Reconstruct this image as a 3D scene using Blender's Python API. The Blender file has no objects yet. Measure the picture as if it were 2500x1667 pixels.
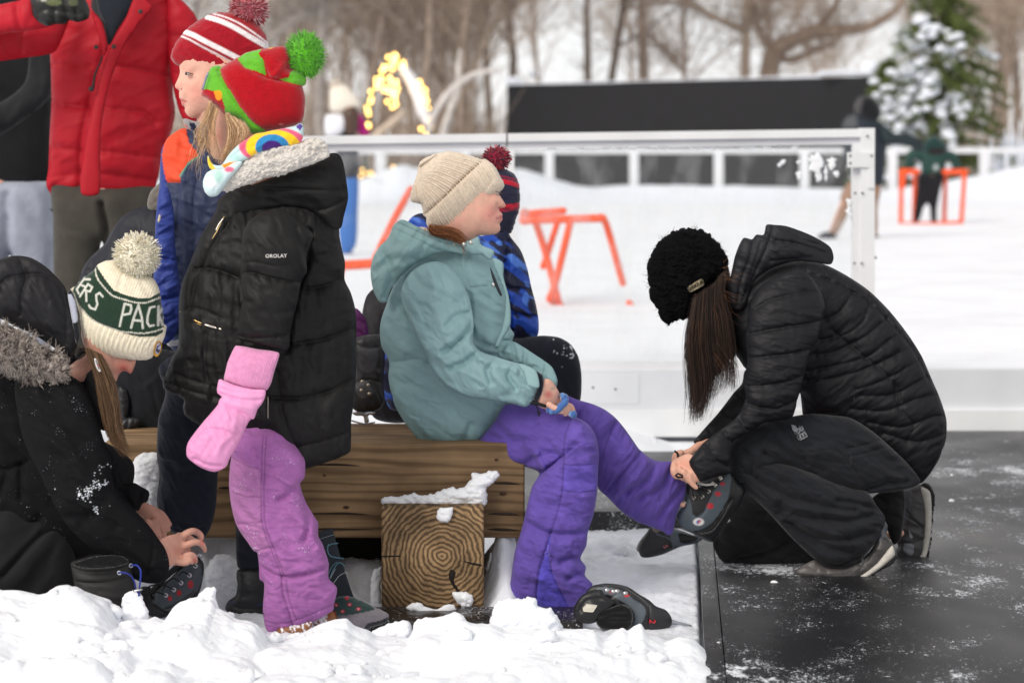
import bpy, math, random
import numpy as np
from mathutils import Vector
random.seed(7); RNG = np.random.default_rng(7)
scene = bpy.context.scene
COL = scene.collection
# ------------------------------------------------------------------ camera model
SW, SH, FPX, CAMH = 2500.0, 1667.0, 85/36*2500.0, 1.15
PITCH = math.atan(482/FPX); CP, SP = math.cos(PITCH), math.sin(PITCH)
def P(px, py, Y):
    """world point at world depth Y that is seen at photo position px,py"""
    px = np.asarray(px, float); py = np.asarray(py, float); Y = np.asarray(Y, float)
    dx = (px-SW/2)/FPX; du = (SH/2-py)/FPX
    t = Y/(CP+SP*du)
    return np.stack(np.broadcast_arrays(dx*t, Y+0*t, CAMH+(-SP+CP*du)*t), -1)
def proj(p):
    p = np.asarray(p, float); z = p[..., 2]-CAMH; y = p[..., 1]
    d = y*CP-z*SP
    return SW/2+FPX*p[..., 0]/d, SH/2-FPX*(y*SP+z*CP)/d
def MPP(Y): return Y/FPX
def gy(Y, z=0.0):      # photo row of a point at depth Y and height z
    return float(proj(np.array([0, Y, z]))[1])
CR = {'S': (0, 0, 1), 'Z': (0, 0, 2500/2352), 'A': (0, 0, 650/1568), 'B': (350, 0, 550/1568), 'C': (0, 550, 550/1568), 'D': (0, 1050, 500/1568),
      'E': (400, 350, 600/1568), 'F': (350, 850, 750/1568), 'G': (880, 340, 660/1568), 'H': (880, 950, 650/1568),
      'I': (1550, 520, 630/1568), 'J': (1550, 950, 800/2281), 'K': (600, 0, 700/2352), 'L': (1200, 0, 1300/2352),
      'M': (1900, 200, 500/1568), 'N': (800, 330, 800/2023), 'O': (1500, 1000, 667/1568), 'Q': (0, 1350, 1300/2352)}
def pts(s):
    """'A 10,20 30,40 B 5,6' -> photo coordinates; letters switch the tracing sheet"""
    out = []; c = CR['S']
    for tok in s.split():
        if tok in CR: c = CR[tok]; continue
        a, b = tok.split(',')
        out.append((c[0]+float(a)*c[2], c[1]+float(b)*c[2]))
    return np.array(out)
def lin(c):
    c = np.asarray(c, float)/255
    return np.where(c <= .04045, c/12.92, ((c+.055)/1.055)**2.4)
# ------------------------------------------------------------------ noise
_perm = RNG.random((64, 64, 64)).astype(np.float32)*2-1
def vnoise(p):
    p = np.asarray(p, float); i = np.floor(p).astype(int); f = p-i; f = f*f*f*(f*(f*6-15)+10)
    i0 = i & 63; i1 = (i+1) & 63
    x0, y0, z0 = i0[..., 0], i0[..., 1], i0[..., 2]; x1, y1, z1 = i1[..., 0], i1[..., 1], i1[..., 2]
    fx, fy, fz = f[..., 0], f[..., 1], f[..., 2]
    a = _perm[x0, y0, z0]*(1-fx)+_perm[x1, y0, z0]*fx; b = _perm[x0, y1, z0]*(1-fx)+_perm[x1, y1, z0]*fx
    c = _perm[x0, y0, z1]*(1-fx)+_perm[x1, y0, z1]*fx; d = _perm[x0, y1, z1]*(1-fx)+_perm[x1, y1, z1]*fx
    return (a*(1-fy)+b*fy)*(1-fz)+(c*(1-fy)+d*fy)*fz
def fbm(p, o=3):
    p = np.asarray(p, float); s = 0; a = 1.0
    for k in range(o): s = s+a*vnoise(p*2**k+17.3*k); a *= .5
    return s
def n2(x, y, sc, seed=0.0, o=2):
    return fbm(np.stack([x/sc+seed*3.7, y/sc-seed*1.9, np.zeros_like(x)+seed*.77], -1), o)
# ------------------------------------------------------------------ polylines
def dense(poly, step, smooth=True, closed=True):
    p = np.asarray(poly, float); n = len(p); out = []
    rng = range(n if closed else n-1)
    for i in rng:
        if closed: p0, p1, p2, p3 = p[i-1], p[i], p[(i+1) % n], p[(i+2) % n]
        else: p0, p1, p2, p3 = p[max(i-1, 0)], p[i], p[i+1], p[min(i+2, n-1)]
        m = max(1, int(np.linalg.norm(p2[:2]-p1[:2])/step))
        t = (np.arange(m)/m)[:, None]
        if smooth:
            L1, L2, L3 = [max(np.linalg.norm(b-a), 1e-6) for a, b in ((p0, p1), (p1, p2), (p2, p3))]
            m1 = ((p2-p0)/(L1+L2)*L2) if L1 > 1e-5 else (p2-p1)
            m2 = ((p3-p1)/(L2+L3)*L2) if L3 > 1e-5 else (p2-p1)
            out.append((2*t**3-3*t**2+1)*p1+(t**3-2*t**2+t)*m1*.85+(-2*t**3+3*t**2)*p2+(t**3-t**2)*m2*.85)
        else: out.append(p1+(p2-p1)*t)
    if not closed: out.append(p[-1:])
    return np.concatenate(out)
def seg_dist(q, line):
    """distance and arc length of the nearest point on a polyline"""
    best = np.full(len(q), 1e9); arc = np.zeros(len(q)); s0 = 0.0
    for a, b in zip(line[:-1], line[1:]):
        ab = b-a; L = math.hypot(*ab[:2]) + 1e-9
        t = np.clip(((q-a) @ ab)/(L*L), 0, 1)
        d = np.hypot(*(q-(a+t[:, None]*ab)).T)
        m = d < best; best[m] = d[m]; arc[m] = s0+t[m]*L; s0 += L
    return best, arc
def inside(q, poly):
    r = np.zeros(len(q), bool); x, y = q.T
    for a, b in zip(poly, np.roll(poly, -1, 0)):
        c = (a[1] > y) != (b[1] > y)
        if c.any(): r[c] ^= x[c] < (b[0]-a[0])*(y[c]-a[1])/(b[1]-a[1])+a[0]
    return r
# ------------------------------------------------------------------ filled sheet with a round profile
def lattice(poly, h):
    """triangulate the inside of a dense outline on a hexagonal lattice whose rim lies on the outline"""
    rh = h*math.sqrt(3)/2; x0, y0 = poly.min(0)-2*h; x1, y1 = poly.max(0)+2*h
    nx = int((x1-x0)/h)+2; ny = int((y1-y0)/rh)+2
    jj, ii = np.mgrid[0:ny, 0:nx]
    X = x0+(ii+.5*(jj % 2))*h; Y = y0+jj*rh
    q = np.stack([X.ravel(), Y.ravel()], -1)
    ins = np.zeros((ny, nx), bool); A = poly; B = np.roll(poly, -1, 0)
    for j in range(ny):
        y = y0+j*rh; c = (A[:, 1] > y) != (B[:, 1] > y)
        if not c.any(): continue
        xs = np.sort(A[c, 0]+(y-A[c, 1])*(B[c, 0]-A[c, 0])/(B[c, 1]-A[c, 1]))
        ins[j] = np.searchsorted(xs, X[j]) % 2 == 1
    ins = ins.ravel()
    dn = dense(poly, h/5, False); best = np.full(len(q), 1e9); near = np.zeros(len(q), int)
    J = np.round((dn[:, 1]-y0)/rh).astype(int); I = np.round((dn[:, 0]-x0)/h).astype(int)
    for dj in (-1, 0, 1):
        for di in (-1, 0, 1):
            jx = np.clip(J+dj, 0, ny-1); ix = np.clip(I+di-(jx % 2)*0, 0, nx-1); k = jx*nx+ix
            d = np.hypot(*(q[k]-dn).T); o = np.argsort(-d); k2 = k[o]; d2 = d[o]
            t = np.full(len(q), 1e9); t[k2] = d2; tn = np.zeros(len(q), int); tn[k2] = o
            m = t < best; best[m] = t[m]; near[m] = tn[m]
    bnd = best <= h*.5
    q2 = q.copy(); q2[bnd] = dn[near[bnd]]
    st = np.where(bnd, 1, np.where(ins, 2, 0))
    idx = (jj*nx+ii); tri = []
    e = idx[:-1, :-1]; r = idx[:-1, 1:]; u = idx[1:, :-1]; ur = idx[1:, 1:]
    ev = (jj[:-1, :-1] % 2 == 0)
    for a, b, c, m in ((e, r, u, ev), (r, ur, u, ev), (e, r, ur, ~ev), (e, ur, u, ~ev)):
        tri.append(np.stack([a[m], b[m], c[m]], -1))
    tri = np.concatenate(tri); s = st[tri]
    tri = tri[(s > 0).all(1)]; s = st[tri]
    allb = (s == 1).all(1)
    if allb.any():
        cen = q2[tri[allb]].mean(1); keep = inside(cen, poly); kk = np.ones(len(tri), bool); kk[np.where(allb)[0][~keep]] = False; tri = tri[kk]
    a, b, c = q2[tri[:, 0]], q2[tri[:, 1]], q2[tri[:, 2]]
    ar = (b[:, 0]-a[:, 0])*(c[:, 1]-a[:, 1])-(b[:, 1]-a[:, 1])*(c[:, 0]-a[:, 0])
    tri = tri[np.abs(ar) > 1e-6*h*h]
    used = np.unique(tri); remap = np.full(len(q), -1); remap[used] = np.arange(len(used))
    return q2[used], remap[tri], (st[used] == 1)
def edges_of(tri):
    e = np.concatenate([tri[:, [0, 1]], tri[:, [1, 2]], tri[:, [2, 0]]]); e.sort(1)
    return np.unique(e, axis=0)
def poisson(q, tri, bnd, h):
    n = len(q); e = edges_of(tri); L = np.hypot(*(q[e[:, 0]]-q[e[:, 1]]).T)/h
    w = 1/np.maximum(L, .3); w *= 2/3   # hexagonal laplacian: sum w (f_j-f_i) = h^2 lap f * 1.5/1.5
    i, j = e.T; deg = np.bincount(i, w, n)+np.bincount(j, w, n); fr = ~bnd
    def A(x): return np.where(fr, deg*x-np.bincount(i, w*x[j], n)-np.bincount(j, w*x[i], n), 0)
    b = np.where(fr, h*h, 0.0); x = np.zeros(n); r = b.copy(); z = r/np.maximum(deg, 1e-9); p = z.copy(); rz = r @ z; r0 = rz
    for _ in range(700):
        Ap = A(p); a = rz/max(p @ Ap, 1e-30); x += a*p; r -= a*Ap; z = r/np.maximum(deg, 1e-9); rn = r @ z
        if rn < 1e-7*r0: break
        p = z+rn/rz*p; rz = rn
    return np.maximum(x, 0), e
def lsmooth(v, e, fr, it):
    n = len(v); i, j = e.T; deg = np.maximum(np.bincount(i, minlength=n)+np.bincount(j, minlength=n), 1)
    for _ in range(it):
        m = (np.bincount(i, v[j], n)+np.bincount(j, v[i], n))/deg; v = np.where(fr, .5*v+.5*m, v)
    return v
class Piece: pass
PIECES = {}
def depth_at(q, Y):
    if np.isscalar(Y): return np.full(len(q), float(Y))
    Y = [(pts(a)[0], b) if isinstance(a, str) else (np.array(a, float), b) for a, b in Y]
    line = np.array([a for a, _ in Y]); val = np.array([b for _, b in Y])
    s = np.concatenate([[0], np.cumsum(np.hypot(*(line[1:]-line[:-1]).T))])
    _, arc = seg_dist(q, line)
    return np.interp(arc, s, val)
def inflate(outline, Y, k=.8, T=.12, h=4.0, col=(128, 128, 128), grooves=(), folds=(), paint=(), rough=0, rsc=14, smooth=True, lump=None, seed=1.0, it=2, kb=1.0, front=None, stitch=False):
    """volume with the traced outline: round cross-section, depth Y, half-thickness up to T metres"""
    poly = dense(pts(outline) if isinstance(outline, str) else outline, max(h, 3), smooth)
    if rough:
        nx = np.roll(poly, -1, 0)-np.roll(poly, 1, 0); nx = np.stack([nx[:, 1], -nx[:, 0]], -1)/(np.hypot(*nx.T)[:, None]+1e-6)
        poly = poly+nx*(n2(poly[:, 0], poly[:, 1], rsc, seed, 3)*rough)[:, None]
    q, tri, bnd = lattice(poly, h)
    phi, e = poisson(q, tri, bnd, h); fr = ~bnd
    mpp = float(np.mean(depth_at(q[:1], Y)))/FPX
    base = k*np.sqrt(2*phi)*mpp; base = T*np.tanh(base/T); base = lsmooth(base, e, fr, it)
    edge = np.clip(np.sqrt(2*phi)/18, 0, 1)
    x, y = q.T; H = np.zeros(len(q))
    for f in folds:                      # (amp mm, size px, stretch, angle deg, ridged)
        amp, sc, st, ang = f[:4]; st *= 1.7; amp *= 1.35 if stitch and sc > 9 else 1; rid = len(f) > 4 and f[4]; a = math.radians(ang)
        u = (x*math.cos(a)+y*math.sin(a))/st; v = -x*math.sin(a)+y*math.cos(a)
        wx = n2(x, y, sc*2.5, seed+5)*sc*.6
        n = n2(u+wx, v+wx, sc, seed+amp, 2); n = (.6*n+.75*(.22-np.abs(n2(u*1.1+wx+7, v-wx*.7, sc*1.5, seed+amp+31, 1)))) if sc > 9 else n
        if rid: n = (1-np.abs(n)*2.2)
        H += amp*.001*n*edge
    for g in grooves:                    # (line, depth mm, width px, kind) kind: c crease, g soft, r ridge, p puckered seam
        ln = pts(g[0]) if isinstance(g[0], str) else np.asarray(g[0], float); ln = dense(ln, 10, True, False) if len(ln) > 2 else ln
        d, s = seg_dist(q, ln); kind = g[3] if len(g) > 3 else 'c'; dep, w = g[1]*.001, g[2]
        if stitch and kind in 'gr': dep *= 1.75; w *= .85
        if kind == 'g': H -= dep*np.exp(-(d/w)**2)*edge
        elif kind == 'r': H += dep*np.exp(-(d/w)**2)*edge
        elif kind == 'c': H -= dep*np.exp(-d/w)*edge
        else:
            H -= dep*(.6*np.exp(-d/(w*.6))+.65*np.exp(-d/(w*3.2)))*edge
            H += dep*.18*np.exp(-d/(w*2.2))*vnoise(np.stack([s/11.0+seed, d/40, 0*s+seed], -1))*edge
    if lump is not None: H += lump(x, y)*edge*.001
    Y0 = depth_at(q, Y); f = np.maximum(base+H, base*.25)
    if front is not None: f = front(x, y, f)
    nq = len(q); fi = np.where(fr)[0]; bmap = np.arange(nq); bmap[fi] = nq+np.arange(len(fi))
    V = np.concatenate([P(x, y, Y0), P(x[fi], y[fi], Y0[fi])])
    V[:nq, 1] -= np.where(bnd, 0, f); V[nq:, 1] += f[fi]*kb
    a, b, c = q[tri[:, 0]], q[tri[:, 1]], q[tri[:, 2]]
    flip = ((b[:, 0]-a[:, 0])*(c[:, 1]-a[:, 1])-(b[:, 1]-a[:, 1])*(c[:, 0]-a[:, 0])) > 0
    tf = tri.copy(); tf[flip] = tri[flip][:, ::-1]
    tb = bmap[tf][:, ::-1]
    tb = tb[~(bnd[tf].all(1))]
    C = do_paint(q, np.tile(lin(col), (len(q), 1)), paint)
    if stitch:                           # thread lines sewn along the seams
        for g in grooves:
            if len(g) > 3 and g[3] == 'c' and g[2] <= 3.5:
                ln = pts(g[0]) if isinstance(g[0], str) else np.asarray(g[0], float); ln = dense(ln, 10, True, False) if len(ln) > 2 else ln
                d, _ = seg_dist(q, ln); m = np.clip((1.9-d)/1.5, 0, 1)[:, None]; C = C*(1-.42*m)
    pc = Piece(); pc.V = V; pc.F = np.concatenate([tf, tb]); pc.C = np.concatenate([C, C[fi]]); pc.q = q; pc.fy = V[:nq, 1]
    return pc
def do_paint(q, C, paint):
    for p in paint:
        kind, geo, col = p[0], p[1], lin(p[2])
        if kind == 'poly':
            g = pts(geo) if isinstance(geo, str) else np.asarray(geo, float)
            g = dense(g, 6, len(p) > 3 and p[3]); m = inside(q, g).astype(float)
        elif kind == 'line':
            g = pts(geo) if isinstance(geo, str) else np.asarray(geo, float); g = dense(g, 8, len(g) > 2 and not (len(p) > 4 and p[4]), False)
            d, _ = seg_dist(q, g); m = np.clip((p[3]-d)/1.5+.5, 0, 1)
        elif kind == 'ell':
            g = pts(geo)[0]; m = np.clip((1-np.hypot((q[:, 0]-g[0])/p[3], (q[:, 1]-g[1])/p[4]))*(p[5] if len(p) > 5 else 8), 0, 1)
        elif kind == 'fn': m = np.clip(geo(q[:, 0], q[:, 1]), 0, 1)
        C = C*(1-m[:, None])+col*m[:, None]
    return C
def merge(*ps):
    r = Piece(); n = 0; V = []; F = []; C = []
    for p in ps: V.append(p.V); F.append(p.F+n); C.append(p.C); n += len(p.V)
    r.V = np.concatenate(V); r.F = np.concatenate(F); r.C = np.concatenate(C)
    r.q = ps[0].q if hasattr(ps[0], 'q') else None; r.fy = getattr(ps[0], 'fy', None); return r
# ------------------------------------------------------------------ tubes and strands
def tube(P3, R, sides=10, col=(128, 128, 128), caps=True, flat=1.0):
    P3 = np.asarray(P3, float); R = np.broadcast_to(np.asarray(R, float), (len(P3),)).copy()
    if caps:
        d0 = P3[0]-P3[1]; d0 /= np.linalg.norm(d0)+1e-9; d1 = P3[-1]-P3[-2]; d1 /= np.linalg.norm(d1)+1e-9
        a = [(.97, .12), (.8, .5), (.5, .82)]
        P3 = np.concatenate([[P3[0]+d0*R[0]*s for c, s in ((.3, .95), (.6, .8), (.87, .5))], P3, [P3[-1]+d1*R[-1]*s for c, s in ((.87, .5), (.6, .8), (.3, .95))]])
        R = np.concatenate([[R[0]*.3, R[0]*.6, R[0]*.87], R, [R[-1]*.87, R[-1]*.6, R[-1]*.3]])
    n = len(P3); T = np.gradient(P3, axis=0); T /= np.linalg.norm(T, axis=1)[:, None]+1e-12
    up = np.array([0, 1, 0.]) if abs(T[0][1]) < .9 else np.array([1, 0, 0.])
    V = []; N = up-T[0]*(up @ T[0]); N /= np.linalg.norm(N)
    an = np.arange(sides)/sides*2*math.pi
    for i in range(n):
        N = N-T[i]*(N @ T[i]); N /= np.linalg.norm(N)+1e-12; B = np.cross(T[i], N)
        V.append(P3[i]+R[i]*(np.cos(an)[:, None]*N*flat+np.sin(an)[:, None]*B))
    V = np.concatenate(V); F = []
    i, s = np.mgrid[0:n-1, 0:sides]; s2 = (s+1) % sides
    q = np.stack([i*sides+s, i*sides+s2, (i+1)*sides+s2, (i+1)*sides+s], -1).reshape(-1, 4)
    F = np.concatenate([q[:, [0, 1, 2]], q[:, [0, 2, 3]]])
    V = np.concatenate([V, P3[:1], P3[-1:]]); c0 = len(V)-2; s = np.arange(sides); s2 = (s+1) % sides
    F = np.concatenate([F, np.stack([s2, s, s*0+c0], -1), np.stack([(n-1)*sides+s, (n-1)*sides+s2, s*0+c0+1], -1)])
    r = Piece(); r.V = V; r.F = F; r.C = np.tile(lin(col), (len(V), 1)); return r
def ptube(spec, Y, r, col=(128, 128, 128), sides=10, step=8, flat=1.0):
    """tube along a traced photo polyline; Y and r (photo px) per point or scalar"""
    g = pts(spec) if isinstance(spec, str) else np.asarray(spec, float)
    Yv = np.broadcast_to(np.asarray(Y, float), (len(g),)); rv = np.broadcast_to(np.asarray(r, float), (len(g),))
    d = dense(np.column_stack([g, Yv, rv]), step, len(g) > 2, False)
    return tube(P(d[:, 0], d[:, 1], d[:, 2]), d[:, 3]*d[:, 2]/FPX, sides, col, True, flat)
def strands(curves, r, cols, tip=.25, sides=3):
    """many thin tapered strands, all with the same number of points: curves (n,m,3)"""
    curves = np.asarray(curves, float); n, m, _ = curves.shape
    T = np.gradient(curves, axis=1); T /= np.linalg.norm(T, axis=2)[..., None]+1e-12
    up = np.where(np.abs(T[..., 1:2]) < .9, np.array([0, 1, 0.]), np.array([1, 0, 0.]))
    N = np.cross(T, up); N /= np.linalg.norm(N, axis=2)[..., None]+1e-12; B = np.cross(T, N)
    rr = np.broadcast_to(np.asarray(r, float), (n,))[:, None]*np.linspace(1, tip, m)[None]
    an = np.arange(sides)/sides*2*math.pi
    V = curves[:, :, None]+rr[..., None, None]*(np.cos(an)[:, None]*N[:, :, None]+np.sin(an)[:, None]*B[:, :, None])
    V = V.reshape(-1, 3)
    s, i, a = np.mgrid[0:n, 0:m-1, 0:sides]; a2 = (a+1) % sides; b = (s*m+i)*sides; b2 = b+sides
    q = np.stack([b+a, b+a2, b2+a2, b2+a], -1).reshape(-1, 4)
    p = Piece(); p.V = V; p.F = np.concatenate([q[:, [0, 1, 2]], q[:, [0, 2, 3]]])
    p.C = np.repeat(np.broadcast_to(np.asarray(cols, float), (n, 3)), m*sides, 0); return p
def pompom(cx, cy, rx, ry, Y, cols, n=900, r=.0012, jit=.12, weights=None, core=.8):
    c = P(cx, cy, Y); mp = Y/FPX
    d = RNG.normal(size=(n, 3)); d /= np.linalg.norm(d, axis=1)[:, None]
    L = 1-jit*RNG.random(n)
    ax = np.array([rx*mp, (rx+ry)/2*mp, ry*mp])
    t = np.linspace(.15, 1, 4)[None, :, None]
    bend = RNG.normal(size=(n, 1, 3))*.10*t**2
    cv = c+(d[:, None]*L[:, None, None]*t+bend)*ax
    cc = lin(np.array(cols))[RNG.choice(len(cols), n, p=weights)]
    cc = cc*(1+.12*RNG.normal(size=(n, 1)))
    s = strands(cv, r, np.clip(cc, 0, 1), .75)
    b = ball(c, ax*core, np.mean(np.array(cols), 0)); return merge(s, b)
def ball(c, ax, col, nu=14, nv=9):
    u, v = np.mgrid[0:nv+1, 0:nu]; th = u/nv*math.pi; ph = v/nu*2*math.pi
    V = np.stack([np.sin(th)*np.cos(ph), np.sin(th)*np.sin(ph), np.cos(th)], -1).reshape(-1, 3)*ax+c
    i, s = np.mgrid[0:nv, 0:nu]; s2 = (s+1) % nu
    q = np.stack([i*nu+s, (i+1)*nu+s, (i+1)*nu+s2, i*nu+s2], -1).reshape(-1, 4)
    p = Piece(); p.V = V; p.F = np.concatenate([q[:, [0, 1, 2]], q[:, [0, 2, 3]]]); p.C = np.tile(lin(col), (len(V), 1)); return p
def box(x0, x1, y0, y1, z0, z1, col=(128, 128, 128), bev=0.0):
    b = bev; V = []; F = []
    if b <= 0:
        V = [(x, y, z) for x in (x0, x1) for y in (y0, y1) for z in (z0, z1)]
        Q = [(0, 1, 3, 2), (4, 6, 7, 5), (0, 4, 5, 1), (2, 3, 7, 6), (0, 2, 6, 4), (1, 5, 7, 3)]
        F = [t for a in Q for t in ((a[0], a[1], a[2]), (a[0], a[2], a[3]))]
        V = np.array(V, float)
    else:
        import bmesh
        bm = bmesh.new(); bmesh.ops.create_cube(bm, size=1)
        for v in bm.verts: v.co = ((x0+x1)/2+v.co.x*(x1-x0), (y0+y1)/2+v.co.y*(y1-y0), (z0+z1)/2+v.co.z*(z1-z0))
        bmesh.ops.bevel(bm, geom=bm.edges[:], offset=b, segments=2, affect='EDGES', profile=.5)
        bmesh.ops.triangulate(bm, faces=bm.faces[:]); bm.verts.index_update()
        V = np.array([v.co[:] for v in bm.verts]); F = [[v.index for v in f.verts] for f in bm.faces]; bm.free()
    p = Piece(); p.V = V; p.F = np.array(F); p.C = np.tile(lin(col), (len(V), 1)); return p
def slab(corners, depth, col):
    """box given by its four front corners (world) pushed back by depth along Y"""
    f = np.array(corners, float); b = f+np.array([0, depth, 0]); V = np.concatenate([f, b])
    Q = [(0, 1, 2, 3), (7, 6, 5, 4), (0, 4, 5, 1), (1, 5, 6, 2), (2, 6, 7, 3), (3, 7, 4, 0)]
    p = Piece(); p.V = V; p.F = np.array([t for a in Q for t in ((a[0], a[1], a[2]), (a[0], a[2], a[3]))]); p.C = np.tile(lin(col), (8, 1)); return p
def grid_surf(xs, ys, zf, col):
    X, Yv = np.meshgrid(xs, ys); Zv = zf(X, Yv); n, m = X.shape
    V = np.stack([X, Yv, Zv], -1).reshape(-1, 3); i, j = np.mgrid[0:n-1, 0:m-1]; a = i*m+j
    q = np.stack([a, a+1, a+m+1, a+m], -1).reshape(-1, 4)
    p = Piece(); p.V = V; p.F = np.concatenate([q[:, [0, 1, 2]], q[:, [0, 2, 3]]]); p.C = np.tile(lin(col), (len(V), 1)); return p
# ------------------------------------------------------------------ objects
def empty(name, loc, label, cat, group=None):
    o = bpy.data.objects.new(name, None); o.empty_display_size = .1; COL.objects.link(o)
    o.location = [float(v) for v in loc]; o['label'] = label; o['category'] = cat
    if group: o['group'] = group
    return o
def mesh_of(name, pc, mat, off=(0, 0, 0), shade=True):
    V = pc.V-np.asarray(off, float); F = np.asarray(pc.F)
    me = bpy.data.meshes.new(name); me.vertices.add(len(V)); me.vertices.foreach_set('co', V.astype(np.float32).ravel())
    me.loops.add(F.size); me.loops.foreach_set('vertex_index', F.astype(np.int32).ravel())
    me.polygons.add(len(F)); me.polygons.foreach_set('loop_start', np.arange(0, F.size, 3, dtype=np.int32))
    try: me.polygons.foreach_set('loop_total', np.full(len(F), 3, dtype=np.int32))
    except Exception: pass
    me.update(calc_edges=True); me.validate()
    if len(me.vertices) == len(V):
        at = me.attributes.new('Col', 'FLOAT_COLOR', 'POINT')
        at.data.foreach_set('color', np.column_stack([pc.C, np.ones(len(V))]).astype(np.float32).ravel())
    me.polygons.foreach_set('use_smooth', np.full(len(me.polygons), bool(shade)))
    if mat is not None: me.materials.append(mat)
    return me
def root_of(o):
    while o.parent: o = o.parent
    return o
def add(name, pc, mat, parent=None, label=None, cat=None, group=None, kind=None, shade=True, loc=None):
    if parent is not None: off = np.array(root_of(parent).location)
    elif loc is not None: off = np.array(loc, float)
    elif kind is None: off = np.array([pc.V[:, 0].mean(), pc.V[:, 1].mean(), pc.V[:, 2].min()])
    else: off = np.zeros(3)
    o = bpy.data.objects.new(name, mesh_of(name, pc, mat, off, shade)); COL.objects.link(o)
    if parent is not None: o.parent = parent
    else: o.location = off
    if label: o['label'] = label
    if cat: o['category'] = cat
    if group: o['group'] = group
    if kind: o['kind'] = kind
    return o
def copy_tree(o, parent=None):
    c = o.copy(); COL.objects.link(c)
    if parent: c.parent = parent
    for ch in list(o.children): copy_tree(ch, c)
    return c
def remesh(pieces, vox, smooth=4):
    m = merge(*pieces); me = mesh_of('tmp', m, None); o = bpy.data.objects.new('tmp', me); COL.objects.link(o)
    md = o.modifiers.new('r', 'REMESH'); md.mode = 'VOXEL'; md.voxel_size = vox
    s = o.modifiers.new('s', 'SMOOTH'); s.factor = .5; s.iterations = smooth
    dg = bpy.context.evaluated_depsgraph_get(); dg.update(); ev = o.evaluated_get(dg).to_mesh()
    ev.calc_loop_triangles()
    V = np.empty(len(ev.vertices)*3, np.float32); ev.vertices.foreach_get('co', V); V = V.reshape(-1, 3).astype(float)
    F = np.empty(len(ev.loop_triangles)*3, np.int32); ev.loop_triangles.foreach_get('vertices', F); F = F.reshape(-1, 3)
    o.evaluated_get(dg).to_mesh_clear(); bpy.data.objects.remove(o); bpy.data.meshes.remove(me)
    r = Piece(); r.V = V; r.F = F; r.C = np.tile(lin((200, 150, 130)), (len(V), 1)); return r
def skin_paint(pc, base, paint):
    x, y = proj(pc.V); q = np.stack([x, y], -1); pc.C = do_paint(q, np.tile(lin(base), (len(q), 1)), paint); return pc
def surf_y(piece, q):
    out = []
    for a in q:
        d = np.hypot(piece.q[:, 0]-a[0], piece.q[:, 1]-a[1]); k = np.argsort(d)[:4]; w = 1/(d[k]+.3)
        out.append((piece.fy[k]*w).sum()/w.sum())
    return np.array(out)
def text_on(piece, s, at, size, ang, col, spread=1.0, off=.0015, bold=0.0, shear=0.0, thick=.001):
    """lettering laid on the front of a piece; at = photo px of its middle, size = cap height in px"""
    cu = bpy.data.curves.new('t', 'FONT'); cu.body = s; cu.size = 1; cu.align_x = 'CENTER'; cu.align_y = 'CENTER'; cu.offset = bold; cu.space_character = spread; cu.shear = shear
    o = bpy.data.objects.new('t', cu); COL.objects.link(o); dg = bpy.context.evaluated_depsgraph_get(); me = o.evaluated_get(dg).to_mesh(); me.calc_loop_triangles()
    V = np.array([v.co[:] for v in me.vertices]); F = np.array([t.vertices[:] for t in me.loop_triangles])
    o.evaluated_get(dg).to_mesh_clear(); bpy.data.objects.remove(o); bpy.data.curves.remove(cu)
    a = math.radians(ang); x = V[:, 0]*size/.7; y = -V[:, 1]*size/.7; c = pts(at)[0]
    q = np.stack([c[0]+x*math.cos(a)-y*math.sin(a), c[1]+x*math.sin(a)+y*math.cos(a)], -1)
    return flat_on(piece, q, F, col, off, thick)
def flat_on(piece, q, F, col, off=.0015, thick=.001):
    y = surf_y(piece, q)-off; a = P(q[:, 0], q[:, 1], y); b = a+np.array([0, off+.002, 0])
    r = Piece(); r.V = np.concatenate([a, b]); r.F = np.concatenate([F, F[:, ::-1]+len(q)])
    e = np.concatenate([F[:, [0, 1]], F[:, [1, 2]], F[:, [2, 0]]]); key = {}
    for i, j in e: key[(i, j)] = 1
    side = []
    n = len(q)
    for (i, j) in key:
        if (j, i) not in key: side += [(i, j, j+n), (i, j+n, i+n)]
    if side: r.F = np.concatenate([r.F, np.array(side)])
    r.C = np.tile(lin(col), (len(r.V), 1)); return r
def patch_on(piece, outline, col, off=.002, h=3.0, smooth=False):
    poly = dense(pts(outline) if isinstance(outline, str) else outline, h, smooth); q, tri, b = lattice(poly, h)
    return flat_on(piece, q, tri, col, off)
def line_on(piece, ln, r, col, off=.0005, sides=6):
    g = pts(ln) if isinstance(ln, str) else ln; d = dense(g, 6, len(g) > 2, False)
    y = surf_y(piece, d)-off
    return tube(P(d[:, 0], d[:, 1], y), r*5.8/FPX, sides, col)
def dots_on(piece, spec, r, col, dep=.5):
    return merge(*[ball(P(a[0], a[1], surf_y(piece, [a])[0]), np.array([r, r*dep, r])*5.8/FPX, col, 10, 6) for a in pts(spec)])
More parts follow.
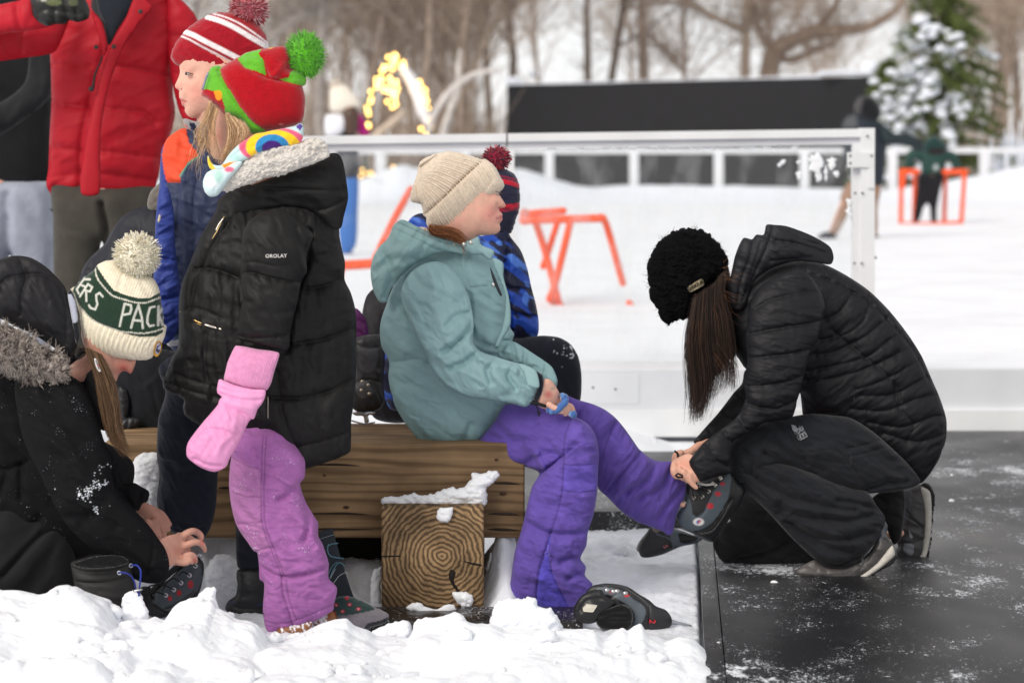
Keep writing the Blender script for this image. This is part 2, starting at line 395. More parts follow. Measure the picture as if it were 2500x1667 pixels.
# ------------------------------------------------------------------ materials (colour comes from each mesh's own dye attribute)
def nt(name):
    m = bpy.data.materials.new(name); m.use_nodes = True; t = m.node_tree; b = t.nodes['Principled BSDF']; return m, t, b
def node(t, ty, **kw):
    n = t.nodes.new(ty)
    for k, v in kw.items():
        if hasattr(n, k) and k not in n.inputs: setattr(n, k, v)
        else: n.inputs[k].default_value = v
    return n
def dyed(name, rough=.8, bumps=((60, .3, .004, 3, 0),), var=.12, vsc=35, spec=.3, sheen=0, sss=0, wave=None, metal=0, coat=0, speck=None):
    """bumps: (scale per metre, strength, distance m, detail, distortion); speck: (scale, threshold, colour)"""
    m, t, b = nt(name); L = t.links
    at = node(t, 'ShaderNodeAttribute', attribute_name='Col'); tc = node(t, 'ShaderNodeTexCoord'); oc = tc.outputs['Object']
    nv = node(t, 'ShaderNodeTexNoise', Scale=vsc, Detail=4.0); L.new(oc, nv.inputs['Vector'])
    mr = node(t, 'ShaderNodeMapRange'); mr.inputs[1].default_value = .3; mr.inputs[2].default_value = .7; mr.inputs[3].default_value = 1-var; mr.inputs[4].default_value = 1+var
    L.new(nv.outputs['Fac'], mr.inputs[0])
    mx = node(t, 'ShaderNodeVectorMath', operation='SCALE'); L.new(at.outputs['Color'], mx.inputs[0]); L.new(mr.outputs[0], mx.inputs['Scale'])
    colo = mx.outputs[0]
    if speck:
        ns = node(t, 'ShaderNodeTexNoise', Scale=speck[0], Detail=3.0, Roughness=.7); L.new(oc, ns.inputs['Vector'])
        n2_ = node(t, 'ShaderNodeTexNoise', Scale=speck[0]*.06, Detail=1.0); L.new(oc, n2_.inputs['Vector'])
        ad = node(t, 'ShaderNodeMath', operation='MULTIPLY_ADD'); ad.inputs[1].default_value = .35; L.new(n2_.outputs['Fac'], ad.inputs[0]); L.new(ns.outputs['Fac'], ad.inputs[2])
        r2 = node(t, 'ShaderNodeMapRange'); r2.inputs[1].default_value = speck[1]; r2.inputs[2].default_value = speck[1]+.04; L.new(ad.outputs[0], r2.inputs[0])
        mm = node(t, 'ShaderNodeMix', data_type='RGBA'); L.new(r2.outputs[0], mm.inputs[0]); L.new(colo, mm.inputs[6]); mm.inputs[7].default_value = (*lin(speck[2]), 1); colo = mm.outputs[2]
    L.new(colo, b.inputs['Base Color'])
    b.inputs['Roughness'].default_value = rough; b.inputs['Specular IOR Level'].default_value = spec; b.inputs['Metallic'].default_value = metal
    b.inputs['Sheen Weight'].default_value = sheen; b.inputs['Sheen Roughness'].default_value = .5; b.inputs['Coat Weight'].default_value = coat
    if sss:
        b.inputs['Subsurface Weight'].default_value = sss; b.inputs['Subsurface Radius'].default_value = (1, .35, .2); b.inputs['Subsurface Scale'].default_value = .006
    prev = None
    for sc, st, di, de, ds in bumps:
        n = node(t, 'ShaderNodeTexNoise', Scale=sc, Detail=float(de), Distortion=float(ds)); L.new(oc, n.inputs['Vector'])
        bp = node(t, 'ShaderNodeBump', Strength=st, Distance=di); L.new(n.outputs['Fac'], bp.inputs['Height'])
        if prev: L.new(prev, bp.inputs['Normal'])
        prev = bp.outputs[0]
    if wave:
        for sc, st, di, rot in wave:
            mp = node(t, 'ShaderNodeMapping'); mp.inputs['Rotation'].default_value = rot; L.new(oc, mp.inputs['Vector'])
            w = node(t, 'ShaderNodeTexWave', Scale=sc, Distortion=1.0, Detail=1.0); w.inputs['Detail Scale'].default_value = 2.0; L.new(mp.outputs[0], w.inputs['Vector'])
            bp = node(t, 'ShaderNodeBump', Strength=st, Distance=di); L.new(w.outputs['Fac'], bp.inputs['Height'])
            if prev: L.new(prev, bp.inputs['Normal'])
            prev = bp.outputs[0]
    if prev: L.new(prev, b.inputs['Normal'])
    return m
M = {}
M['nylon'] = dyed('nylon_shell', .6, ((14, .14, .012, 3, 1.2), (55, .16, .003, 3, .6), (900, .12, .0006, 1, 0)), .06, 12, .35)
M['puffer'] = dyed('puffer_shell', .58, ((26, .12, .006, 4, 1.5), (95, .07, .002, 3, .8)), .06, 20, .26)
M['cotton'] = dyed('twill_fabric', .85, ((16, .14, .012, 4, 1.0), (70, .12, .003, 3, .4), (1400, .25, .0005, 1, 0)), .13, 22, .25, .1)
M['snowpants'] = dyed('twill_with_snow', .85, ((16, .14, .012, 4, 1.0), (70, .12, .003, 3, .4), (1400, .25, .0005, 1, 0)), .08, 30, .2, .1, speck=(260, .865, (235, 240, 250)))
M['flecked'] = dyed('shell_with_snow_flecks', .75, ((14, .14, .010, 3, 1.0), (70, .12, .003, 3, .4)), .10, 25, .12, .0, speck=(330, .905, (225, 230, 240)))
M['knit'] = dyed('knit_wool', .95, ((420, .6, .002, 2, 0), (60, .2, .004, 2, 0)), .10, 90, .1, .35)
M['fleece'] = dyed('fleece', .95, ((500, .5, .002, 2, 0), (120, .3, .003, 2, 0)), .08, 60, .05, .4)
M['sherpa'] = dyed('sherpa_pile', .95, ((190, .9, .006, 2, .5), (60, .3, .006, 2, 0)), .10, 120, .05, .3)
M['boucle'] = dyed('boucle_yarn', .95, ((300, .8, .004, 3, .5),), .2, 120, .08)
M['yarn'] = dyed('yarn', .9, (), .15, 200, .1, .3)
M['hair'] = dyed('hair', .42, (), .25, 300, .45)
M['skin'] = dyed('skin', .5, ((450, .14, .0010, 3, 0), (1100, .15, .0005, 2, 0)), .07, 70, .35, 0, .12)
M['leather'] = dyed('boot_leather', .45, ((60, .2, .003, 3, .5), (700, .15, .0006, 2, 0)), .1, 60, .45)
M['rubber'] = dyed('rubber', .6, ((300, .15, .001, 2, 0),), .1, 60, .3)
M['chrome'] = dyed('steel', .28, ((200, .05, .0005, 2, 0),), .05, 60, .5, metal=1.0)
M['print'] = dyed('printed_ink', .6, (), .04, 60, .3)
M['plastic'] = dyed('tube_plastic', .4, ((30, .08, .004, 2, 0),), .06, 8, .45, speck=(40, .86, (240, 240, 245)))
M['white_metal'] = dyed('white_paint', .45, ((12, .05, .004, 3, 0),), .05, 5, .4)
M['screen'] = dyed('matte_screen', .7, ((200, .1, .002, 2, 0),), .06, 3, .25)
M['bark'] = dyed('bark', .9, ((30, .6, .03, 4, .5),), .25, 6, .15)
M['needle'] = dyed('needles', .7, (), .35, 3, .2)
M['wet'] = dyed('wet_plank', .35, ((40, .4, .004, 4, 1.0),), .3, 30, .4, speck=(120, .80, (225, 230, 238)))
M['jeans'] = dyed('denim', .9, ((10, .4, .02, 4, 1.0), (900, .2, .0006, 1, 0)), .15, 12, .15)
def snow_mat(name, sc=1.0, dirt=0.0, base=(232, 236, 245)):
    m, t, b = nt(name); L = t.links; tc = node(t, 'ShaderNodeTexCoord'); oc = tc.outputs['Object']; prev = None
    for s, st, di in ((9*sc, .30, .03), (45*sc, .28, .010), (260*sc, .28, .0022)):
        n = node(t, 'ShaderNodeTexNoise', Scale=s, Detail=4.0, Roughness=.6); L.new(oc, n.inputs['Vector'])
        bp = node(t, 'ShaderNodeBump', Strength=st, Distance=di); L.new(n.outputs['Fac'], bp.inputs['Height'])
        if prev: L.new(prev, bp.inputs['Normal'])
        prev = bp.outputs[0]
    L.new(prev, b.inputs['Normal'])
    n = node(t, 'ShaderNodeTexNoise', Scale=5.0*sc, Detail=5.0); L.new(oc, n.inputs['Vector'])
    mr = node(t, 'ShaderNodeMapRange'); mr.inputs[1].default_value = .45; mr.inputs[2].default_value = .8; L.new(n.outputs['Fac'], mr.inputs[0])
    mm = node(t, 'ShaderNodeMix', data_type='RGBA'); L.new(mr.outputs[0], mm.inputs[0]); mm.inputs[6].default_value = (*lin(base), 1)
    mm.inputs[7].default_value = (*(lin(base)*(1-dirt)+lin((130, 120, 112))*dirt), 1)
    L.new(mm.outputs[2], b.inputs['Base Color']); b.inputs['Roughness'].default_value = .7; b.inputs['Specular IOR Level'].default_value = .25
    b.inputs['Subsurface Weight'].default_value = .35; b.inputs['Subsurface Radius'].default_value = (.8, .9, 1); b.inputs['Subsurface Scale'].default_value = .02
    return m
M['snow'] = snow_mat('snow', 1.0, .04, (240, 243, 249))
M['snow_dirty'] = snow_mat('trodden_snow', 1.0, .35, (232, 236, 244))
M['snow_far'] = snow_mat('far_snow', .12, .04)
M['ice'] = snow_mat('scuffed_ice', .35, .17, (240, 242, 248))
def mat_rubber():
    m, t, b = nt('snow_dusted_rubber'); L = t.links; tc = node(t, 'ShaderNodeTexCoord'); oc = tc.outputs['Object']
    mp = node(t, 'ShaderNodeMapping'); mp.inputs['Scale'].default_value = (1, .55, 1); L.new(oc, mp.inputs['Vector'])
    def noise_(sc, de, ro=.6, v=mp.outputs[0]):
        n = node(t, 'ShaderNodeTexNoise', Scale=sc, Detail=float(de), Roughness=ro); L.new(v, n.inputs['Vector']); return n.outputs['Fac']
    def rng(x, a, c):
        r = node(t, 'ShaderNodeMapRange'); r.inputs[1].default_value = a; r.inputs[2].default_value = c; L.new(x, r.inputs[0]); return r.outputs[0]
    def mth(op, x, y):
        n = node(t, 'ShaderNodeMath', operation=op)
        for i, v in enumerate((x, y)):
            if isinstance(v, (int, float)): n.inputs[i].default_value = v
            else: L.new(v, n.inputs[i])
        return n.outputs[0]
    big = noise_(1.6, 3); mid = noise_(9, 4); fine = noise_(120, 4, .8); dust = noise_(300, 3, .85)
    cov = mth('ADD', mth('MULTIPLY', big, .5), mth('MULTIPLY', mid, .5))
    f1 = rng(mth('ADD', mth('MULTIPLY', fine, .6), mth('MULTIPLY', cov, .6)), .672, .70)      # crumbs
    f2 = rng(mth('ADD', mth('MULTIPLY', dust, .55), mth('MULTIPLY', cov, .6)), .63, .72)     # dust
    f3 = rng(mth('ADD', mth('MULTIPLY', noise_(38, 6, .75), .65), mth('MULTIPLY', cov, .75)), .805, .865)  # packed patches
    dry = rng(noise_(.9, 2), .40, .62)
    k = mth('MAXIMUM', mth('MAXIMUM', mth('MULTIPLY', f1, .8), mth('MULTIPLY', f2, .38)), mth('MULTIPLY', f3, .9))
    k = mth('MAXIMUM', k, mth('MULTIPLY', dry, .03))
    dv = node(t, 'ShaderNodeVectorMath', operation='DISTANCE'); L.new(oc, dv.inputs[0]); dv.inputs[1].default_value = (.42, 5.0, .03)
    sp_ = mth('ADD', mth('MULTIPLY', rng(dv.outputs['Value'], .55, .08), .40), mth('MULTIPLY', noise_(17, 6, .72), .9)); k = mth('MAXIMUM', k, rng(sp_, .83, .90))
    dv2 = node(t, 'ShaderNodeVectorMath', operation='DISTANCE'); L.new(oc, dv2.inputs[0]); dv2.inputs[1].default_value = (.85, 5.1, .03)
    s3 = mth('ADD', mth('MULTIPLY', rng(dv2.outputs['Value'], .6, .1), .24), mth('MULTIPLY', noise_(22, 5, .75), .9)); k = mth('MAXIMUM', k, rng(s3, .84, .90))
    mm = node(t, 'ShaderNodeMix', data_type='RGBA'); L.new(k, mm.inputs[0]); mm.inputs[6].default_value = (.012, .012, .014, 1); mm.inputs[7].default_value = (.80, .83, .88, 1)
    L.new(mm.outputs[2], b.inputs['Base Color'])
    rr = node(t, 'ShaderNodeMapRange'); rr.inputs[3].default_value = 0; rr.inputs[4].default_value = .4; L.new(k, rr.inputs[0])
    wet = rng(noise_(1.3, 3), .38, .62); w2 = mth('MULTIPLY_ADD', wet, .28); w2.node.inputs[2].default_value = .24; L.new(mth('ADD', rr.outputs[0], w2), b.inputs['Roughness'])
    b.inputs['Specular IOR Level'].default_value = .34
    bp = node(t, 'ShaderNodeBump', Strength=.5, Distance=.004); L.new(k, bp.inputs['Height'])
    b2 = node(t, 'ShaderNodeBump', Strength=.2, Distance=.002); L.new(noise_(600, 2), b2.inputs['Height']); L.new(bp.outputs[0], b2.inputs['Normal']); L.new(b2.outputs[0], b.inputs['Normal'])
    return m
M['mat'] = mat_rubber()
def wood(name, end=False, centre=(0, 0, 0)):
    m, t, b = nt(name); L = t.links; tc = node(t, 'ShaderNodeTexCoord'); oc = tc.outputs['Object']
    mp = node(t, 'ShaderNodeMapping'); L.new(oc, mp.inputs['Vector'])
    if end:
        mp.inputs['Location'].default_value = [-c for c in centre]
        w = node(t, 'ShaderNodeTexWave', wave_type='RINGS', rings_direction='Y', Scale=27.0, Distortion=7.0, Detail=4.0); w.inputs['Detail Scale'].default_value = 1.0
    else:
        mp.inputs['Scale'].default_value = (.13, 1, 1)
        w = node(t, 'ShaderNodeTexWave', wave_type='BANDS', bands_direction='Z', Scale=11.0, Distortion=14.0, Detail=3.0); w.inputs['Detail Scale'].default_value = .8
    L.new(mp.outputs[0], w.inputs['Vector'])
    st = node(t, 'ShaderNodeMapping'); st.inputs['Scale'].default_value = (60, 60, 60) if end else (3, 90, 90); L.new(oc, st.inputs['Vector'])
    n = node(t, 'ShaderNodeTexNoise', Scale=1.0, Detail=4.0); L.new(st.outputs[0], n.inputs['Vector'])
    n3 = node(t, 'ShaderNodeTexNoise', Scale=9.0, Detail=3.0); L.new(oc, n3.inputs['Vector'])
    cr = node(t, 'ShaderNodeValToRGB'); e = cr.color_ramp.elements
    if end:
        e[0].position = .05; e[0].color = (*lin((92, 72, 51)), 1); e[1].position = .85; e[1].color = (*lin((166, 136, 100)), 1)
    else:
        e[0].position = .0; e[0].color = (*lin((112, 88, 62)), 1); e[1].position = .5; e[1].color = (*lin((144, 117, 86)), 1)
    L.new(w.outputs['Fac'], cr.inputs[0])
    r = node(t, 'ShaderNodeMapRange'); r.inputs[1].default_value = .3; r.inputs[2].default_value = .75; r.inputs[3].default_value = .72; r.inputs[4].default_value = 1.16; L.new(n.outputs['Fac'], r.inputs[0])
    r3 = node(t, 'ShaderNodeMapRange'); r3.inputs[1].default_value = .3; r3.inputs[2].default_value = .7; r3.inputs[3].default_value = .5 if end else .68; r3.inputs[4].default_value = 1.3 if end else 1.15; L.new(n3.outputs['Fac'], r3.inputs[0])
    mu = node(t, 'ShaderNodeMath', operation='MULTIPLY'); L.new(r.outputs[0], mu.inputs[0]); L.new(r3.outputs[0], mu.inputs[1])
    sc = node(t, 'ShaderNodeVectorMath', operation='SCALE'); L.new(cr.outputs[0], sc.inputs[0]); L.new(mu.outputs[0], sc.inputs['Scale'])
    L.new(sc.outputs[0], b.inputs['Base Color']); b.inputs['Roughness'].default_value = .75; b.inputs['Specular IOR Level'].default_value = .25
    bp = node(t, 'ShaderNodeBump', Strength=.35, Distance=.003); L.new(mu.outputs[0], bp.inputs['Height']); L.new(bp.outputs[0], b.inputs['Normal'])
    return m
M['wood'] = wood('weathered_timber')
def glass():
    m = bpy.data.materials.new('acrylic_pane'); m.use_nodes = True; t = m.node_tree; L = t.links; t.nodes.remove(t.nodes['Principled BSDF']); o = t.nodes['Material Output']
    tr = node(t, 'ShaderNodeBsdfTransparent'); tr.inputs[0].default_value = (.97, .98, .98, 1)
    gl = node(t, 'ShaderNodeBsdfGlossy'); gl.inputs['Roughness'].default_value = .05; df = node(t, 'ShaderNodeBsdfDiffuse'); df.inputs[0].default_value = (.75, .77, .8, 1)
    tc = node(t, 'ShaderNodeTexCoord'); mp = node(t, 'ShaderNodeMapping'); mp.inputs['Scale'].default_value = (9, 9, 4); L.new(tc.outputs['Object'], mp.inputs['Vector'])
    n = node(t, 'ShaderNodeTexNoise', Scale=1.0, Detail=5.0); L.new(mp.outputs[0], n.inputs['Vector'])
    r = node(t, 'ShaderNodeMapRange'); r.inputs[1].default_value = .48; r.inputs[2].default_value = .72; r.inputs[3].default_value = .03; r.inputs[4].default_value = .17; L.new(n.outputs['Fac'], r.inputs[0])
    a = node(t, 'ShaderNodeMixShader'); L.new(r.outputs[0], a.inputs[0]); L.new(tr.outputs[0], a.inputs[1]); L.new(df.outputs[0], a.inputs[2])
    b = node(t, 'ShaderNodeMixShader'); b.inputs[0].default_value = .004; L.new(a.outputs[0], b.inputs[1]); L.new(gl.outputs[0], b.inputs[2]); L.new(b.outputs[0], o.inputs[0]); return m
M['glass'] = glass()
def lamp(name, col, s):
    m, t, b = nt(name); b.inputs['Base Color'].default_value = (*col, 1); b.inputs['Emission Color'].default_value = (*col, 1); b.inputs['Emission Strength'].default_value = s; return m
M['bulb'] = lamp('lit_bulb', (1.0, .60, .16), 6.0)
# ------------------------------------------------------------------ camera, sky, sun
cam = bpy.data.cameras.new('camera'); co = bpy.data.objects.new('camera', cam); COL.objects.link(co); scene.camera = co
cam.lens = 85; cam.sensor_width = 36; cam.sensor_fit = 'HORIZONTAL'; cam.clip_end = 2000; cam.clip_start = .1
co.location = (0, 0, CAMH); co.rotation_euler = (math.pi/2-PITCH, 0, 0)
cam.dof.use_dof = True; cam.dof.focus_distance = 5.85; cam.dof.aperture_fstop = 4.0; cam.dof.aperture_blades = 0
w = bpy.data.worlds.new('World'); scene.world = w; w.use_nodes = True; t = w.node_tree; L = t.links; bg = t.nodes['Background']
SUN_EL, SUN_AZ = math.radians(36), math.radians(-140)     # azimuth measured from +Y towards +X
sky = node(t, 'ShaderNodeTexSky', sky_type='NISHITA', sun_disc=False, sun_elevation=SUN_EL, sun_rotation=SUN_AZ)
tc = node(t, 'ShaderNodeTexCoord'); mp = node(t, 'ShaderNodeMapping'); mp.inputs['Scale'].default_value = (1, 1, 2.5); L.new(tc.outputs['Generated'], mp.inputs['Vector'])
nz = node(t, 'ShaderNodeTexNoise', Scale=2.2, Detail=5.0, Distortion=.4); L.new(mp.outputs[0], nz.inputs['Vector'])
cr = node(t, 'ShaderNodeValToRGB'); cr.color_ramp.elements[0].position = .3; cr.color_ramp.elements[0].color = (.84, .85, .88, 1); cr.color_ramp.elements[1].position = .62; cr.color_ramp.elements[1].color = (1, .97, .94, 1)
L.new(nz.outputs['Fac'], cr.inputs[0])
sc_ = node(t, 'ShaderNodeVectorMath', operation='SCALE'); sc_.inputs['Scale'].default_value = 8.6; L.new(cr.outputs[0], sc_.inputs[0])
mx = node(t, 'ShaderNodeMix', data_type='RGBA'); mx.inputs[0].default_value = .88; L.new(sky.outputs[0], mx.inputs[6])
sx = node(t, 'ShaderNodeSeparateXYZ'); L.new(tc.outputs['Generated'], sx.inputs[0]); hz_ = node(t, 'ShaderNodeMapRange'); hz_.inputs[1].default_value = 0; hz_.inputs[2].default_value = .7; hz_.inputs[3].default_value = 1.35; hz_.inputs[4].default_value = .85; L.new(sx.outputs[2], hz_.inputs[0])
s2_ = node(t, 'ShaderNodeVectorMath', operation='SCALE'); L.new(sc_.outputs[0], s2_.inputs[0]); L.new(hz_.outputs[0], s2_.inputs['Scale']); L.new(s2_.outputs[0], mx.inputs[7])
L.new(mx.outputs[2], bg.inputs[0]); bg.inputs[1].default_value = .088
sl = bpy.data.lights.new('sun', 'SUN'); sl.energy = 2.0; sl.angle = math.radians(30); sl.color = (1, .93, .84)
so = bpy.data.objects.new('sun', sl); COL.objects.link(so)
sd = Vector((math.sin(SUN_AZ)*math.cos(SUN_EL), math.cos(SUN_AZ)*math.cos(SUN_EL), math.sin(SUN_EL)))
so.rotation_euler = sd.to_track_quat('Z', 'Y').to_euler(); so.location = (0, 0, 20)
scene.view_settings.view_transform = 'Standard'; scene.view_settings.look = 'None'; scene.view_settings.gamma = 1; scene.view_settings.exposure = 0.27
scene.cycles.max_bounces = 8; scene.cycles.transparent_max_bounces = 12; scene.cycles.use_denoising = True
# ------------------------------------------------------------------ ground
def X_at(px, Y): return (px-SW/2)/FPX*Y*1.0
SNOWC = (243, 245, 250)
def xe(y, o=0): return .544+(y-7.01)*.0675+o
def gz(x, y):
    far = np.clip((y-7.2)/1.0, 0, 1)
    return (.018*n2(x, y, .35, 1)+.010*np.abs(n2(x, y, .07, 2))+.006*np.abs(n2(x, y, .025, 3)))*(1-.5*far)-.004
def heap(x, y, cx, cy, rx, ry, h): return h*np.exp(-(((x-cx)/rx)**2+((y-cy)/ry)**2))
def ground(x, y):
    z = gz(x, y)
    for px, py, Yh, rx, ry, h in ((330, 1150, 6.15, .16, .18, .30), (560, 1380, 6.2, .22, .15, .17), (900, 1460, 6.22, .16, .1, .05), (1235, 1400, 6.05, .05, .12, .19),
                                  (1260, 1300, 6.35, .1, .15, .12), (1500, 1420, 6.5, .25, .25, .04), (1600, 1330, 6.8, .1, .1, .03), (1480, 1345, 6.75, .1, .1, .035)):
        X0 = float(P(px, py, Yh)[0]); b = heap(x, y, X0, Yh, rx, ry, h); z = z+b*(1+.10*n2(x, y, .05, 4))+np.minimum(b*6, 1)*(.012*n2(x, y, .035, 4)+.008*np.abs(n2(x, y, .014, 6)))
    z = z-.06*np.clip((x-xe(y)+.01)*60, 0, 1); wet = np.clip(1-np.hypot((x-float(P(1080, 1500, 5.75)[0]))/.5, (y-5.72)/.2), 0, 1)
    return z-.01*wet
add('snow_ground', grid_surf(np.linspace(-2.2, .56, 420), np.linspace(4.2, 9.48, 520), ground, SNOWC), M['snow_dirty'], kind='structure')
gsheet = grid_surf(np.linspace(-90, 90, 40), np.linspace(-4, 180, 60), lambda x, y: -.035+.0*x, SNOWC)
add('ground', gsheet, M['snow_far'], kind='structure')
# trodden dark board under the bench
def prism(poly, z0, z1, col=(20, 20, 22)):
    n = len(poly); g = np.array(poly, float); V = np.concatenate([np.column_stack([g, np.full(n, z1)]), np.column_stack([g, np.full(n, z0)])])
    F = [(0, k, k+1) for k in range(1, n-1)]+[(n, n+k+1, n+k) for k in range(1, n-1)]
    for k in range(n): m = (k+1) % n; F += [(k, k+n, m+n), (k, m+n, m)]
    p_ = Piece(); p_.V = V; p_.F = np.array(F); p_.C = np.tile(lin(col), (2*n, 1)); return p_
add('rubber_path', prism([(xe(4, .043), 4.0), (3.4, 4.0), (3.4, 9.42), (xe(9.42, .043), 9.42)], -.03, .030), M['mat'], kind='structure', shade=False)
add('rubber_edging', merge(prism([(xe(4), 4.0), (xe(4, .0405), 4.0), (xe(7.255, .0405), 7.255), (xe(7.255), 7.255)], -.03, .026), prism([(-2.2, 7.20), (xe(7.2, -.002), 7.2), (xe(7.255, -.002), 7.255), (-2.2, 7.255)], -.03, .05)), M['mat'], kind='structure', shade=False)
add('rubber_path', prism([(-2.2, 7.258), (xe(7.258, .0405), 7.258), (xe(8.75, .0405), 8.75), (-2.2, 8.75)], -.03, .034), M['mat'], kind='structure', shade=False)
def heapz(x, y):
    e = np.clip((.62-x)/.35, 0, 1)*np.clip((y-8.35-.25*n2(x, y, .4, 9))/.45, 0, 1)
    return e*(.05+.06*np.clip((y-8.6)/.7, 0, 1)+.012*n2(x, y, .09, 8)+.02*n2(x, y, .3, 7))-.02
add('snow_drift', grid_surf(np.linspace(-2.5, .75, 260), np.linspace(8.2, 9.47, 120), heapz, SNOWC), M['snow'], kind='structure')
add('ice', grid_surf(np.linspace(-26, 26, 160), np.linspace(9.62, 41.4, 220), lambda x, y: .2+.008*n2(x, y, .5, 3)+.006*n2(x, y, .12, 5), SNOWC), M['ice'], kind='structure')
prof = np.array([(-400, 430), (300, 440), (600, 445), (870, 445), (930, 420), (985, 401), (1010, 412), (1100, 405), (1270, 411), (1346, 433), (1400, 452), (1450, 457), (1600, 452), (1900, 455), (2140, 464), (2330, 440), (2420, 425), (2500, 404), (2900, 400)], float)
def bankz(x, y):
    px = SW/2+x/40*FPX; top = CAMH-(np.interp(px, prof[:, 0], prof[:, 1])-351)/FPX*40
    s = np.exp(-((y-40.3)/np.where(y < 40.3, 1.3, .7))**2); return .19+(top-.19)*s+.03*n2(x, y, .5, 2)*s
add('snow_bank', grid_surf(np.linspace(-12, 12, 200), np.linspace(37.0, 41.6, 50), bankz, SNOWC), M['snow_far'], kind='structure')
add('snow_field', grid_surf(np.linspace(-60, 60, 90), np.linspace(42.5, 110, 60), lambda x, y: .1+.25*n2(x, y, 6, 4)+np.clip((y-55)/60, 0, 1)*1.2, SNOWC), M['snow_far'], kind='structure')
# ------------------------------------------------------------------ rink barrier
YB = 9.5
def quad(px0, y0a, y0b, px1, y1a, y1b, Y, depth, col, my=0):
    return slab([P(px0, y0b, Y), P(px1, y1b, Y), P(px1, y1a, Y), P(px0, y0a, Y)], depth, col)
def rt(px): return 340.5-(px-150)*.0131      # top edge row of the rail
WH = (228, 229, 232)
bar = empty('rink_barrier', P(2110, 1062, YB), 'long white rink barrier with clear panes, standing behind the timber bench', 'barrier')
add('rail', merge(quad(-260, rt(-260), rt(-260)+20, 1236, rt(1236), rt(1236)+20, YB-.02, .07, WH), quad(1240, rt(1240), rt(1240)+20, 2101, rt(2101), rt(2101)+20, YB-.02, .07, WH)), M['white_metal'], bar, shade=False)
for a, b in ((-260, 1236), (1240, 2101)):
    f = add('panel_frame', merge(quad(a, rt(a)+20, rt(a)+38, b, rt(b)+20, rt(b)+38, YB, .04, (216, 217, 222)), quad(a, 884, 903, b, 884, 903, YB, .04, (222, 223, 226)),
        quad(b-18, rt(b)+38, 884, b, rt(b)+38, 884, YB, .04, WH), quad(a, rt(a)+38, 884, a+16, rt(a)+38, 884, YB, .04, WH)), M['white_metal'], bar, shade=False)
    add('pane', quad(a+14, rt(a)+36, 886, b-16, rt(b)+36, 886, YB+.015, .008, WH), M['glass'], f, shade=False)
add('kick_board', merge(quad(-300, 903, 1000, 3100, 903, 1000, YB-.012, .08, (214, 217, 222)), quad(-300, 1001, 1066, 3100, 1001, 1066, YB-.03, .10, (226, 228, 230))), M['white_metal'], bar, shade=False)
plate = add('joint_plate', quad(1425, 914, 985, 1560, 914, 985, YB-.0145, .01, (216, 219, 224)), M['white_metal'], bar, shade=False)
po = add('post', merge(quad(2102, 313, 1062, 2136, 313, 1062, YB-.036, .08, WH), quad(2082, 350, 1062, 2101, 350, 1062, YB-.01, .05, (220, 221, 224))), M['white_metal'], bar, shade=False)
add('hinge', merge(quad(2069, 372, 409, 2135, 372, 409, YB-.045, .014, (224, 225, 228)), quad(2120, 410, 460, 2135, 409, 460, YB-.045, .013, WH)), M['white_metal'], bar, shade=False)
for x, y in [(2076, 381), (2076, 399), (2128, 381), (2088, 472), (2106, 472), (2086, 643), (2104, 643), (2118, 333), (1448, 946), (1503, 950)]: add('bolt', ball(P(x, y, YB-.045), np.array([3.2, 1.3, 3.2])*YB/FPX, (70, 72, 76), 8, 5), M['rubber'], bar)
add('latch', ptube('M 715,1345 742,1345', YB-.02, 4, (30, 34, 44)), M['rubber'], bar)
sm = []
for s in ('M 0,650 10,615 45,612 30,640 20,655', 'M 140,610 165,600 170,630 150,640', 'M 240,600 270,555 330,570 350,620 330,680 300,720 280,690 250,660', 'M 380,590 420,580 450,600 430,650 400,670 385,640',
          'M 420,690 450,680 475,720 440,740 425,720', 'M 280,700 320,690 330,750 300,760', 'M 360,640 375,650 380,760 365,770', 'M 130,720 160,700 180,740 150,760', 'M 530,900 555,890 556,1060 535,1050 520,980'):
    sm.append(inflate(s, YB+.012, 1, .004, 2.2, (240, 242, 246), rough=5, rsc=5))
add('snow_smear', merge(*sm), M['snow'], bar, kind='stuff')
sm2 = [inflate([(x, 356+6*random.random()), (x+r, 352), (x+2*r, 356), (x+2*r+6, 362), (x+r, 366)], YB+.012, 1, .004, 2.2, (236, 238, 243), rough=4, rsc=6) for x, r in [(1340+k*57+random.uniform(-20, 20), random.uniform(8, 26)) for k in range(11)]]
add('frost_streak', merge(*sm2), M['snow'], bar, kind='stuff')
# far fence
YF = 42.0
ff = empty('far_fence', P(1500, 484, YF), 'pale far rink fence with evenly spaced posts in front of the dark screen', 'fence')
add('rail', quad(-400, 366, 379, 2900, 360, 373, YF, .08, WH), M['white_metal'], ff, shade=False)
add('base_rail', quad(-400, 476, 488, 2900, 476, 488, YF, .08, WH), M['white_metal'], ff, shade=False)
for x in (-320, -113, 94, 301, 508, 715, 927, 1134, 1341, 1548, 1755, 1965, 2180, 2404, 2620):
    add('post', quad(x-11, 368, 490, x+11, 368, 490, YF-.05, .12, WH), M['white_metal'], ff, shade=False)
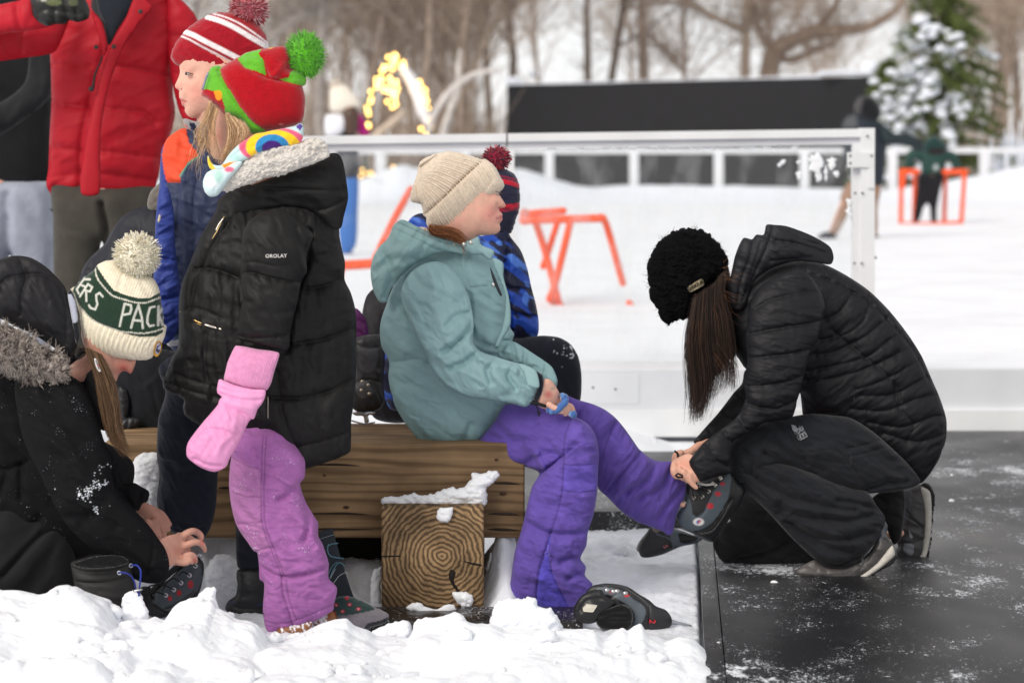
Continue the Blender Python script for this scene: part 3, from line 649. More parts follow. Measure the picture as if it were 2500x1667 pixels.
# screen
sc0 = empty('video_screen', P(1690, 480, 51), 'wide black outdoor video screen with snow along its top edge', 'screen')
add('panel', slab([P(1238, 500, 52.5), P(2134, 500, 48), P(2134, 186, 48), P(1238, 207, 52.5)], .5, (34, 34, 37)), M['screen'], sc0, shade=False)
cap = [ptube('L 70,372 400,366 800,356 1200,346 1450,338', [52.4, 51.5, 50.4, 49.3, 48.6], [2.5, 2, 2, 2.5, 4], (240, 242, 246), 6, 20), ptube('L 1450,325 1560,322 1660,322', 48.3, 6, (242, 244, 248), 8), ball(P(1200+1670*.5527, 308*.5527, 48.2), np.array([22, 16, 22])*48/FPX, SNOWC), ball(P(1252, 197, 52.4), np.array([20, 14, 9])*52/FPX, SNOWC), ball(P(1300, 180, 53), np.array([12, 10, 8])*52/FPX, SNOWC)]
add('snow_cap', merge(*cap), M['snow_far'], sc0, kind='stuff')
# ------------------------------------------------------------------ bare trees
def bare_tree(H, seed, spread=.5, n0=26, col=(112, 98, 86), twig=3):
    """trunk and crown pieces of a leafless tree standing at the origin"""
    rng = np.random.default_rng(seed); tr = []; br = []
    def limb(p, d, L, r, lev):
        m = 5; pp = [p]; dd = d
        for k in range(m-1):
            dd = dd+rng.normal(size=3)*(.10 if lev == 0 else .22)+np.array([0, 0, .05]); dd /= np.linalg.norm(dd); pp.append(pp[-1]+dd*L/(m-1))
        pp = np.array(pp); rr = np.linspace(r, r*(.35 if lev == 0 else .3), m)
        (tr if lev == 0 else br).append(tube(pp, rr, 7 if lev == 0 else (5 if lev == 1 else 3), col if lev < 2 else tuple(int(c*1.08) for c in col), False))
        if lev >= twig: return
        for k in range((n0+10, 9, 6)[lev] if lev < 3 else 0):
            f = rng.uniform(.22 if lev == 0 else .25, 1); i = min(int(f*(m-1)), m-2); g = f*(m-1)-i; q = pp[i]*(1-g)+pp[i+1]*g
            a = rng.uniform(0, 2*math.pi); side = np.array([math.cos(a), math.sin(a), rng.uniform(.25, 1.1)]); nd = dd*.5+side*(spread+.5); nd /= np.linalg.norm(nd)
            limb(q, nd, L*rng.uniform(.22, .42)*(1.15-f*.5) if lev == 0 else L*rng.uniform(.35, .65), max(r*(1-f*.6)*rng.uniform(.25, .45), .008), lev+1)
    limb(np.zeros(3), np.array([rng.normal()*.04, rng.normal()*.04, 1.0]), H, H*.008+.012, 0)
    return merge(*tr), merge(*br)
protos = []
for k, (H, s, n0, colr) in enumerate(((12, 11, 26, (150, 134, 122)), (10, 12, 30, (176, 160, 146)), (14, 13, 24, (140, 126, 116)), (8, 14, 34, (182, 164, 148)))):
    tr, br = bare_tree(H, s, .45, n0, colr)
    o = empty('bare_tree', (0, 0, 0), 'leafless brown winter tree in the wood behind the rink', 'tree', 'bare winter trees behind the rink')
    add('trunk', tr, M['bark'], o); add('crown', br, M['bark'], o); protos.append(o)
spots = []
r_ = random.Random(5)
for px, Yt in [(640, 60), (700, 75), (760, 58), (810, 84), (850, 66), (905, 92), (940, 70), (985, 62), (1030, 80), (1075, 57), (1120, 72), (1160, 90), (1205, 64), (1255, 78), (1300, 95), (1372, 86), (1450, 62), (1490, 98), (1560, 90), (1615, 104), (1690, 92), (1760, 100), (1900, 88), (1985, 96), (2060, 82), (2100, 105), (2330, 78), (2420, 66), (2455, 84), (2495, 72), (2540, 60), (2380, 95),
               (560, 70), (480, 88), (400, 76), (300, 92), (200, 70), (90, 84), (-20, 78), (875, 55), (1010, 52), (1140, 54), (730, 50), (2470, 55),
               (675, 68), (790, 64), (830, 74), (925, 58), (965, 82), (1050, 66), (1100, 64), (1185, 76), (1235, 60), (620, 56), (2440, 74), (2400, 70), (2515, 64)]:
    spots.append((px, Yt))
used = set()
spots = [(a, b) for j, (a, b) in enumerate(spots) if not (1230 < a < 2120 and j % 2 != 0)]
for i, (px, Yt) in enumerate(spots):
    k = r_.randrange(4); src = protos[k]
    if k in used: o = copy_tree(src)
    else: o = src; used.add(k)
    o.location = (float(P(px, 351, Yt)[0]), Yt, 0); o.rotation_euler = (0, 0, r_.uniform(0, 6.28)); s = r_.uniform(.75, 1.25); o.scale = (s, s, s)
for k in range(4):
    if k not in used: protos[k].location = (3*k-4, 85, 0)
# big oak and two plain trunks seen through the sky gap
def twigs(base, n, L, seed, col, r=.009):
    rng = np.random.default_rng(seed); out = []
    i = rng.integers(0, len(base)-1, n); f = rng.random((n, 1)); p = base[i]*(1-f)+base[i+1]*f
    d = rng.normal(size=(n, 3)); d[:, 2] = np.abs(d[:, 2])*.8; d /= np.linalg.norm(d, axis=1)[:, None]; t = np.linspace(0, 1, 5)[None, :, None]
    cv = p[:, None]+d[:, None]*t*(L*rng.uniform(.4, 1, (n, 1, 1)))+rng.normal(size=(n, 1, 3))*.25*t*t
    a = strands(cv, r, lin(col)); j = rng.integers(0, n, n*3); q = cv[j, rng.integers(1, 5, n*3)]
    d = rng.normal(size=(n*3, 3)); d /= np.linalg.norm(d, axis=1)[:, None]
    return merge(a, strands(q[:, None]+d[:, None]*t*L*.4, r*.6, lin(col)))
def limbs(specs, Y, col):
    ps = []; ln = []
    for s, r in specs:
        ps.append(ptube(s, Y, r, col, 8, 14)); g = pts(s); d = dense(g, 14, len(g) > 2, False); ln.append(P(d[:, 0], d[:, 1], np.full(len(d), Y)))
    return ps, ln
def drawn_tree(specs, Y, col, label, n, Lt, seed, grp=None):
    ps, ln = limbs(specs, Y, col); g = pts(specs[0][0])[0]
    o = empty('bare_tree', P(g[0], g[1], Y), label, 'tree', grp); add('trunk', ps[0], M['bark'], o)
    add('crown', merge(*(ps[1:]+[twigs(l, n, Lt, seed+i, col) for i, l in enumerate(ln)])), M['bark'], o); return o
drawn_tree([('L 1215,560 1225,340 1250,230 1330,180 1420,145 1560,135 1660,120 1740,80 1800,30 1840,-60', [26, 24, 22, 19, 17, 14, 12, 10, 8, 4]), ('L 1250,260 1340,265 1420,230 1500,200 1600,120', [9, 8, 7, 5, 3]), ('L 1420,145 1500,60 1560,-60', [9, 7, 5]), ('L 1240,240 1180,120 1150,0 1130,-80', [10, 8, 6, 4])], 58, (158, 140, 126), 'crooked oak with one thick limb reaching right above the black screen', 70, 1.8, 3)
drawn_tree([('L 1120,560 1120,340 1125,120 1130,-120', [13, 12, 11, 8]), ('L 1115,140 1030,100 950,60 880,25 800,12 690,18 600,40', [9, 8, 8, 7, 6, 5, 3]), ('L 1125,120 1200,60 1260,-40', [7, 5, 3])], 56, (162, 146, 132), 'slim straight tree with a long branch reaching left above the black screen', 80, 1.6, 4)
drawn_tree([('L 425,560 425,340 422,150 420,-120', [9, 9, 8, 6])], 60, (150, 134, 122), 'single thin dark trunk left of centre above the black screen', 70, 1.2, 5)
drawn_tree([('L 680,560 672,340 668,150 660,-120', [14, 13, 12, 10]), ('L 700,150 760,220 850,320', [5, 6, 6])], 62, (182, 164, 150), 'pale brown trunk rising above the middle of the black screen', 80, 1.5, 6)
drawn_tree([('K 640,1400 600,1000 605,600 620,200 650,-200', [14, 13, 12, 11, 10]), ('K 180,330 300,230 420,140 540,70 640,-40 720,-120', [8, 12, 12, 11, 10, 8]), ('K 420,140 560,120 640,0', [6, 5, 4])], 36, (158, 150, 144), 'grey trunk with a thick dark branch behind the green pompom', 60, 1.0, 7)
# thicket: far mass of twigs
rng = np.random.default_rng(3); n = 4200
bx = np.concatenate([rng.uniform(-13.0, -.2, int(n*.6)), rng.uniform(-2, 9, int(n*.15)), rng.uniform(10.5, 24, int(n*.25))]); by = rng.uniform(52, 75, len(bx)); hz = rng.uniform(.8, 3.4, len(bx))*np.where((bx > -1) & (bx < 9.5), .6, 1)
t_ = np.linspace(0, 1, 5)[None, :, None]; p0 = np.stack([bx, by, 0*bx], -1); d0 = np.stack([rng.normal(size=len(bx))*.28, rng.normal(size=len(bx))*.2, np.ones(len(bx))], -1)*hz[:, None]
cv = p0[:, None]+d0[:, None]*t_+rng.normal(size=(len(bx), 1, 3))*.35*t_**2
cc = lin((178, 160, 144))*rng.uniform(.55, 1.35, (len(bx), 1))
add('thicket', strands(cv, .022, cc, .3), M['bark'], kind='stuff', label='brown leafless thicket behind the rink', cat='thicket')
# snow-laden fallen limbs
for s, rr, c, lab in (('K 1020,1150 1160,1040 1290,925', [9, 9, 8], (196, 180, 162), 'short pale broken log behind the barrier, under the lit arch'), ('K 1500,1080 1550,930 1640,790 1720,710 1850,620 1960,590 2080,575', [8, 8, 8, 8, 7, 6, 5], (206, 200, 196), 'long curved snow-dusted limb right of the lit arch'), ('K 1590,1200 1660,950 1740,740 1745,520 1760,420', [9, 8, 7, 6, 4], (200, 194, 188), 'upright pale snow-dusted trunk right of the lit arch')):
    g = ptube(s, 44, rr, c, 8, 8); add('fallen_trunk', g, M['bark'], label=lab, cat='log')
# lit arch
ar = empty('lit_arch', P(905, 500, 45), 'garland arch hung with warm lights, half covered in snow', 'arch')
aline = 'K 985,1500 985,1100 985,920 1020,810 1060,710 1110,600 1200,470 1280,540 1400,650 1470,800 1520,1000 1530,1200 1530,1500'
add('garland', ptube(aline, 45, 6, (52, 60, 40), 8, 6), M['needle'], ar)
add('snow_cover', merge(ptube('K 1290,560 1360,660 1420,800 1450,900 1490,1000', 44.8, [10, 14, 15, 14, 10], SNOWC, 8, 6), ptube('K 1140,1380 1180,1000', 45, 2, (90, 80, 70), 6, 6)), M['snow_far'], ar)
g = dense(pts(aline), 5, True, False); rb = random.Random(2); bl = []
for x, y in g:
    if y < 380 and rb.random() < (.6 if x < 935 else .3): bl.append((x+rb.uniform(-7, 7), y+rb.uniform(-6, 6)))
bl += [(600+1200*.2976+rb.gauss(0, 9), y) for y in np.linspace(190, 262, 12)]+[(600+1195*.2976+rb.gauss(0, 8), 150+rb.uniform(-18, 22)) for _ in range(8)]+[(600+1215*.2976+rb.gauss(0, 15), 215+rb.uniform(-18, 18)) for _ in range(7)]
bl += [(1028, 315), (1050, 306), (1040, 330)]
for x, y in bl: add('bulb', ball(P(x, y, 44.7+rb.uniform(-.2, .2)), np.full(3, .032), (255, 200, 90), 8, 5), M['bulb'], ar)
lt = empty('light_string', P(890, 445, 43), 'low string of warm lights seen through the rink panes', 'string lights')
add('wire', ptube('N 170,262 230,240 310,262 400,200 460,205', 43.5, 1.5, (60, 56, 50), 6, 8), M['rubber'], lt)
for x, y in ((185, 230), (205, 255), (235, 240), (250, 262), (275, 245), (290, 268), (405, 195), (425, 205), (215, 215), (262, 232)): add('bulb', ball(P(800+x*.3954, 330+y*.3954, 43.4), np.full(3, .02), (255, 200, 90), 8, 5), M['bulb'], lt)
# ------------------------------------------------------------------ snow-covered spruce
def spruce(px, Y, top_px, half_px, label, seed, snow_side=-1, n=5200, grp=None):
    rng = np.random.default_rng(seed); base = P(px, gy(Y), Y); H = float(P(px, top_px, Y)[2]); Rb = half_px*Y/FPX
    o = empty('spruce', base, label, 'tree', grp)
    add('trunk', tube([base, base+np.array([0, 0, H*.5]), base+np.array([0, 0, H])], [.09, .06, .015], 8, (70, 58, 48)), M['bark'], o)
    nb = 300; cv = []; sn = []
    for b in range(nb):
        f = rng.random()**.8; z = H*(.06+.93*f); a = rng.uniform(0, 6.28); R = Rb*(1-f)**.52*rng.uniform(.6, 1.1)+.06
        d = np.array([math.cos(a), math.sin(a), 0]); m = int(18+R*46)
        for k in range(m):
            s = rng.uniform(.1, 1); p = base+np.array([0, 0, z])+d*R*s+np.array([0, 0, R*(.12-.5*(s-.3)**2)])
            q = d*.5+rng.normal(size=3)*.6; q[2] += .25; q /= np.linalg.norm(q); l = rng.uniform(.06, .16)
            cv.append([p, p+q*l*.5, p+q*l])
        side = snow_side*d[0]-.35*d[1]
        if side+rng.normal()*.35 > .35 and f < .72 or rng.random() < .04:
            for k in range(int(2+R*3)):
                s = rng.uniform(.35, 1.02); p = base+np.array([0, 0, z+.05])+d*R*s+np.array([0, 0, R*(.12-.5*(s-.3)**2)]); e = rng.uniform(.04, .10)
                sn.append(ball(p+rng.normal(size=3)*.03, np.array([e*1.3, e*1.3, e*.75]), SNOWC, 8, 5))
    cv = np.array(cv); cc = lin((92, 104, 58))*rng.uniform(.5, 1.5, (len(cv), 1))
    add('crown', strands(cv, .013, cc, .4), M['needle'], o)
    if sn: add('snow_clump', merge(*sn), M['snow_far'], o, kind='stuff')
    return o
spruce(2290, 44, -70, 215, 'tall dark green spruce heavy with snow on its left side', 4)
spruce(2165, 47, 150, 95, 'small snow-laden spruce beside the right end of the black screen', 5, -1)
for i, (px, tp, hw, lab) in enumerate(((2422, 306, 16, 'first snow-caked shrub right of the spruce'), (2455, 318, 14, 'low snow-caked shrub between two taller ones at the right'), (2486, 300, 18, 'snow-caked shrub at the right edge of the photo'))):
    rng = np.random.default_rng(40+i); b = P(px, gy(43.5), 43.5); ps = []
    for k in range(16):
        a = rng.uniform(0, 6.28); d = np.array([math.cos(a)*.12, math.sin(a)*.12, 1]); Hh = (gy(43.5)-tp)*43.5/FPX*rng.uniform(.6, 1)
        ps.append(tube([b, b+d*Hh*.5, b+d*Hh+rng.normal(size=3)*.06], [.03, .04, .02], 6, (226, 224, 222) if k % 3 else (150, 130, 112), True))
    add('snowy_shrub', merge(*ps), M['snow_far'], label=lab, cat='shrub')
# ------------------------------------------------------------------ skating aids
OR = (238, 82, 24)
def aid(segs, label, Yb):
    g = pts(segs[0][1])[0]; o = empty('skating_aid', P(g[0], g[1], Yb), label, 'skating aid', 'orange skating aids on the ice')
    for nm, s, Yv, r in segs: add(nm, ptube(s, Yv, r, OR, 12, 20), M['plastic'], o)
    return o
aid([('handle_bar', 'N 1205,527 1450,520 1700,512', 14.2, 10), ('cross_bar', 'N 1205,490 1300,480 1455,468', 14.7, 9), ('leg', 'N 1690,505 1718,545 1822,912', [14.2, 14.25, 14.4], 9), ('leg', 'N 1500,530 1400,935 1370,1010', [14.2, 14.3, 14.3], 9), ('leg', 'N 1425,520 1345,770 1330,810', [14.6, 14.65, 14.65], 8), ('leg', 'N 1285,540 1335,690 1430,1050', [14.5, 14.5, 14.4], 9), ('foot_bar', 'N 1370,1015 1440,1052', 14.35, 8), ('end_cap', 'N 1215,480 1215,530', [14.6, 14.2], 11), ('foot_bar', 'N 1860,1035 1882,1062', 14.4, 8)], 'orange tube skating aid standing upright in the snow right of the girl in teal', 14.3)
aid([('leg', 'N 512,335 400,540 280,790', [13.6, 13.4, 13.2], 9), ('handle_bar', 'N 60,805 180,800 300,790', 13.2, 12), ('leg', 'N 90,800 60,900', [13.2, 13.3], 10)], 'orange tube skating aid lying half hidden behind the seated girl in teal', 13.2)
aid([('leg', 'M 945,680 938,1085', 29, 5.5), ('leg', 'M 1048,680 1040,1080', 29.4, 5.5), ('leg', 'M 1282,690 1270,1068', 29.4, 5.5), ('leg', 'M 1428,690 1402,1075', 29, 5.5), ('foot_bar', 'M 935,1088 1165,1090 1402,1078', 29, 5), ('handle_bar', 'M 945,685 1065,690', 29, 7), ('handle_bar', 'M 1275,690 1435,690', 29, 7), ('side_panel', 'M 955,700 950,800', 29, 8)], 'orange frame skating aid pushed by the small child at the right', 29)
# ------------------------------------------------------------------ helpers for figures
def part(parent, name, mat, outline, Y, label=None, **kw):
    kw.setdefault('stitch', mat in ('cotton', 'nylon', 'snowpants'))
    pc = inflate(outline, Y, **kw); o = add(name, pc, M[mat], parent, label); return o, pc
def each(name, pieces, mat, parent, **kw): return [add(name, p, M[mat], parent, **kw) for p in pieces]
def core(spec): return [ptube(s, Y, np.asarray(r, float)*(1 if i == 0 else .26), (200, 150, 130), 12, 10) for i, (s, Y, r) in enumerate(spec)]
SK = (222, 172, 152)
def ballh(c, ax, col, *a): return ball(c, ax*(1 if a else .72), col, *a)
def body_of(parent, pieces, vox, base=SK, paint=(), smooth=3):
    return add('body', skin_paint(remesh(pieces, vox, smooth), base, paint), M['skin'], parent)
def person(base_px, Y, label): return empty('person', P(base_px, gy(Y), Y), label, 'person')
def hair_lock(lines, n, Yr, r, cols, spread=5, seed=1, m=12):
    """strands following traced guide lines: each strand blends two neighbouring guides"""
    rng = np.random.default_rng(seed); G = []
    for s in lines:
        d = dense(pts(s) if isinstance(s, str) else s, 4, True, False); t = np.linspace(0, len(d)-1, m); i = t.astype(int).clip(0, len(d)-2); f = (t-i)[:, None]; G.append(d[i]*(1-f)+d[i+1]*f)
    G = np.array(G); k = rng.uniform(0, len(G)-1, n); i = k.astype(int).clip(0, len(G)-2); f = (k-i)[:, None, None]
    q = G[i]*(1-f)+G[i+1]*f; ln_ = rng.uniform(.62, 1, n)**.6; jj_ = np.linspace(0, 1, m)[None]*ln_[:, None]*(m-1); j0 = jj_.astype(int).clip(0, m-2); jf = (jj_-j0)[..., None]; ri = np.arange(n)[:, None]; q = q[ri, j0]*(1-jf)+q[ri, j0+1]*jf; tt = np.linspace(0, 1, m)[None, :, None]
    q = q+rng.normal(size=(n, 1, 2))*spread*(.35+.65*tt)+np.sin(tt*rng.uniform(2, 7, (n, 1, 1))+rng.uniform(0, 6, (n, 1, 1)))*rng.normal(size=(n, 1, 2))*spread*.45*tt
    Y0, Y1 = Yr; yy = rng.uniform(Y0, Y1, (n, 1))+np.zeros((n, m))
    cv = P(q[..., 0], q[..., 1], yy); c = lin(np.array(cols))[rng.integers(0, len(cols), n)]*rng.uniform(.75, 1.25, (n, 1))
    return strands(cv, rng.uniform(.6, 1.2, n)*r, c, .35)
BLK = (20, 20, 21)
# ================================================================== man in red coat
Yr = 7.6
p = person(330, Yr, 'adult in red puffer coat with raised dark glove, standing at the left, head cropped')
body_of(p, core([('A 690,-420 690,-250 690,-100', Yr, [60, 45, 55]), ('A 690,-100 640,600 620,1100', Yr, [90, 95, 90]), ('A 480,1100 470,1700 470,2950', Yr, [58, 45, 30]), ('A 740,1100 740,1700 740,2950', Yr, [58, 45, 30]), ('A 900,-60 1130,250 1110,720 1090,900', Yr, [40, 36, 28, 22]), ('A 480,-60 60,230 -220,260 0,120 260,60', [Yr, Yr-.1, Yr-.2, Yr-.25, Yr-.28], [40, 36, 30, 26, 20])])+[ballh(P(286, -190, Yr), np.array([.095, .11, .135]), SK)], .008)
RED = (172, 16, 34)
part(p, 'trousers', 'cotton', 'A 315,1080 600,1090 900,1090 925,1250 905,1700 880,2400 870,2960 740,2970 690,2400 640,1700 600,1420 560,1700 520,2400 500,2970 350,2970 330,2300 315,1600 312,1300', Yr, k=.8, T=.13, h=7, col=(66, 63, 57), folds=[(9, 70, 2.5, 70), (5, 30, 3, 20)], grooves=[('A 612,1200 640,1350 600,1500', 22, 10, 'g')])
_, coat = part(p, 'coat', 'puffer', 'A 300,80 420,-90 560,-150 810,-150 980,-80 1060,60 1040,260 1015,420 1020,560 1032,660 1015,760 985,840 955,920 930,1050 885,1162 700,1148 480,1140 310,1108 322,1165 296,1140 272,1090 284,1000 292,800 302,600 298,400 290,220', Yr, k=.55, T=.19, h=5, col=RED,
     grooves=[('A 300,385 430,382 552,392', 16, 9, 'p'), ('A 645,392 800,405 1010,452', 16, 9, 'p'), ('A 305,628 420,622 535,632', 16, 9, 'p'), ('A 600,632 760,650 870,668 930,720', 16, 9, 'p'), ('A 295,880 400,878 490,890', 15, 9, 'p'), ('A 590,890 760,905 960,935', 15, 9, 'p'), ('A 480,1010 700,1035 900,1060', 10, 9, 'p'), ('A 290,1050 400,1030 480,1040', 9, 9, 'p'),
              ('A 650,285 575,480 520,720 490,900 475,1140', 15, 7, 'c'), ('A 760,200 645,470 605,720 590,900 580,1140', 10, 7, 'c'), ('A 870,660 930,760 985,900', 8, 8, 'c')],
     folds=[(8, 40, 3, 15), (6, 24, 2.5, -30), (6, 70, 2, 60)], paint=[('poly', 'A 540,-160 820,-160 812,-5 740,110 690,190 635,285 600,120 560,60', (30, 31, 36))])
add('placket', merge(inflate('A 805,-30 895,38 820,140 740,260 650,480 600,720 590,900 582,1140 478,1140 495,900 530,720 585,470 650,270 740,110', Yr-.178, k=.3, T=.012, h=5, col=(168, 15, 32), folds=[(3, 40, 3, 70)]), inflate('A 535,60 600,130 635,280 610,330 590,250 560,150', Yr-.172, k=.3, T=.012, h=5, col=RED)), M['puffer'], p)
add('shirt', inflate('A 560,-180 640,-200 800,-180 805,-10 745,95 690,180 640,270 610,130 575,50', Yr-.155, k=.3, T=.02, h=5, col=(33, 38, 47), folds=[(4, 30, 3, 80)]), M['cotton'], p)
each('snap', [ball(P(x, y, Yr-.20), np.array([.007, .003, .007]), (58, 50, 48)) for x, y in pts('A 827,70 670,276 566,279')], 'rubber', p)
add('zip_pull', merge(ptube('A 602,330 590,370 560,440 548,520', Yr-.19, [2.2, 2, 2.5, 3.5], (40, 34, 34)), ball(P(*pts('A 538,525')[0], Yr-.195), np.array([.009, .005, .008]), (46, 40, 40))), M['rubber'], p)
part(p, 'sleeve', 'puffer', 'A 1000,-40 1090,20 1160,110 1185,250 1190,450 1170,640 1150,730 1110,735 1075,700 1050,640 1020,520 1000,400 985,250 980,80', Yr-.04, k=.8, T=.1, h=5, col=RED, grooves=[('A 1000,420 1190,470', 12, 9, 'p'), ('A 990,210 1180,220', 12, 9, 'p'), ('A 1040,640 1180,650', 10, 9, 'p')], folds=[(7, 30, 3, 10)])
part(p, 'sleeve', 'puffer', 'A 420,40 400,140 330,300 280,322 130,345 0,362 -250,390 -345,260 -300,90 -200,110 0,120 150,130 300,100 360,40', [('A 400,100', Yr-.12), ('A -250,260', Yr-.25)], k=.7, T=.1, h=5, col=RED, grooves=[('A 150,150 130,340', 12, 9, 'p'), ('A -60,130 -50,370', 12, 9, 'p')], folds=[(9, 34, 3, 5), (6, 22, 2, 40)])
part(p, 'sleeve', 'puffer', 'A -345,260 -320,120 -200,90 0,28 120,2 190,-25 215,40 292,150 220,175 120,190 0,210 -200,330', [('A -300,200', Yr-.3), ('A 250,60', Yr-.32)], k=.75, T=.08, h=5, col=(182, 22, 40), folds=[(7, 30, 3, 150)], grooves=[('A 100,0 130,190', 8, 8, 'g')])
part(p, 'glove', 'leather', 'A 182,30 176,-30 230,-75 350,-85 450,-55 500,-5 528,60 520,110 460,132 405,122 385,143 320,146 285,156 225,130 190,85', Yr-.36, k=.8, T=.06, h=4, col=(26, 27, 25), grooves=[('A 395,120 400,60 380,-20', 10, 7, 'c'), ('A 330,140 330,60', 8, 6, 'c'), ('A 460,128 455,60', 8, 6, 'c'), ('A 200,100 290,60 480,90', 6, 7, 'g')], folds=[(4, 18, 1.5, 30)], paint=[('ell', 'A 330,20', (92, 98, 60), 20, 9), ('ell', 'A 270,5', (150, 150, 140), 8, 4), ('ell', 'A 440,20', (80, 84, 56), 12, 10)])
# ================================================================== onlooker at far left
Yl = 8.7
p = person(40, Yl, 'adult in black jacket and pale grey jeans behind the red puffer coat, at left edge')
body_of(p, core([('A -60,-520 -60,-350 -60,-200', Yl, [55, 42, 50]), ('A -60,-200 -40,500 0,1100', Yl, [85, 90, 85]), ('A -70,1050 -60,1700 -60,2650', Yl, [52, 40, 28]), ('A 150,1050 160,1700 150,2650', Yl, [52, 40, 28]), ('A 200,-100 290,420 70,640 -60,600', [Yl, Yl-.1, Yl-.22, Yl-.24], [38, 34, 28, 22]), ('A -300,-100 -330,420 -260,700', Yl, [38, 34, 28])])+[ballh(P(-25, -240, Yl), np.array([.095, .11, .135]), SK)], .009)
part(p, 'trousers', 'jeans', 'A -240,1060 0,1060 290,1060 312,1250 318,1568 300,2100 280,2670 150,2670 120,2100 60,1500 20,1700 -10,2300 -20,2670 -150,2670 -190,2100 -230,1500', Yl, k=.8, T=.13, h=8, col=(158, 164, 178), folds=[(14, 60, 3, 85), (8, 30, 3, 70)], grooves=[('A 60,1150 60,1500', 26, 12, 'g')])
part(p, 'jacket', 'cotton', 'A -380,0 -250,-250 -60,-300 150,-250 260,-120 310,80 318,500 312,900 312,1085 200,1092 0,1088 -250,1085 -370,700', Yl, k=.55, T=.17, h=7, col=(24, 25, 27), folds=[(10, 60, 3, 60)])
part(p, 'sleeve', 'cotton', 'A 160,-160 270,-80 318,120 325,430 300,560 220,650 100,735 0,800 -120,830 -160,720 -60,640 60,570 150,480 170,300 150,60', [('A 250,0', Yl-.15), ('A 0,720', Yl-.28)], k=.75, T=.09, h=6, col=(28, 29, 32), folds=[(12, 34, 3, 130), (6, 20, 2, 100)])
# ================================================================== boy in striped bobble hat
Yb = 5.88
p = person(560, Yb, 'boy in red and white striped bobble hat and orange-shouldered blue jacket, standing in profile')
face = inflate('B 262,300 250,455 254,500 246,535 228,575 217,597 224,618 248,628 250,640 245,655 250,668 246,682 262,698 258,706 266,716 262,730 272,740 290,746 286,770 300,800 325,820 365,826 420,800 470,790 520,820 620,760 720,640 780,480 780,320 700,220 560,170 400,190', Yb-.02, k=.66, T=.082, h=2.4, col=SK, it=1,
    grooves=[('B 258,640 256,660 262,680', 2, 3, 'g'), ('B 268,600 282,615 276,632', 3, 5, 'g'), ('B 285,745 310,742', 2.5, 6, 'g'), ('B 330,640 300,690', 2, 10, 'g'), ('B 255,702 282,705 300,712', 4, 3.5, 'g'), ('B 268,612 276,622 268,634', 2.5, 3, 'g'), ('B 300,500 335,520 370,515', 6, 12, 'g'), ('B 256,610 262,618', 3, 4, 'r'), ('B 340,640 380,680', 3, 22, 'r'), ('B 300,545 318,552', 2, 8, 'g')])
neck = core([('B 480,720 500,860 540,1000', Yb, [44, 42, 52]), ('Z 455,380 450,620 440,880', Yb, [60, 62, 60]), ('Z 425,860 425,1050 420,1230', Yb-.03, [42, 36, 24]), ('Z 520,860 560,1050 570,1330', Yb+.03, [42, 36, 24]), ('Z 404,476 388,530 388,700', [Yb, Yb-.09, Yb-.11], [18, 20, 18]), ('Z 540,370 560,560 540,720', Yb+.1, [30, 26, 20])])
body_of(p, [face]+neck, .0028, SK, [('line', 'B 259,701 283,704 298,710', (176, 96, 92), 2.6), ('ell', 'B 268,722', (204, 120, 112), 9, 5, 2), ('ell', 'B 265,694', (200, 122, 112), 8, 3, 2), ('ell', 'B 365,650', (226, 158, 142), 40, 36, 1.0), ('ell', 'B 232,600', (232, 156, 138), 12, 10, 1), ('line', 'B 300,507 322,512 344,518', (110, 76, 62), 1.5), ('ell', 'B 266,622', (150, 88, 78), 2.5, 2, 2), ('fn', lambda x, y: (n2(x, y, 16, 3)-.15)*.28, (226, 150, 136))], 2)
add('eye', merge(ball(P(*pts('B 308,514')[0], Yb-.058), np.array([.0075, .0075, .0045]), (196, 186, 182)), ball(P(*pts('B 298,514')[0], Yb-.0625), np.array([.003, .004, .0038]), (70, 62, 58))), M['skin'], p)
add('eyelash', merge(ptube('B 292,503 306,505 330,512 348,520', [Yb-.064, Yb-.067, Yb-.067, Yb-.062], 1.0, (128, 94, 76), 6)), M['hair'], p)
HR = (158, 16, 34)
st = lambda a, w_: ('line', a, (236, 228, 230), w_)
hat, hp = part(p, 'hat', 'knit', 'B 190,402 198,360 222,300 262,250 290,215 350,165 420,122 480,95 540,88 610,88 690,105 770,150 825,205 858,260 876,345 868,430 800,520 700,590 560,565 430,560 380,532 320,492 250,462 214,446', Yb-.02, k=.78, T=.118, h=3.2, col=HR, rough=1.2,
    paint=[st('B 285,222 360,250 460,302 560,352 680,415', 6.2), st('B 262,252 340,285 430,335 520,380 630,440', 2.2), st('B 448,122 540,150 640,195 750,260 880,338', 6.2), st('B 488,98 580,125 680,170 780,235 878,310', 2.0)],
    grooves=[('B 255,262 340,300 440,352 560,410 680,470', 7, 4, 'c'), ('B 205,440 260,462 330,495 420,560', -3, 6, 'c')], folds=[(3, 25, 2, 35), (1.2, 5, 1, 0)])
add('pompom', pompom(350+735*.3508, 62*.3508, 47, 50, Yb-.01, [(176, 24, 46), (150, 14, 34), (236, 196, 200), (228, 176, 184)], 2600, .001, .14, [.3, .25, .25, .2]), M['yarn'], hat)
part(p, 'collar', 'fleece', 'B 275,832 295,826 345,842 420,860 470,900 440,990 390,1000 345,920 300,890 282,868', Yb-.06, k=.7, T=.03, h=3, col=(150, 146, 146), paint=[('poly', 'B 275,850 300,880 350,930 400,1000 380,1080 330,985 300,900 272,890', (226, 70, 34)), ('poly', 'B 318,850 360,860 420,960 440,1060 400,1020 345,930', (30, 34, 56))])
BL = (42, 60, 136); NV = (44, 54, 84); ORJ = (226, 74, 36)
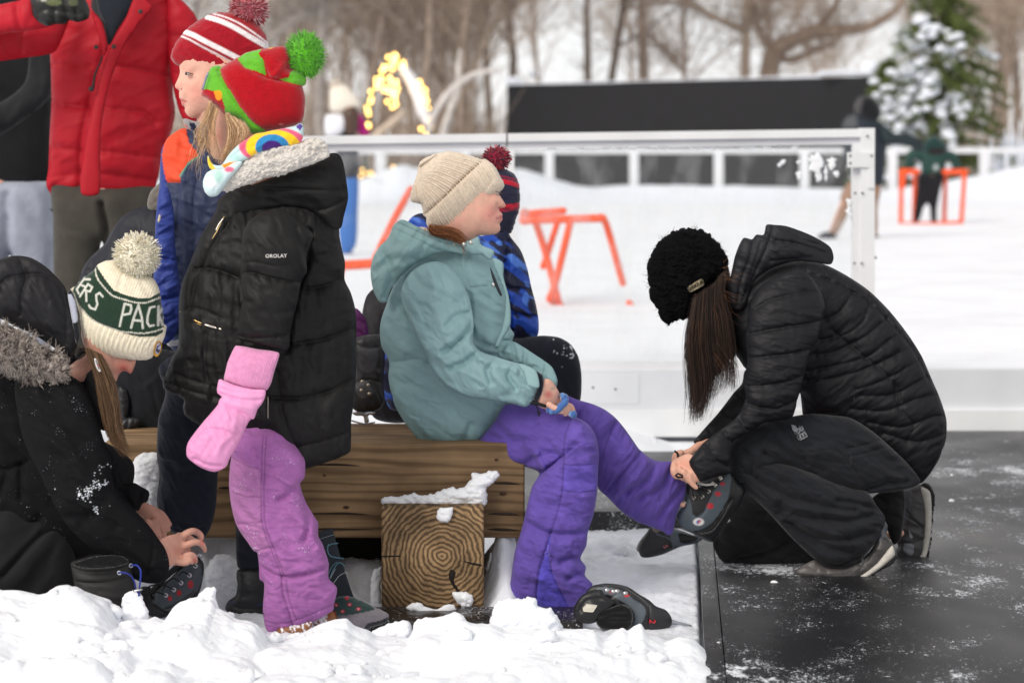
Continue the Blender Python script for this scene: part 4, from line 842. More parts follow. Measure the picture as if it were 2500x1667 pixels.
_, jk = part(p, 'jacket', 'nylon', 'B 170,960 215,925 270,895 330,905 480,960 600,1000 760,1100 Z 620,450 630,620 610,760 560,860 480,900 420,830 372,770 358,700 357,600 361,500 366,430 370,350 380,325', Yb, k=.62, T=.125, h=3.6, col=NV,
    paint=[('poly', 'B 160,940 270,890 300,895 330,990 390,1060 402,1090 350,1110 285,1200 278,1266 172,1266 150,1180 130,1050', ORJ), ('poly', 'B 60,1640 90,1540 110,1200 128,1030 160,950 140,1010 138,1090 152,1180 178,1270 186,1400 Z 390,440 398,500 402,600 414,690 418,720 400,790 340,790', BL), ('line', 'B 400,1090 340,1130 290,1200 275,1225', (60, 150, 130), 2)],
    grooves=[('B 172,1268 280,1266', 5, 3, 'c'), ('B 280,1200 268,1400 265,1560', 6, 5, 'c'), ('B 145,1180 180,1270 190,1420', 6, 5, 'c'), ('B 395,1250 375,1400 370,1568', 5, 4, 'c'), ('B 320,910 350,1000 410,1080', 5, 4, 'c')], folds=[(6, 26, 2.5, 80), (4, 16, 2, 20)])
part(p, 'sleeve', 'nylon', 'Z 366,440 384,430 398,480 402,560 412,640 420,700 408,760 380,790 352,760 350,700 354,600 358,500', Yb-.12, k=.8, T=.055, h=3.4, col=BL, folds=[(8, 22, 2.5, 10), (5, 12, 2, -30)], grooves=[('Z 352,590 410,600', 6, 5, 'g'), ('Z 350,690 416,680', 7, 5, 'g')])
add('reflector', inflate('A 938,1262 946,1268 944,1300 932,1312 927,1300', Yb-.17, k=.3, T=.004, h=2, col=(196, 184, 162)), M['print'], p)
NP = (25, 29, 42)
part(p, 'trousers', 'cotton', 'Z 366,840 380,900 364,960 360,1040 366,1090 360,1150 372,1205 392,1222 430,1230 468,1234 486,1205 496,1160 500,1090 504,1010 520,960 560,960 610,900 600,800 480,780', Yb-.03, k=.8, T=.09, h=3.6, col=NP, folds=[(7, 30, 2, 20), (4, 15, 2, 60)], grooves=[('Z 362,1052 430,1058 502,1048', 4, 3, 'c'), ('Z 372,1196 430,1215 488,1200', 4, 4, 'c')])
part(p, 'trouser_leg', 'cotton', 'Z 520,900 640,900 640,1100 612,1250 600,1318 560,1310 545,1300 541,1215 530,1100', Yb+.03, k=.8, T=.08, h=4, col=(22, 25, 36), folds=[(6, 20, 2, 20)])
bt, bp_ = part(p, 'boot', 'leather', 'F 482,1130 560,1120 640,1140 650,1400 590,1396 500,1400 430,1370 418,1325 432,1290 470,1260 480,1200 475,1170', Yb+.02, k=.75, T=.06, h=3, col=(24, 25, 28), grooves=[('F 430,1300 500,1318 620,1318', 4, 4, 'c')], folds=[(3, 16, 2, 0)])
add('piping', line_on(bp_, 'F 438,1293 500,1306 560,1310 612,1304', .55, (36, 66, 150)), M['print'], bt)
# skate being laced
sk, sp_ = part(p, 'skate', 'leather', 'D 1180,1290 1170,1250 1210,1190 1290,1140 1340,1090 1390,1030 1440,990 1500,960 1555,1010 1560,1080 1550,1150 1530,1230 1480,1320 1400,1390 1300,1420 1200,1440 1120,1400 1060,1300 1080,1200 1150,1200', Yb-.08, k=.6, T=.05, h=2.6, col=(34, 35, 38),
    paint=[('poly', 'D 1175,1260 1230,1215 1290,1150 1370,1080 1450,1010 1530,1010 1548,1080 1535,1150 1490,1215 1420,1270 1330,1320 1250,1350 1200,1330', (66, 74, 82)), ('line', 'D 1172,1290 1215,1340 1290,1365 1400,1320 1500,1230 1550,1110', (74, 80, 86), 2.5), ('line', 'D 1190,1330 1290,1385 1400,1340 1510,1240', (14, 14, 15), 4), ('poly', 'D 1060,1270 1150,1195 1250,1100 1400,1010 1420,1020 1340,1100 1250,1190 1170,1270 1160,1330 1080,1320', (20, 20, 22)),
           ('ell', 'D 1310,1274', (176, 34, 44), 5.5, 7, 5), ('ell', 'D 1380,1232', (170, 30, 40), 6.5, 8.5, 5), ('ell', 'D 1466,1168', (166, 30, 40), 7.5, 11, 5)], grooves=[('D 1175,1320 1290,1395 1410,1350 1530,1230', 4, 3, 'c'), ('D 1150,1230 1270,1120 1400,1010', 4, 5, 'g')])
ev = pts('D 1272,1262 1333,1220 1387,1168 1452,1110 1497,1040 1535,960')
each('eyelet', [merge(ball(P(a[0], a[1], surf_y(sp_, [a])[0]-.003), np.array([.0062, .004, .0062]), (190, 190, 196), 10, 6)) for a in ev], 'chrome', sk)
add('lace', merge(ptube('D 1272,1262 1190,1235 1120,1255', Yb-.14, 2.0, (18, 18, 20), 6), ptube('D 1333,1220 1240,1180 1150,1190 1080,1250', Yb-.14, 2.0, (20, 20, 22), 6), ptube('D 1387,1168 1330,1130 1290,1150 1240,1230', Yb-.145, 2.0, (18, 18, 20), 6), ptube('D 1452,1110 1400,1080 1370,1110', Yb-.145, 2.0, (18, 18, 20), 6), ptube('D 1497,1040 1440,1000 1420,1040', Yb-.145, 2.0, (18, 18, 20), 6)), M['print'], sk)
add('tongue', inflate('D 1140,1230 1250,1110 1360,1010 1420,990 1440,1010 1350,1080 1270,1150 1200,1220 1160,1260', Yb-.085, k=.7, T=.05, h=3, col=(22, 22, 24), folds=[(4, 14, 2, 45)]), M['leather'], sk)
# ================================================================== girl in elf hat
Ye = 5.62
p = person(720, Ye, 'girl in red and green elf hat, black puffer coat and purple-pink snow trousers')
head = inflate('B 465,600 450,680 456,760 446,820 438,880 450,920 446,960 456,1010 462,1060 480,1098 530,1120 610,1100 680,1040 740,960 840,880 960,820 1040,740 1060,650 1010,540 900,460 740,440 580,480', Ye+.01, k=.6, T=.062, h=3.4, col=SK, it=1)
core_e = core([('B 760,880 800,1050 820,1200', Ye+.02, [34, 36, 44]), ('Z 640,440 620,640 620,860', Ye+.02, [72, 85, 88]), ('Z 600,900 610,1100 650,1400', [Ye+.03, Ye-.01, Ye], [50, 42, 30]), ('Z 660,900 660,1100 690,1380', Ye, [48, 40, 30]), ('Z 630,520 600,620 590,740', [Ye, Ye-.1, Ye-.11], [34, 30, 26]), ('Z 620,470 560,640 520,800', [Ye+.1, Ye+.12, Ye+.1], [34, 30, 26])])
body_of(p, [head]+core_e, .004, (226, 178, 158), [('ell', 'B 500,960', (236, 160, 146), 26, 30, 1)])
EH = (170, 8, 24); EG = (98, 176, 44)
hat, hp = part(p, 'hat', 'fleece', 'B 405,662 415,625 432,575 446,520 460,480 482,463 520,458 552,465 600,432 660,402 720,366 800,346 880,332 950,322 990,330 1022,372 1048,392 1036,430 1030,470 1090,500 1132,545 1128,592 1108,602 1124,680 1124,760 1100,850 1000,888 900,912 850,922 780,942 730,912 690,856 580,812 520,752 470,712 430,680', Ye-.035, k=.82, T=.115, h=2.6, col=EH, rough=.8,
    paint=[('poly', 'B 425,625 430,575 446,515 470,466 520,455 550,466 535,492 552,530 600,610 680,742 760,842 862,915 775,945 730,902 690,850 640,842 600,832 574,792 578,750 560,690 500,640 450,622', EG), ('ell', 'B 536,668', (236, 150, 30), 9.5, 13, 8), ('ell', 'B 516,650', (236, 150, 30), 5, 6, 8),
           ('poly', 'B 656,412 720,366 830,342 812,372 822,402 842,410 852,450 866,530 800,502 720,478', EG), ('poly', 'B 955,556 1020,546 1036,496 1090,500 1134,545 1130,594 1108,600 1040,582', EG), ('ell', 'B 966,866', (214, 120, 124), 7, 2.5, 4), ('poly', 'B 850,340 910,330 890,345', (236, 190, 60))],
    grooves=[('B 535,492 552,530 600,612 680,745 760,850 860,916', 9, 5, 'c'), ('B 536,470 528,500 545,530', 8, 6, 'c'), ('B 845,412 862,480 890,548 960,556', 9, 6, 'c'), ('B 1046,392 1010,440 1000,475 1036,495', 10, 6, 'c'), ('B 690,420 720,450 800,470 860,520', 6, 8, 'g'), ('B 660,420 760,490 880,548 1000,570 1110,600', 9, 7, 'c'), ('B 910,552 960,490 1030,420', 6, 8, 'r'), ('B 700,400 760,390 820,400', 5, 7, 'g'), ('B 1000,560 1060,540 1120,560', 4, 6, 'g'), ('B 575,790 600,800 700,860', 4, 4, 'c')], folds=[(2.5, 40, 2, 30), (.6, 4, 1, 0)])
add('pompom', pompom(350+1122*.3508, 388*.3508, 49, 57, Ye-.02, [(98, 186, 40), (76, 160, 30), (124, 206, 58)], 3200, .0009, .16, None, .86), M['yarn'], hat)
add('clip', inflate('B 404,628 424,560 446,504 457,510 440,560 418,628', Ye-.06, k=.5, T=.006, h=2, col=(150, 156, 172)), M['chrome'], hat)
HB = [(226, 190, 146), (206, 166, 124), (240, 210, 170), (184, 144, 106)]
add('hair', merge(hair_lock(['B 460,700 430,800 380,880 365,960 372,1010 400,1060', 'B 470,720 440,830 400,920 410,1000 440,1070', 'B 500,740 460,860 450,960 480,1060 510,1130', 'B 520,760 500,880 520,1000 540,1100 520,1150'], 170, (Ye-.07, Ye-.045), .0006, HB, 5, 1), hair_lock(['B 575,800 598,890 592,1000 560,1090 520,1150', 'B 585,800 630,900 615,1020 570,1110', 'B 620,820 680,900 660,1000 600,1080', 'B 700,860 730,920 700,990 640,1050'], 620, (Ye-.088, Ye-.06), .0006, HB, 6, 2), hair_lock(['B 400,960 360,1130 330,1220', 'B 440,1000 380,1120 360,1250', 'B 380,900 352,1000 340,1090'], 18, (Ye-.07, Ye-.05), .0006, HB, 10, 3)), M['hair'], p)
rb_ = [('ell', 'B 905,1012', (232, 96, 130), 86, 46, 20), ('ell', 'B 905,1020', (246, 200, 40), 68, 42, 20), ('ell', 'B 900,1024', (48, 134, 190), 42, 32, 20), ('ell', 'B 900,1040', (72, 34, 120), 26, 22, 20)]
scarf = merge(inflate('B 600,1070 660,1010 720,968 780,932 840,922 900,908 1000,890 1060,876 1085,858 1108,866 1116,890 1110,960 1085,1000 960,1030 820,1060 700,1120 640,1165 560,1190 500,1192 462,1172 446,1120 450,1082 480,1140 540,1150', Ye-.1, k=.7, T=.035, h=2.6, col=(196, 222, 224), paint=rb_+[('poly', 'B 440,1070 470,1120 490,1160 520,1180 480,1200 440,1150', (240, 206, 60)), ('poly', 'B 545,1150 600,1130 660,1120 640,1160 570,1180', (238, 150, 50)), ('poly', 'B 1060,878 1090,856 1112,880 1090,910', (92, 66, 150)), ('ell', 'B 640,1100', (180, 220, 214), 18, 12, 2)], folds=[(4, 18, 3, -35)], grooves=[('B 480,1160 600,1100 720,1020', 5, 5, 'c')]),
              inflate('B 414,1290 418,1250 440,1205 490,1178 560,1172 640,1128 690,1126 660,1180 620,1225 580,1280 545,1330 515,1362 465,1370 430,1340', Ye-.11, k=.8, T=.035, h=2.6, col=(206, 226, 228), paint=[('ell', 'B 600,1180', (232, 110, 140), 14, 8, 3), ('ell', 'B 480,1270', (236, 238, 242), 20, 16, 2), ('ell', 'B 530,1230', (178, 214, 206), 14, 20, 2)], folds=[(5, 20, 2, -40)], grooves=[('B 455,1215 520,1195 600,1180', 6, 5, 'c')]))
add('scarf', scarf, M['fleece'], p)
CB = (18, 17, 17)
ct, cp_ = part(p, 'coat', 'puffer', 'E 425,300 600,240 900,300 1100,420 1122,600 1140,690 1156,760 1154,870 1192,950 1222,1060 1230,1180 1226,1300 1228,1400 F 1088,70 1078,260 1062,360 1060,470 1050,532 900,594 800,626 724,667 700,612 668,516 640,470 560,444 480,440 340,420 215,345 203,300 205,262 108,212 98,170 103,128 E 8,1480 40,1390 88,1300 96,1180 94,1040 112,900 168,760 230,600 300,480 336,420 344,366', Ye+.02, k=.60, T=.15, h=3.4, col=CB,
    grooves=[('E 205,800 300,790 400,812 490,845', 14, 9, 'p'), ('E 110,1070 200,1040 300,1060 390,1100', 6, 6, 'c'), ('E 870,905 960,915 1050,900 1156,862', 15, 10, 'p'), ('E 810,1262 900,1258 1040,1235 1228,1172', 15, 10, 'p'), ('F 640,240 800,240 940,215 1080,150', 14, 9, 'p'), ('F 660,520 760,500 900,470 1062,420', 10, 8, 'p'), ('E 470,450 380,570 300,700 215,880 190,1040', 9, 6, 'c'), ('E 30,1440 200,1500 380,1540', 8, 7, 'p'), ('F 120,170 260,210 400,240', 8, 6, 'c'), ('E 290,1200 280,1350 300,1500', 6, 6, 'g'), ('E 940,560 920,760 870,900 830,1100 810,1300', 14, 9, 'g'), ('F 700,100 720,300 790,500', 8, 7, 'c'), ('E 1100,640 1060,700 960,720', 6, 9, 'g')],
    folds=[(7, 36, 2.2, 80), (4, 16, 3, 85), (4, 24, 2, 10)])
hd, hpc = part(p, 'hood', 'puffer', 'E 418,318 432,285 500,275 560,268 740,200 900,150 1058,86 1056,66 1108,66 1140,108 1162,220 1176,340 1166,402 1150,460 1132,536 1100,550 1060,532 960,442 850,408 720,418 580,444 470,452 440,395', Ye-.03, k=.55, T=.13, h=3.2, col=(19, 18, 18), grooves=[('E 436,288 600,284 800,292 1000,298 1172,300', 8, 6, 'c'), ('E 960,436 1060,410 1172,352', 9, 7, 'c'), ('E 1060,90 1110,200 1172,330', 5, 8, 'g'), ('E 620,300 800,330 950,380', 5, 12, 'g')], folds=[(6, 40, 2.5, 10), (3, 18, 2, 30)])
add('hood_lining', inflate('B 536,1312 548,1275 575,1240 610,1200 680,1140 740,1082 830,1034 960,1004 1090,988 1140,962 1200,958 1250,975 1285,1010 1292,1050 1296,1085 1180,1142 1060,1184 960,1224 850,1244 740,1284 640,1314 590,1338 555,1332', Ye-.095, k=.6, T=.05, h=2.4, col=(214, 208, 200), rough=2.2, rsc=6, folds=[(5, 8, 1, 0), (3.5, 3.6, 1, 0), (6, 30, 2.5, -25)], grooves=[('B 740,1090 900,1090 1060,1040 1250,1060', 7, 7, 'g'), ('B 1150,970 1180,1010 1170,1060', 5, 5, 'g')]), M['sherpa'], hd)
sl_, slp = part(p, 'sleeve', 'puffer', 'E 498,640 508,560 555,485 640,435 720,418 800,440 880,505 950,580 935,640 908,720 912,820 880,875 856,1000 830,1100 808,1200 800,1300 775,1322 640,1292 500,1256 468,1240 468,1200 488,1060 502,1000 492,900 492,800', Ye-.13, k=.85, T=.09, h=2.8, col=(20, 19, 19),
    grooves=[('E 500,762 580,752 640,760 700,775 800,772', 5, 6, 'c'), ('E 494,825 580,822 680,850 780,870 880,888', 14, 8, 'p'), ('E 470,1225 560,1240 660,1235 810,1215', 10, 6, 'p'), ('E 496,1000 560,1010', 8, 8, 'g'), ('E 850,540 880,620 905,700', 8, 8, 'g'), ('E 640,1060 740,1080 830,1060', 5, 10, 'g'), ('E 500,660 560,640', 5, 9, 'g')], folds=[(6, 34, 2, 20), (3.5, 16, 2.5, 60)])
add('lettering', text_on(slp, 'OROLAY', 'E 716,719', 8.5, -1, (214, 210, 206), 1.12, .004, .02), M['print'], sl_)
zp = [line_on(cp_, 'E 102,1072 180,1120 262,1158', 1.5, (206, 172, 112), .003), line_on(cp_, 'E 106,1088 180,1134 262,1170', 1.0, (150, 122, 78), .002)]
add('zip', merge(*zp), M['chrome'], ct); add('zip_pull', line_on(cp_, 'E 268,1158 310,1170 362,1184', 3.4, (226, 214, 204), .003), M['chrome'], ct)
add('zip', merge(line_on(cp_, 'E 310,608 340,560 385,470', 1.4, (190, 160, 116), .002), line_on(cp_, 'E 335,552 350,520 378,482', 2.2, (214, 206, 196), .004)), M['chrome'], ct)
add('zip', line_on(cp_, 'F 638,200 636,320 640,446', 1.3, (186, 172, 164), .002), M['chrome'], ct)
add('side_panel', patch_on(cp_, 'F 560,280 628,230 630,446 560,436 528,420 540,360', (33, 32, 33), .0015), M['puffer'], ct)
PK = (226, 150, 196)
mt, mtp = part(p, 'mitten', 'nylon', 'F 396,252 420,270 500,300 560,350 540,372 512,430 482,492 442,560 420,606 362,630 300,612 252,582 222,552 221,500 240,460 300,382 378,290', [('F 480,300', Ye-.15), ('F 320,560', Ye-.17)], k=.7, T=.055, h=2.6, col=PK, folds=[(4, 22, 2, 120), (2.5, 10, 2, 60)], grooves=[('F 385,285 310,385 245,480', 4, 4, 'c'), ('F 300,420 380,405 480,440', 3, 6, 'g'), ('F 260,560 330,590 400,600', 3, 6, 'g')])
add('mitten_cuff', inflate('F 388,158 420,168 470,188 560,208 622,214 622,246 606,282 584,310 562,362 530,352 480,340 420,312 384,290 388,262 400,250 376,226 378,190', Ye-.15, k=.75, T=.06, h=2.6, col=(228, 156, 200), grooves=[('F 376,222 440,245 520,262 612,262', 7, 5, 'p'), ('F 384,292 460,330 556,356', 6, 5, 'p'), ('F 380,196 460,218 616,232', 4, 4, 'c')], folds=[(4, 18, 2.5, 20)]), M['nylon'], mt)
rib = [(f'F {455+k*11.3:.0f},{-2+k*1.2:.0f} {428+k*10.6:.0f},{90+k*2.5:.0f} {415+k*10.3:.0f},{172+k*2.6:.0f}', 2.2, 1.7, 'g') for k in range(21)]
add('mitten_rib', inflate('F 462,0 475,-14 580,4 692,24 684,70 670,112 650,182 625,216 520,204 460,186 412,162 418,120 430,70', Ye-.135, k=.8, T=.065, h=2.2, col=(222, 148, 190), grooves=rib, folds=[(3, 26, 3, 10)]), M['knit'], mt)
PP = (160, 100, 162)
seam = [('F 618,440 612,640 614,850 640,960 690,1080 716,1155', 3, 2.2, 'c'), ('F 634,440 628,640 630,850 655,950 706,1080 730,1150', 3, 2.2, 'c'), ('F 452,550 520,578 600,605', 2.5, 2.5, 'c'), ('F 462,728 540,742 612,746', 4, 3.5, 'c'), ('F 480,890 560,876 614,868', 4, 3.5, 'c'), ('F 565,1036 620,1015 672,998', 5, 4, 'c'), ('F 590,1110 700,1150 830,1140 945,1110', 9, 8, 'g'), ('F 800,690 740,740 700,760', 7, 9, 'g'), ('F 830,790 850,880 830,960', 6, 8, 'g'), ('F 582,1110 612,1180 600,1190', 9, 7, 'g'), ('F 618,1388 700,1395 780,1375 968,1302', 3, 3, 'c'), ('F 712,1150 722,1240 750,1330 765,1400', 7, 3.5, 'c'), ('F 740,1165 752,1260 790,1370', 3, 2.5, 'c'), ('F 700,640 800,700 830,700', 8, 10, 'r'), ('F 760,820 860,900 900,1000', 7, 14, 'r')]
tr_, trp = part(p, 'trousers', 'snowpants', 'F 450,420 560,400 700,420 820,560 826,622 822,660 800,692 832,790 868,850 892,892 892,960 922,1020 946,1098 946,1172 988,1222 972,1310 968,1336 880,1388 780,1428 640,1446 622,1420 610,1340 616,1196 594,1180 590,1110 580,1040 566,1036 540,1000 478,908 448,800 437,690 442,600 450,540', [('F 600,500', Ye-.02), ('F 780,1350', Ye)], k=.72, T=.10, h=2.8, col=PP, grooves=seam, folds=[(6, 30, 2.2, 60), (4, 16, 2.2, 35), (2.5, 9, 2, 0)], paint=[('poly', 'F 440,560 600,612 612,850 640,960 665,1000 560,1040 470,910 440,800', (176, 116, 170), True)])  # paler pink area paints in light falling on the front from the left
add('zip_pull', line_on(trp, 'F 752,1345 762,1385 764,1402', 1.6, (130, 60, 130), .002), M['plastic'], tr_)
lb = add('label_patch', patch_on(trp, 'F 612,1334 650,1332 650,1364 612,1364', (38, 44, 66), .0015), M['print'], tr_)
each('boot', [inflate('F 686,1430 800,1405 860,1395 850,1440 800,1462 770,1486 710,1488 688,1466', Ye-.02, k=.7, T=.05, h=3, col=(132, 84, 48), folds=[(3, 12, 1.5, 0)], paint=[('fn', lambda x, y: (n2(x, y, 5, 3)-.1)*4, (232, 234, 240))]), inflate('F 800,1430 830,1395 900,1370 960,1335 985,1360 988,1392 920,1420 850,1450', Ye+.05, k=.7, T=.05, h=3, col=(140, 88, 48), folds=[(3, 12, 1.5, 0)], paint=[('fn', lambda x, y: (n2(x, y, 5, 4)+.35)*4*(x < 800+0*y), (236, 238, 242))])], 'leather', p)
# ================================================================== woman in cream and green bobble hat
Yw = 5.55
p = person(150, Yw, 'woman in cream and green bobble hat and black coat, crouching to lace a skate')
face = inflate('C 640,830 720,790 930,850 952,935 946,965 930,1006 914,1038 898,1036 884,1022 862,1016 850,1020 838,1030 826,1048 815,1085 770,1110 710,1080 670,1000 650,920', Yw, k=.6, T=.07, h=2.6, col=(190, 128, 110), grooves=[('C 862,1016 872,1008 880,1018', 3, 3, 'g'), ('C 830,1050 810,1046', 2.5, 3, 'g'), ('C 780,930 870,925 940,930', 4, 10, 'g')])
hskin = (196, 146, 128)
hand1 = [inflate('F 70,985 100,965 135,950 170,945 205,950 232,985 246,1040 240,1075 215,1090 170,1105 120,1120 80,1110 60,1050', [('F 90,1040', Yw-.11), ('F 240,1010', Yw-.02)], k=.8, T=.02, h=2.2),
         ptube('F 195,962 225,942 252,932 280,942 296,958 290,985', [Yw-.03, Yw-.03, Yw-.02, Yw, Yw, Yw], [10, 9.5, 9, 9, 8, 6.5], SK, 10, 4), ptube('F 218,1005 250,992 282,990 304,1006 314,1030', [Yw-.05, Yw-.05, Yw-.04, Yw-.03, Yw-.02], [9.5, 9, 8.5, 8, 6.5], SK, 10, 4),
         ptube('F 215,1060 240,1052 262,1064 266,1088', [Yw-.07, Yw-.07, Yw-.06, Yw-.05], [9, 8.5, 8, 6.5], SK, 10, 4), ptube('F 170,1090 215,1096 238,1084 250,1092', [Yw-.08, Yw-.08, Yw-.075, Yw-.07], [8.5, 8, 7, 6], SK, 10, 4), ptube('F 180,955 230,965 270,990', [Yw+.02, Yw+.04, Yw+.05], [9, 8.5, 7], SK, 10, 4)]
hand2 = [inflate('D 1040,620 1075,570 1115,552 1165,572 1212,600 1216,680 1200,740 1160,735 1120,690 1080,660', Yw+.12, k=.8, T=.02, h=2.2), ptube('D 1190,690 1205,760 1225,815 1215,835', Yw+.1, [9, 8.5, 8, 6.5], SK, 10, 4), ptube('D 1195,640 1225,720 1255,790 1262,815', Yw+.12, [9, 8, 7.5, 6], SK, 10, 4), ptube('D 1180,610 1240,680 1290,760', Yw+.13, [9, 8, 6.5], SK, 10, 4), ptube('D 1160,600 1240,640 1300,720', Yw+.14, [9, 8, 6.5], SK, 10, 4), ptube('D 1130,700 1165,760 1200,800', Yw+.09, [9, 8, 7], SK, 10, 4)]
cw = core([('C 700,860 620,960 500,1060', Yw+.03, [26, 26, 30]), ('C 700,620 690,760 740,960', Yw, [150, 170, 120]), ('C 420,1150 200,1500 80,2100', Yw+.05, [100, 110, 100]), ('D 120,700 450,500 650,520', Yw+.08, [90, 80, 70]), ('D 650,520 380,800 300,1300', Yw+.06, [64, 54, 40]), ('D 100,800 600,300 900,260', Yw+.15, [90, 80, 70]), ('D 900,260 800,700 760,1300', Yw+.15, [64, 54, 40]), ('D 300,60 620,420 900,740 1180,960 1260,960', [Yw-.04, Yw-.11, Yw-.12, Yw-.1, Yw-.1], [60, 56, 50, 60, 60]), ('C 600,1150 800,1400 D 950,350 1080,560', [Yw+.1, Yw+.15, Yw+.14, Yw+.12], [60, 50, 44, 46])])
body_of(p, [face]+hand1+hand2+cw, .0034, hskin, [('ell', 'C 860,990', (178, 92, 80), 30, 24, 1), ('ell', 'C 915,1025', (200, 104, 90), 10, 8, 1), ('ell', 'F 170,1030', (190, 132, 112), 20, 16, 1), ('ell', 'F 300,990', (206, 120, 104), 8, 10, 1.5), ('ell', 'F 262,1080', (206, 120, 104), 6, 8, 1.5), ('line', 'C 880,932 905,940 930,934', (70, 46, 38), 1.6)], 2)
# hat with knitted lettering
def stroke(s, w_, c=(206, 206, 196)): return ('line', s, c, w_, True)
CRM = (232, 222, 198); GRN = (36, 58, 44)
let = ['C 858,690 872,628 892,536', 'C 892,536 935,546 938,572 928,604 884,612', 'C 936,702 952,640 985,548', 'C 985,548 1008,630 1014,706', 'C 950,650 1010,655', 'C 1088,560 1060,566 1046,620 1044,668 1058,694 1084,688', 'C 1112,560 1112,690', 'C 1140,556 1114,622 1138,690',
       'C 545,442 592,372', 'C 592,372 640,372', 'C 566,408 602,420', 'C 545,442 562,470', 'C 572,490 628,404', 'C 628,404 662,424 646,454 604,446', 'C 618,460 622,520', 'C 738,486 716,462 692,476 694,508 702,540 686,576 652,566 640,548']
zig = lambda s: ('fn', (lambda ln: (lambda x, y: np.clip((1.9-np.abs(seg_dist(np.stack([x, y], -1), ln)[0]+1.2*np.sin(seg_dist(np.stack([x, y], -1), ln)[1]*1.35)))*1.5, 0, 1)))(dense(pts(s), 6, True, False)), (222, 218, 204))
rib = [(f'C {600+k*36:.0f},{640+k*13 if k < 9 else 760:.0f} {578+k*33:.0f},{740+k*14 if k < 9 else 870:.0f} {575+k*34:.0f},{830+min(k, 8)*14:.0f}', 2.6, 2.4, 'g') for k in range(-1, 17)]
knitf = lambda x, y: 1.0*np.sin((x*.8+y*.25)*1.15+1.2*np.sin(y*1.0))
hat, hp = part(p, 'hat', 'knit', 'C 700,262 640,322 570,372 530,420 500,436 490,452 508,480 530,540 552,620 566,720 584,800 612,850 650,880 720,910 800,922 900,936 985,938 1050,926 1080,890 1110,850 1140,792 1160,705 1142,684 1134,600 1122,540 1114,470 1100,420 1064,370 960,330 860,306 790,244', Yw-.01, k=.76, T=.115, h=2.0, col=CRM, rough=1.2, rsc=6,
    paint=[('poly', 'C 676,280 700,310 760,380 816,446 860,462 920,484 990,500 1060,498 1100,476 1118,462 1130,560 1146,700 1138,742 1100,764 1000,768 930,752 860,730 800,706 750,692 700,672 650,640 600,600 560,556 530,500 512,462 520,428 560,380 620,330', GRN), zig('C 664,296 700,370 760,440 806,480 830,490 900,510 970,530 1040,530 1090,512 1122,500'), zig('C 518,470 552,540 600,590 650,636 700,668 748,688 800,706 870,728 940,736 1010,742 1080,734 1138,716')]+[stroke(s, 2.6) for s in let],
    grooves=rib+[('C 512,470 560,560 650,645 750,695 860,735 1000,770 1100,766 1144,742', 5, 4, 'c'), ('C 862,340 850,440 830,480', 4, 6, 'g'), ('C 1000,400 1030,450 1060,500', 3, 6, 'g'), ('C 700,290 740,400 800,470', 3, 6, 'g')], lump=knitf, folds=[(3, 30, 2, 40)])
add('pompom', pompom(955*.3508, 550+212*.3508, 54, 54, Yw-.015, [(240, 234, 214), (228, 218, 190), (246, 242, 230)], 4200, .0016, .13, None, .93), M['yarn'], hat)
em = add('emblem', patch_on(hp, [(385+9*math.cos(a)*1.0-4*math.sin(a), 852+19*math.sin(a)) for a in np.linspace(0, 2*math.pi, 24)[:-1]], (214, 160, 50), .002), M['print'], hat)
add('emblem_centre', patch_on(hp, [(386+6.3*math.cos(a)-2.6*math.sin(a), 851+14.5*math.sin(a)) for a in np.linspace(0, 2*math.pi, 24)[:-1]], (196, 196, 222), .0032), M['print'], em)
add('emblem_letter', line_on(hp, [(389, 843), (384, 847), (382, 855), (386, 861), (389, 856), (386, 854)], 1.5, (40, 46, 60), .005), M['print'], em)
add('collar', inflate('C 540,840 640,850 720,900 752,1000 790,1150 800,1300 790,1420 700,1420 620,1280 560,1080 520,920', Yw+.03, k=.6, T=.05, h=3.5, col=(20, 20, 23), folds=[(6, 20, 2, 70)]), M['nylon'], p)
WHR = [(112, 84, 58), (92, 66, 44), (134, 104, 74), (72, 52, 36)]
add('hair', merge(inflate('C 620,870 690,890 750,980 800,1100 826,1250 850,1400 830,1440 780,1400 720,1280 680,1120 640,980', Yw-.05, k=.6, T=.03, h=3.5, col=(92, 68, 48), folds=[(3, 6, 6, 75)]), hair_lock(['C 600,860 640,960 680,1080 700,1250 740,1420 D 860,80 960,200', 'C 640,880 680,980 720,1100 770,1250 800,1400 D 880,60 1010,200', 'C 700,905 740,990 790,1100 815,1250 830,1380 870,1560', 'C 690,900 730,960 770,1080 780,1200 800,1320'], 800, (Yw-.11, Yw-.06), .0007, WHR, 5, 5), hair_lock(['C 640,850 560,840 520,870 510,900', 'C 700,905 640,1000 600,1060', 'C 780,1100 860,1120 850,1140'], 26, (Yw-.1, Yw-.05), .0006, WHR, 8, 6)), M['hair'], p)
add('earring', inflate('C 655,925 672,930 690,980 702,1016 690,1020 668,985', Yw-.125, k=.4, T=.005, h=2, col=(210, 206, 204), paint=[('line', 'C 668,940 690,1000', (60, 50, 50), 1.4), ('ell', 'C 684,975', (200, 40, 40), 2, 2)]), M['print'], p)
BC = (15, 15, 17)
part(p, 'coat', 'flecked', 'C -300,700 -100,800 100,900 300,960 430,960 520,900 560,930 600,1040 640,1180 690,1320 D 760,-20 800,110 860,250 900,420 1000,560 1080,700 980,900 840,990 700,960 600,1010 560,1060 560,1230 400,1300 60,1300 -300,1300', Yw+.04, k=.5, T=.17, h=4.5, col=BC, folds=[(10, 50, 2.5, 60), (5, 24, 2, 30)], grooves=[('D -100,270 100,272 250,212', 14, 10, 'p'), ('D 205,240 210,480', 7, 8, 'g'), ('D 350,640 200,860 20,1080', 10, 12, 'g'), ('D 100,300 60,420 0,540', 7, 8, 'g')])
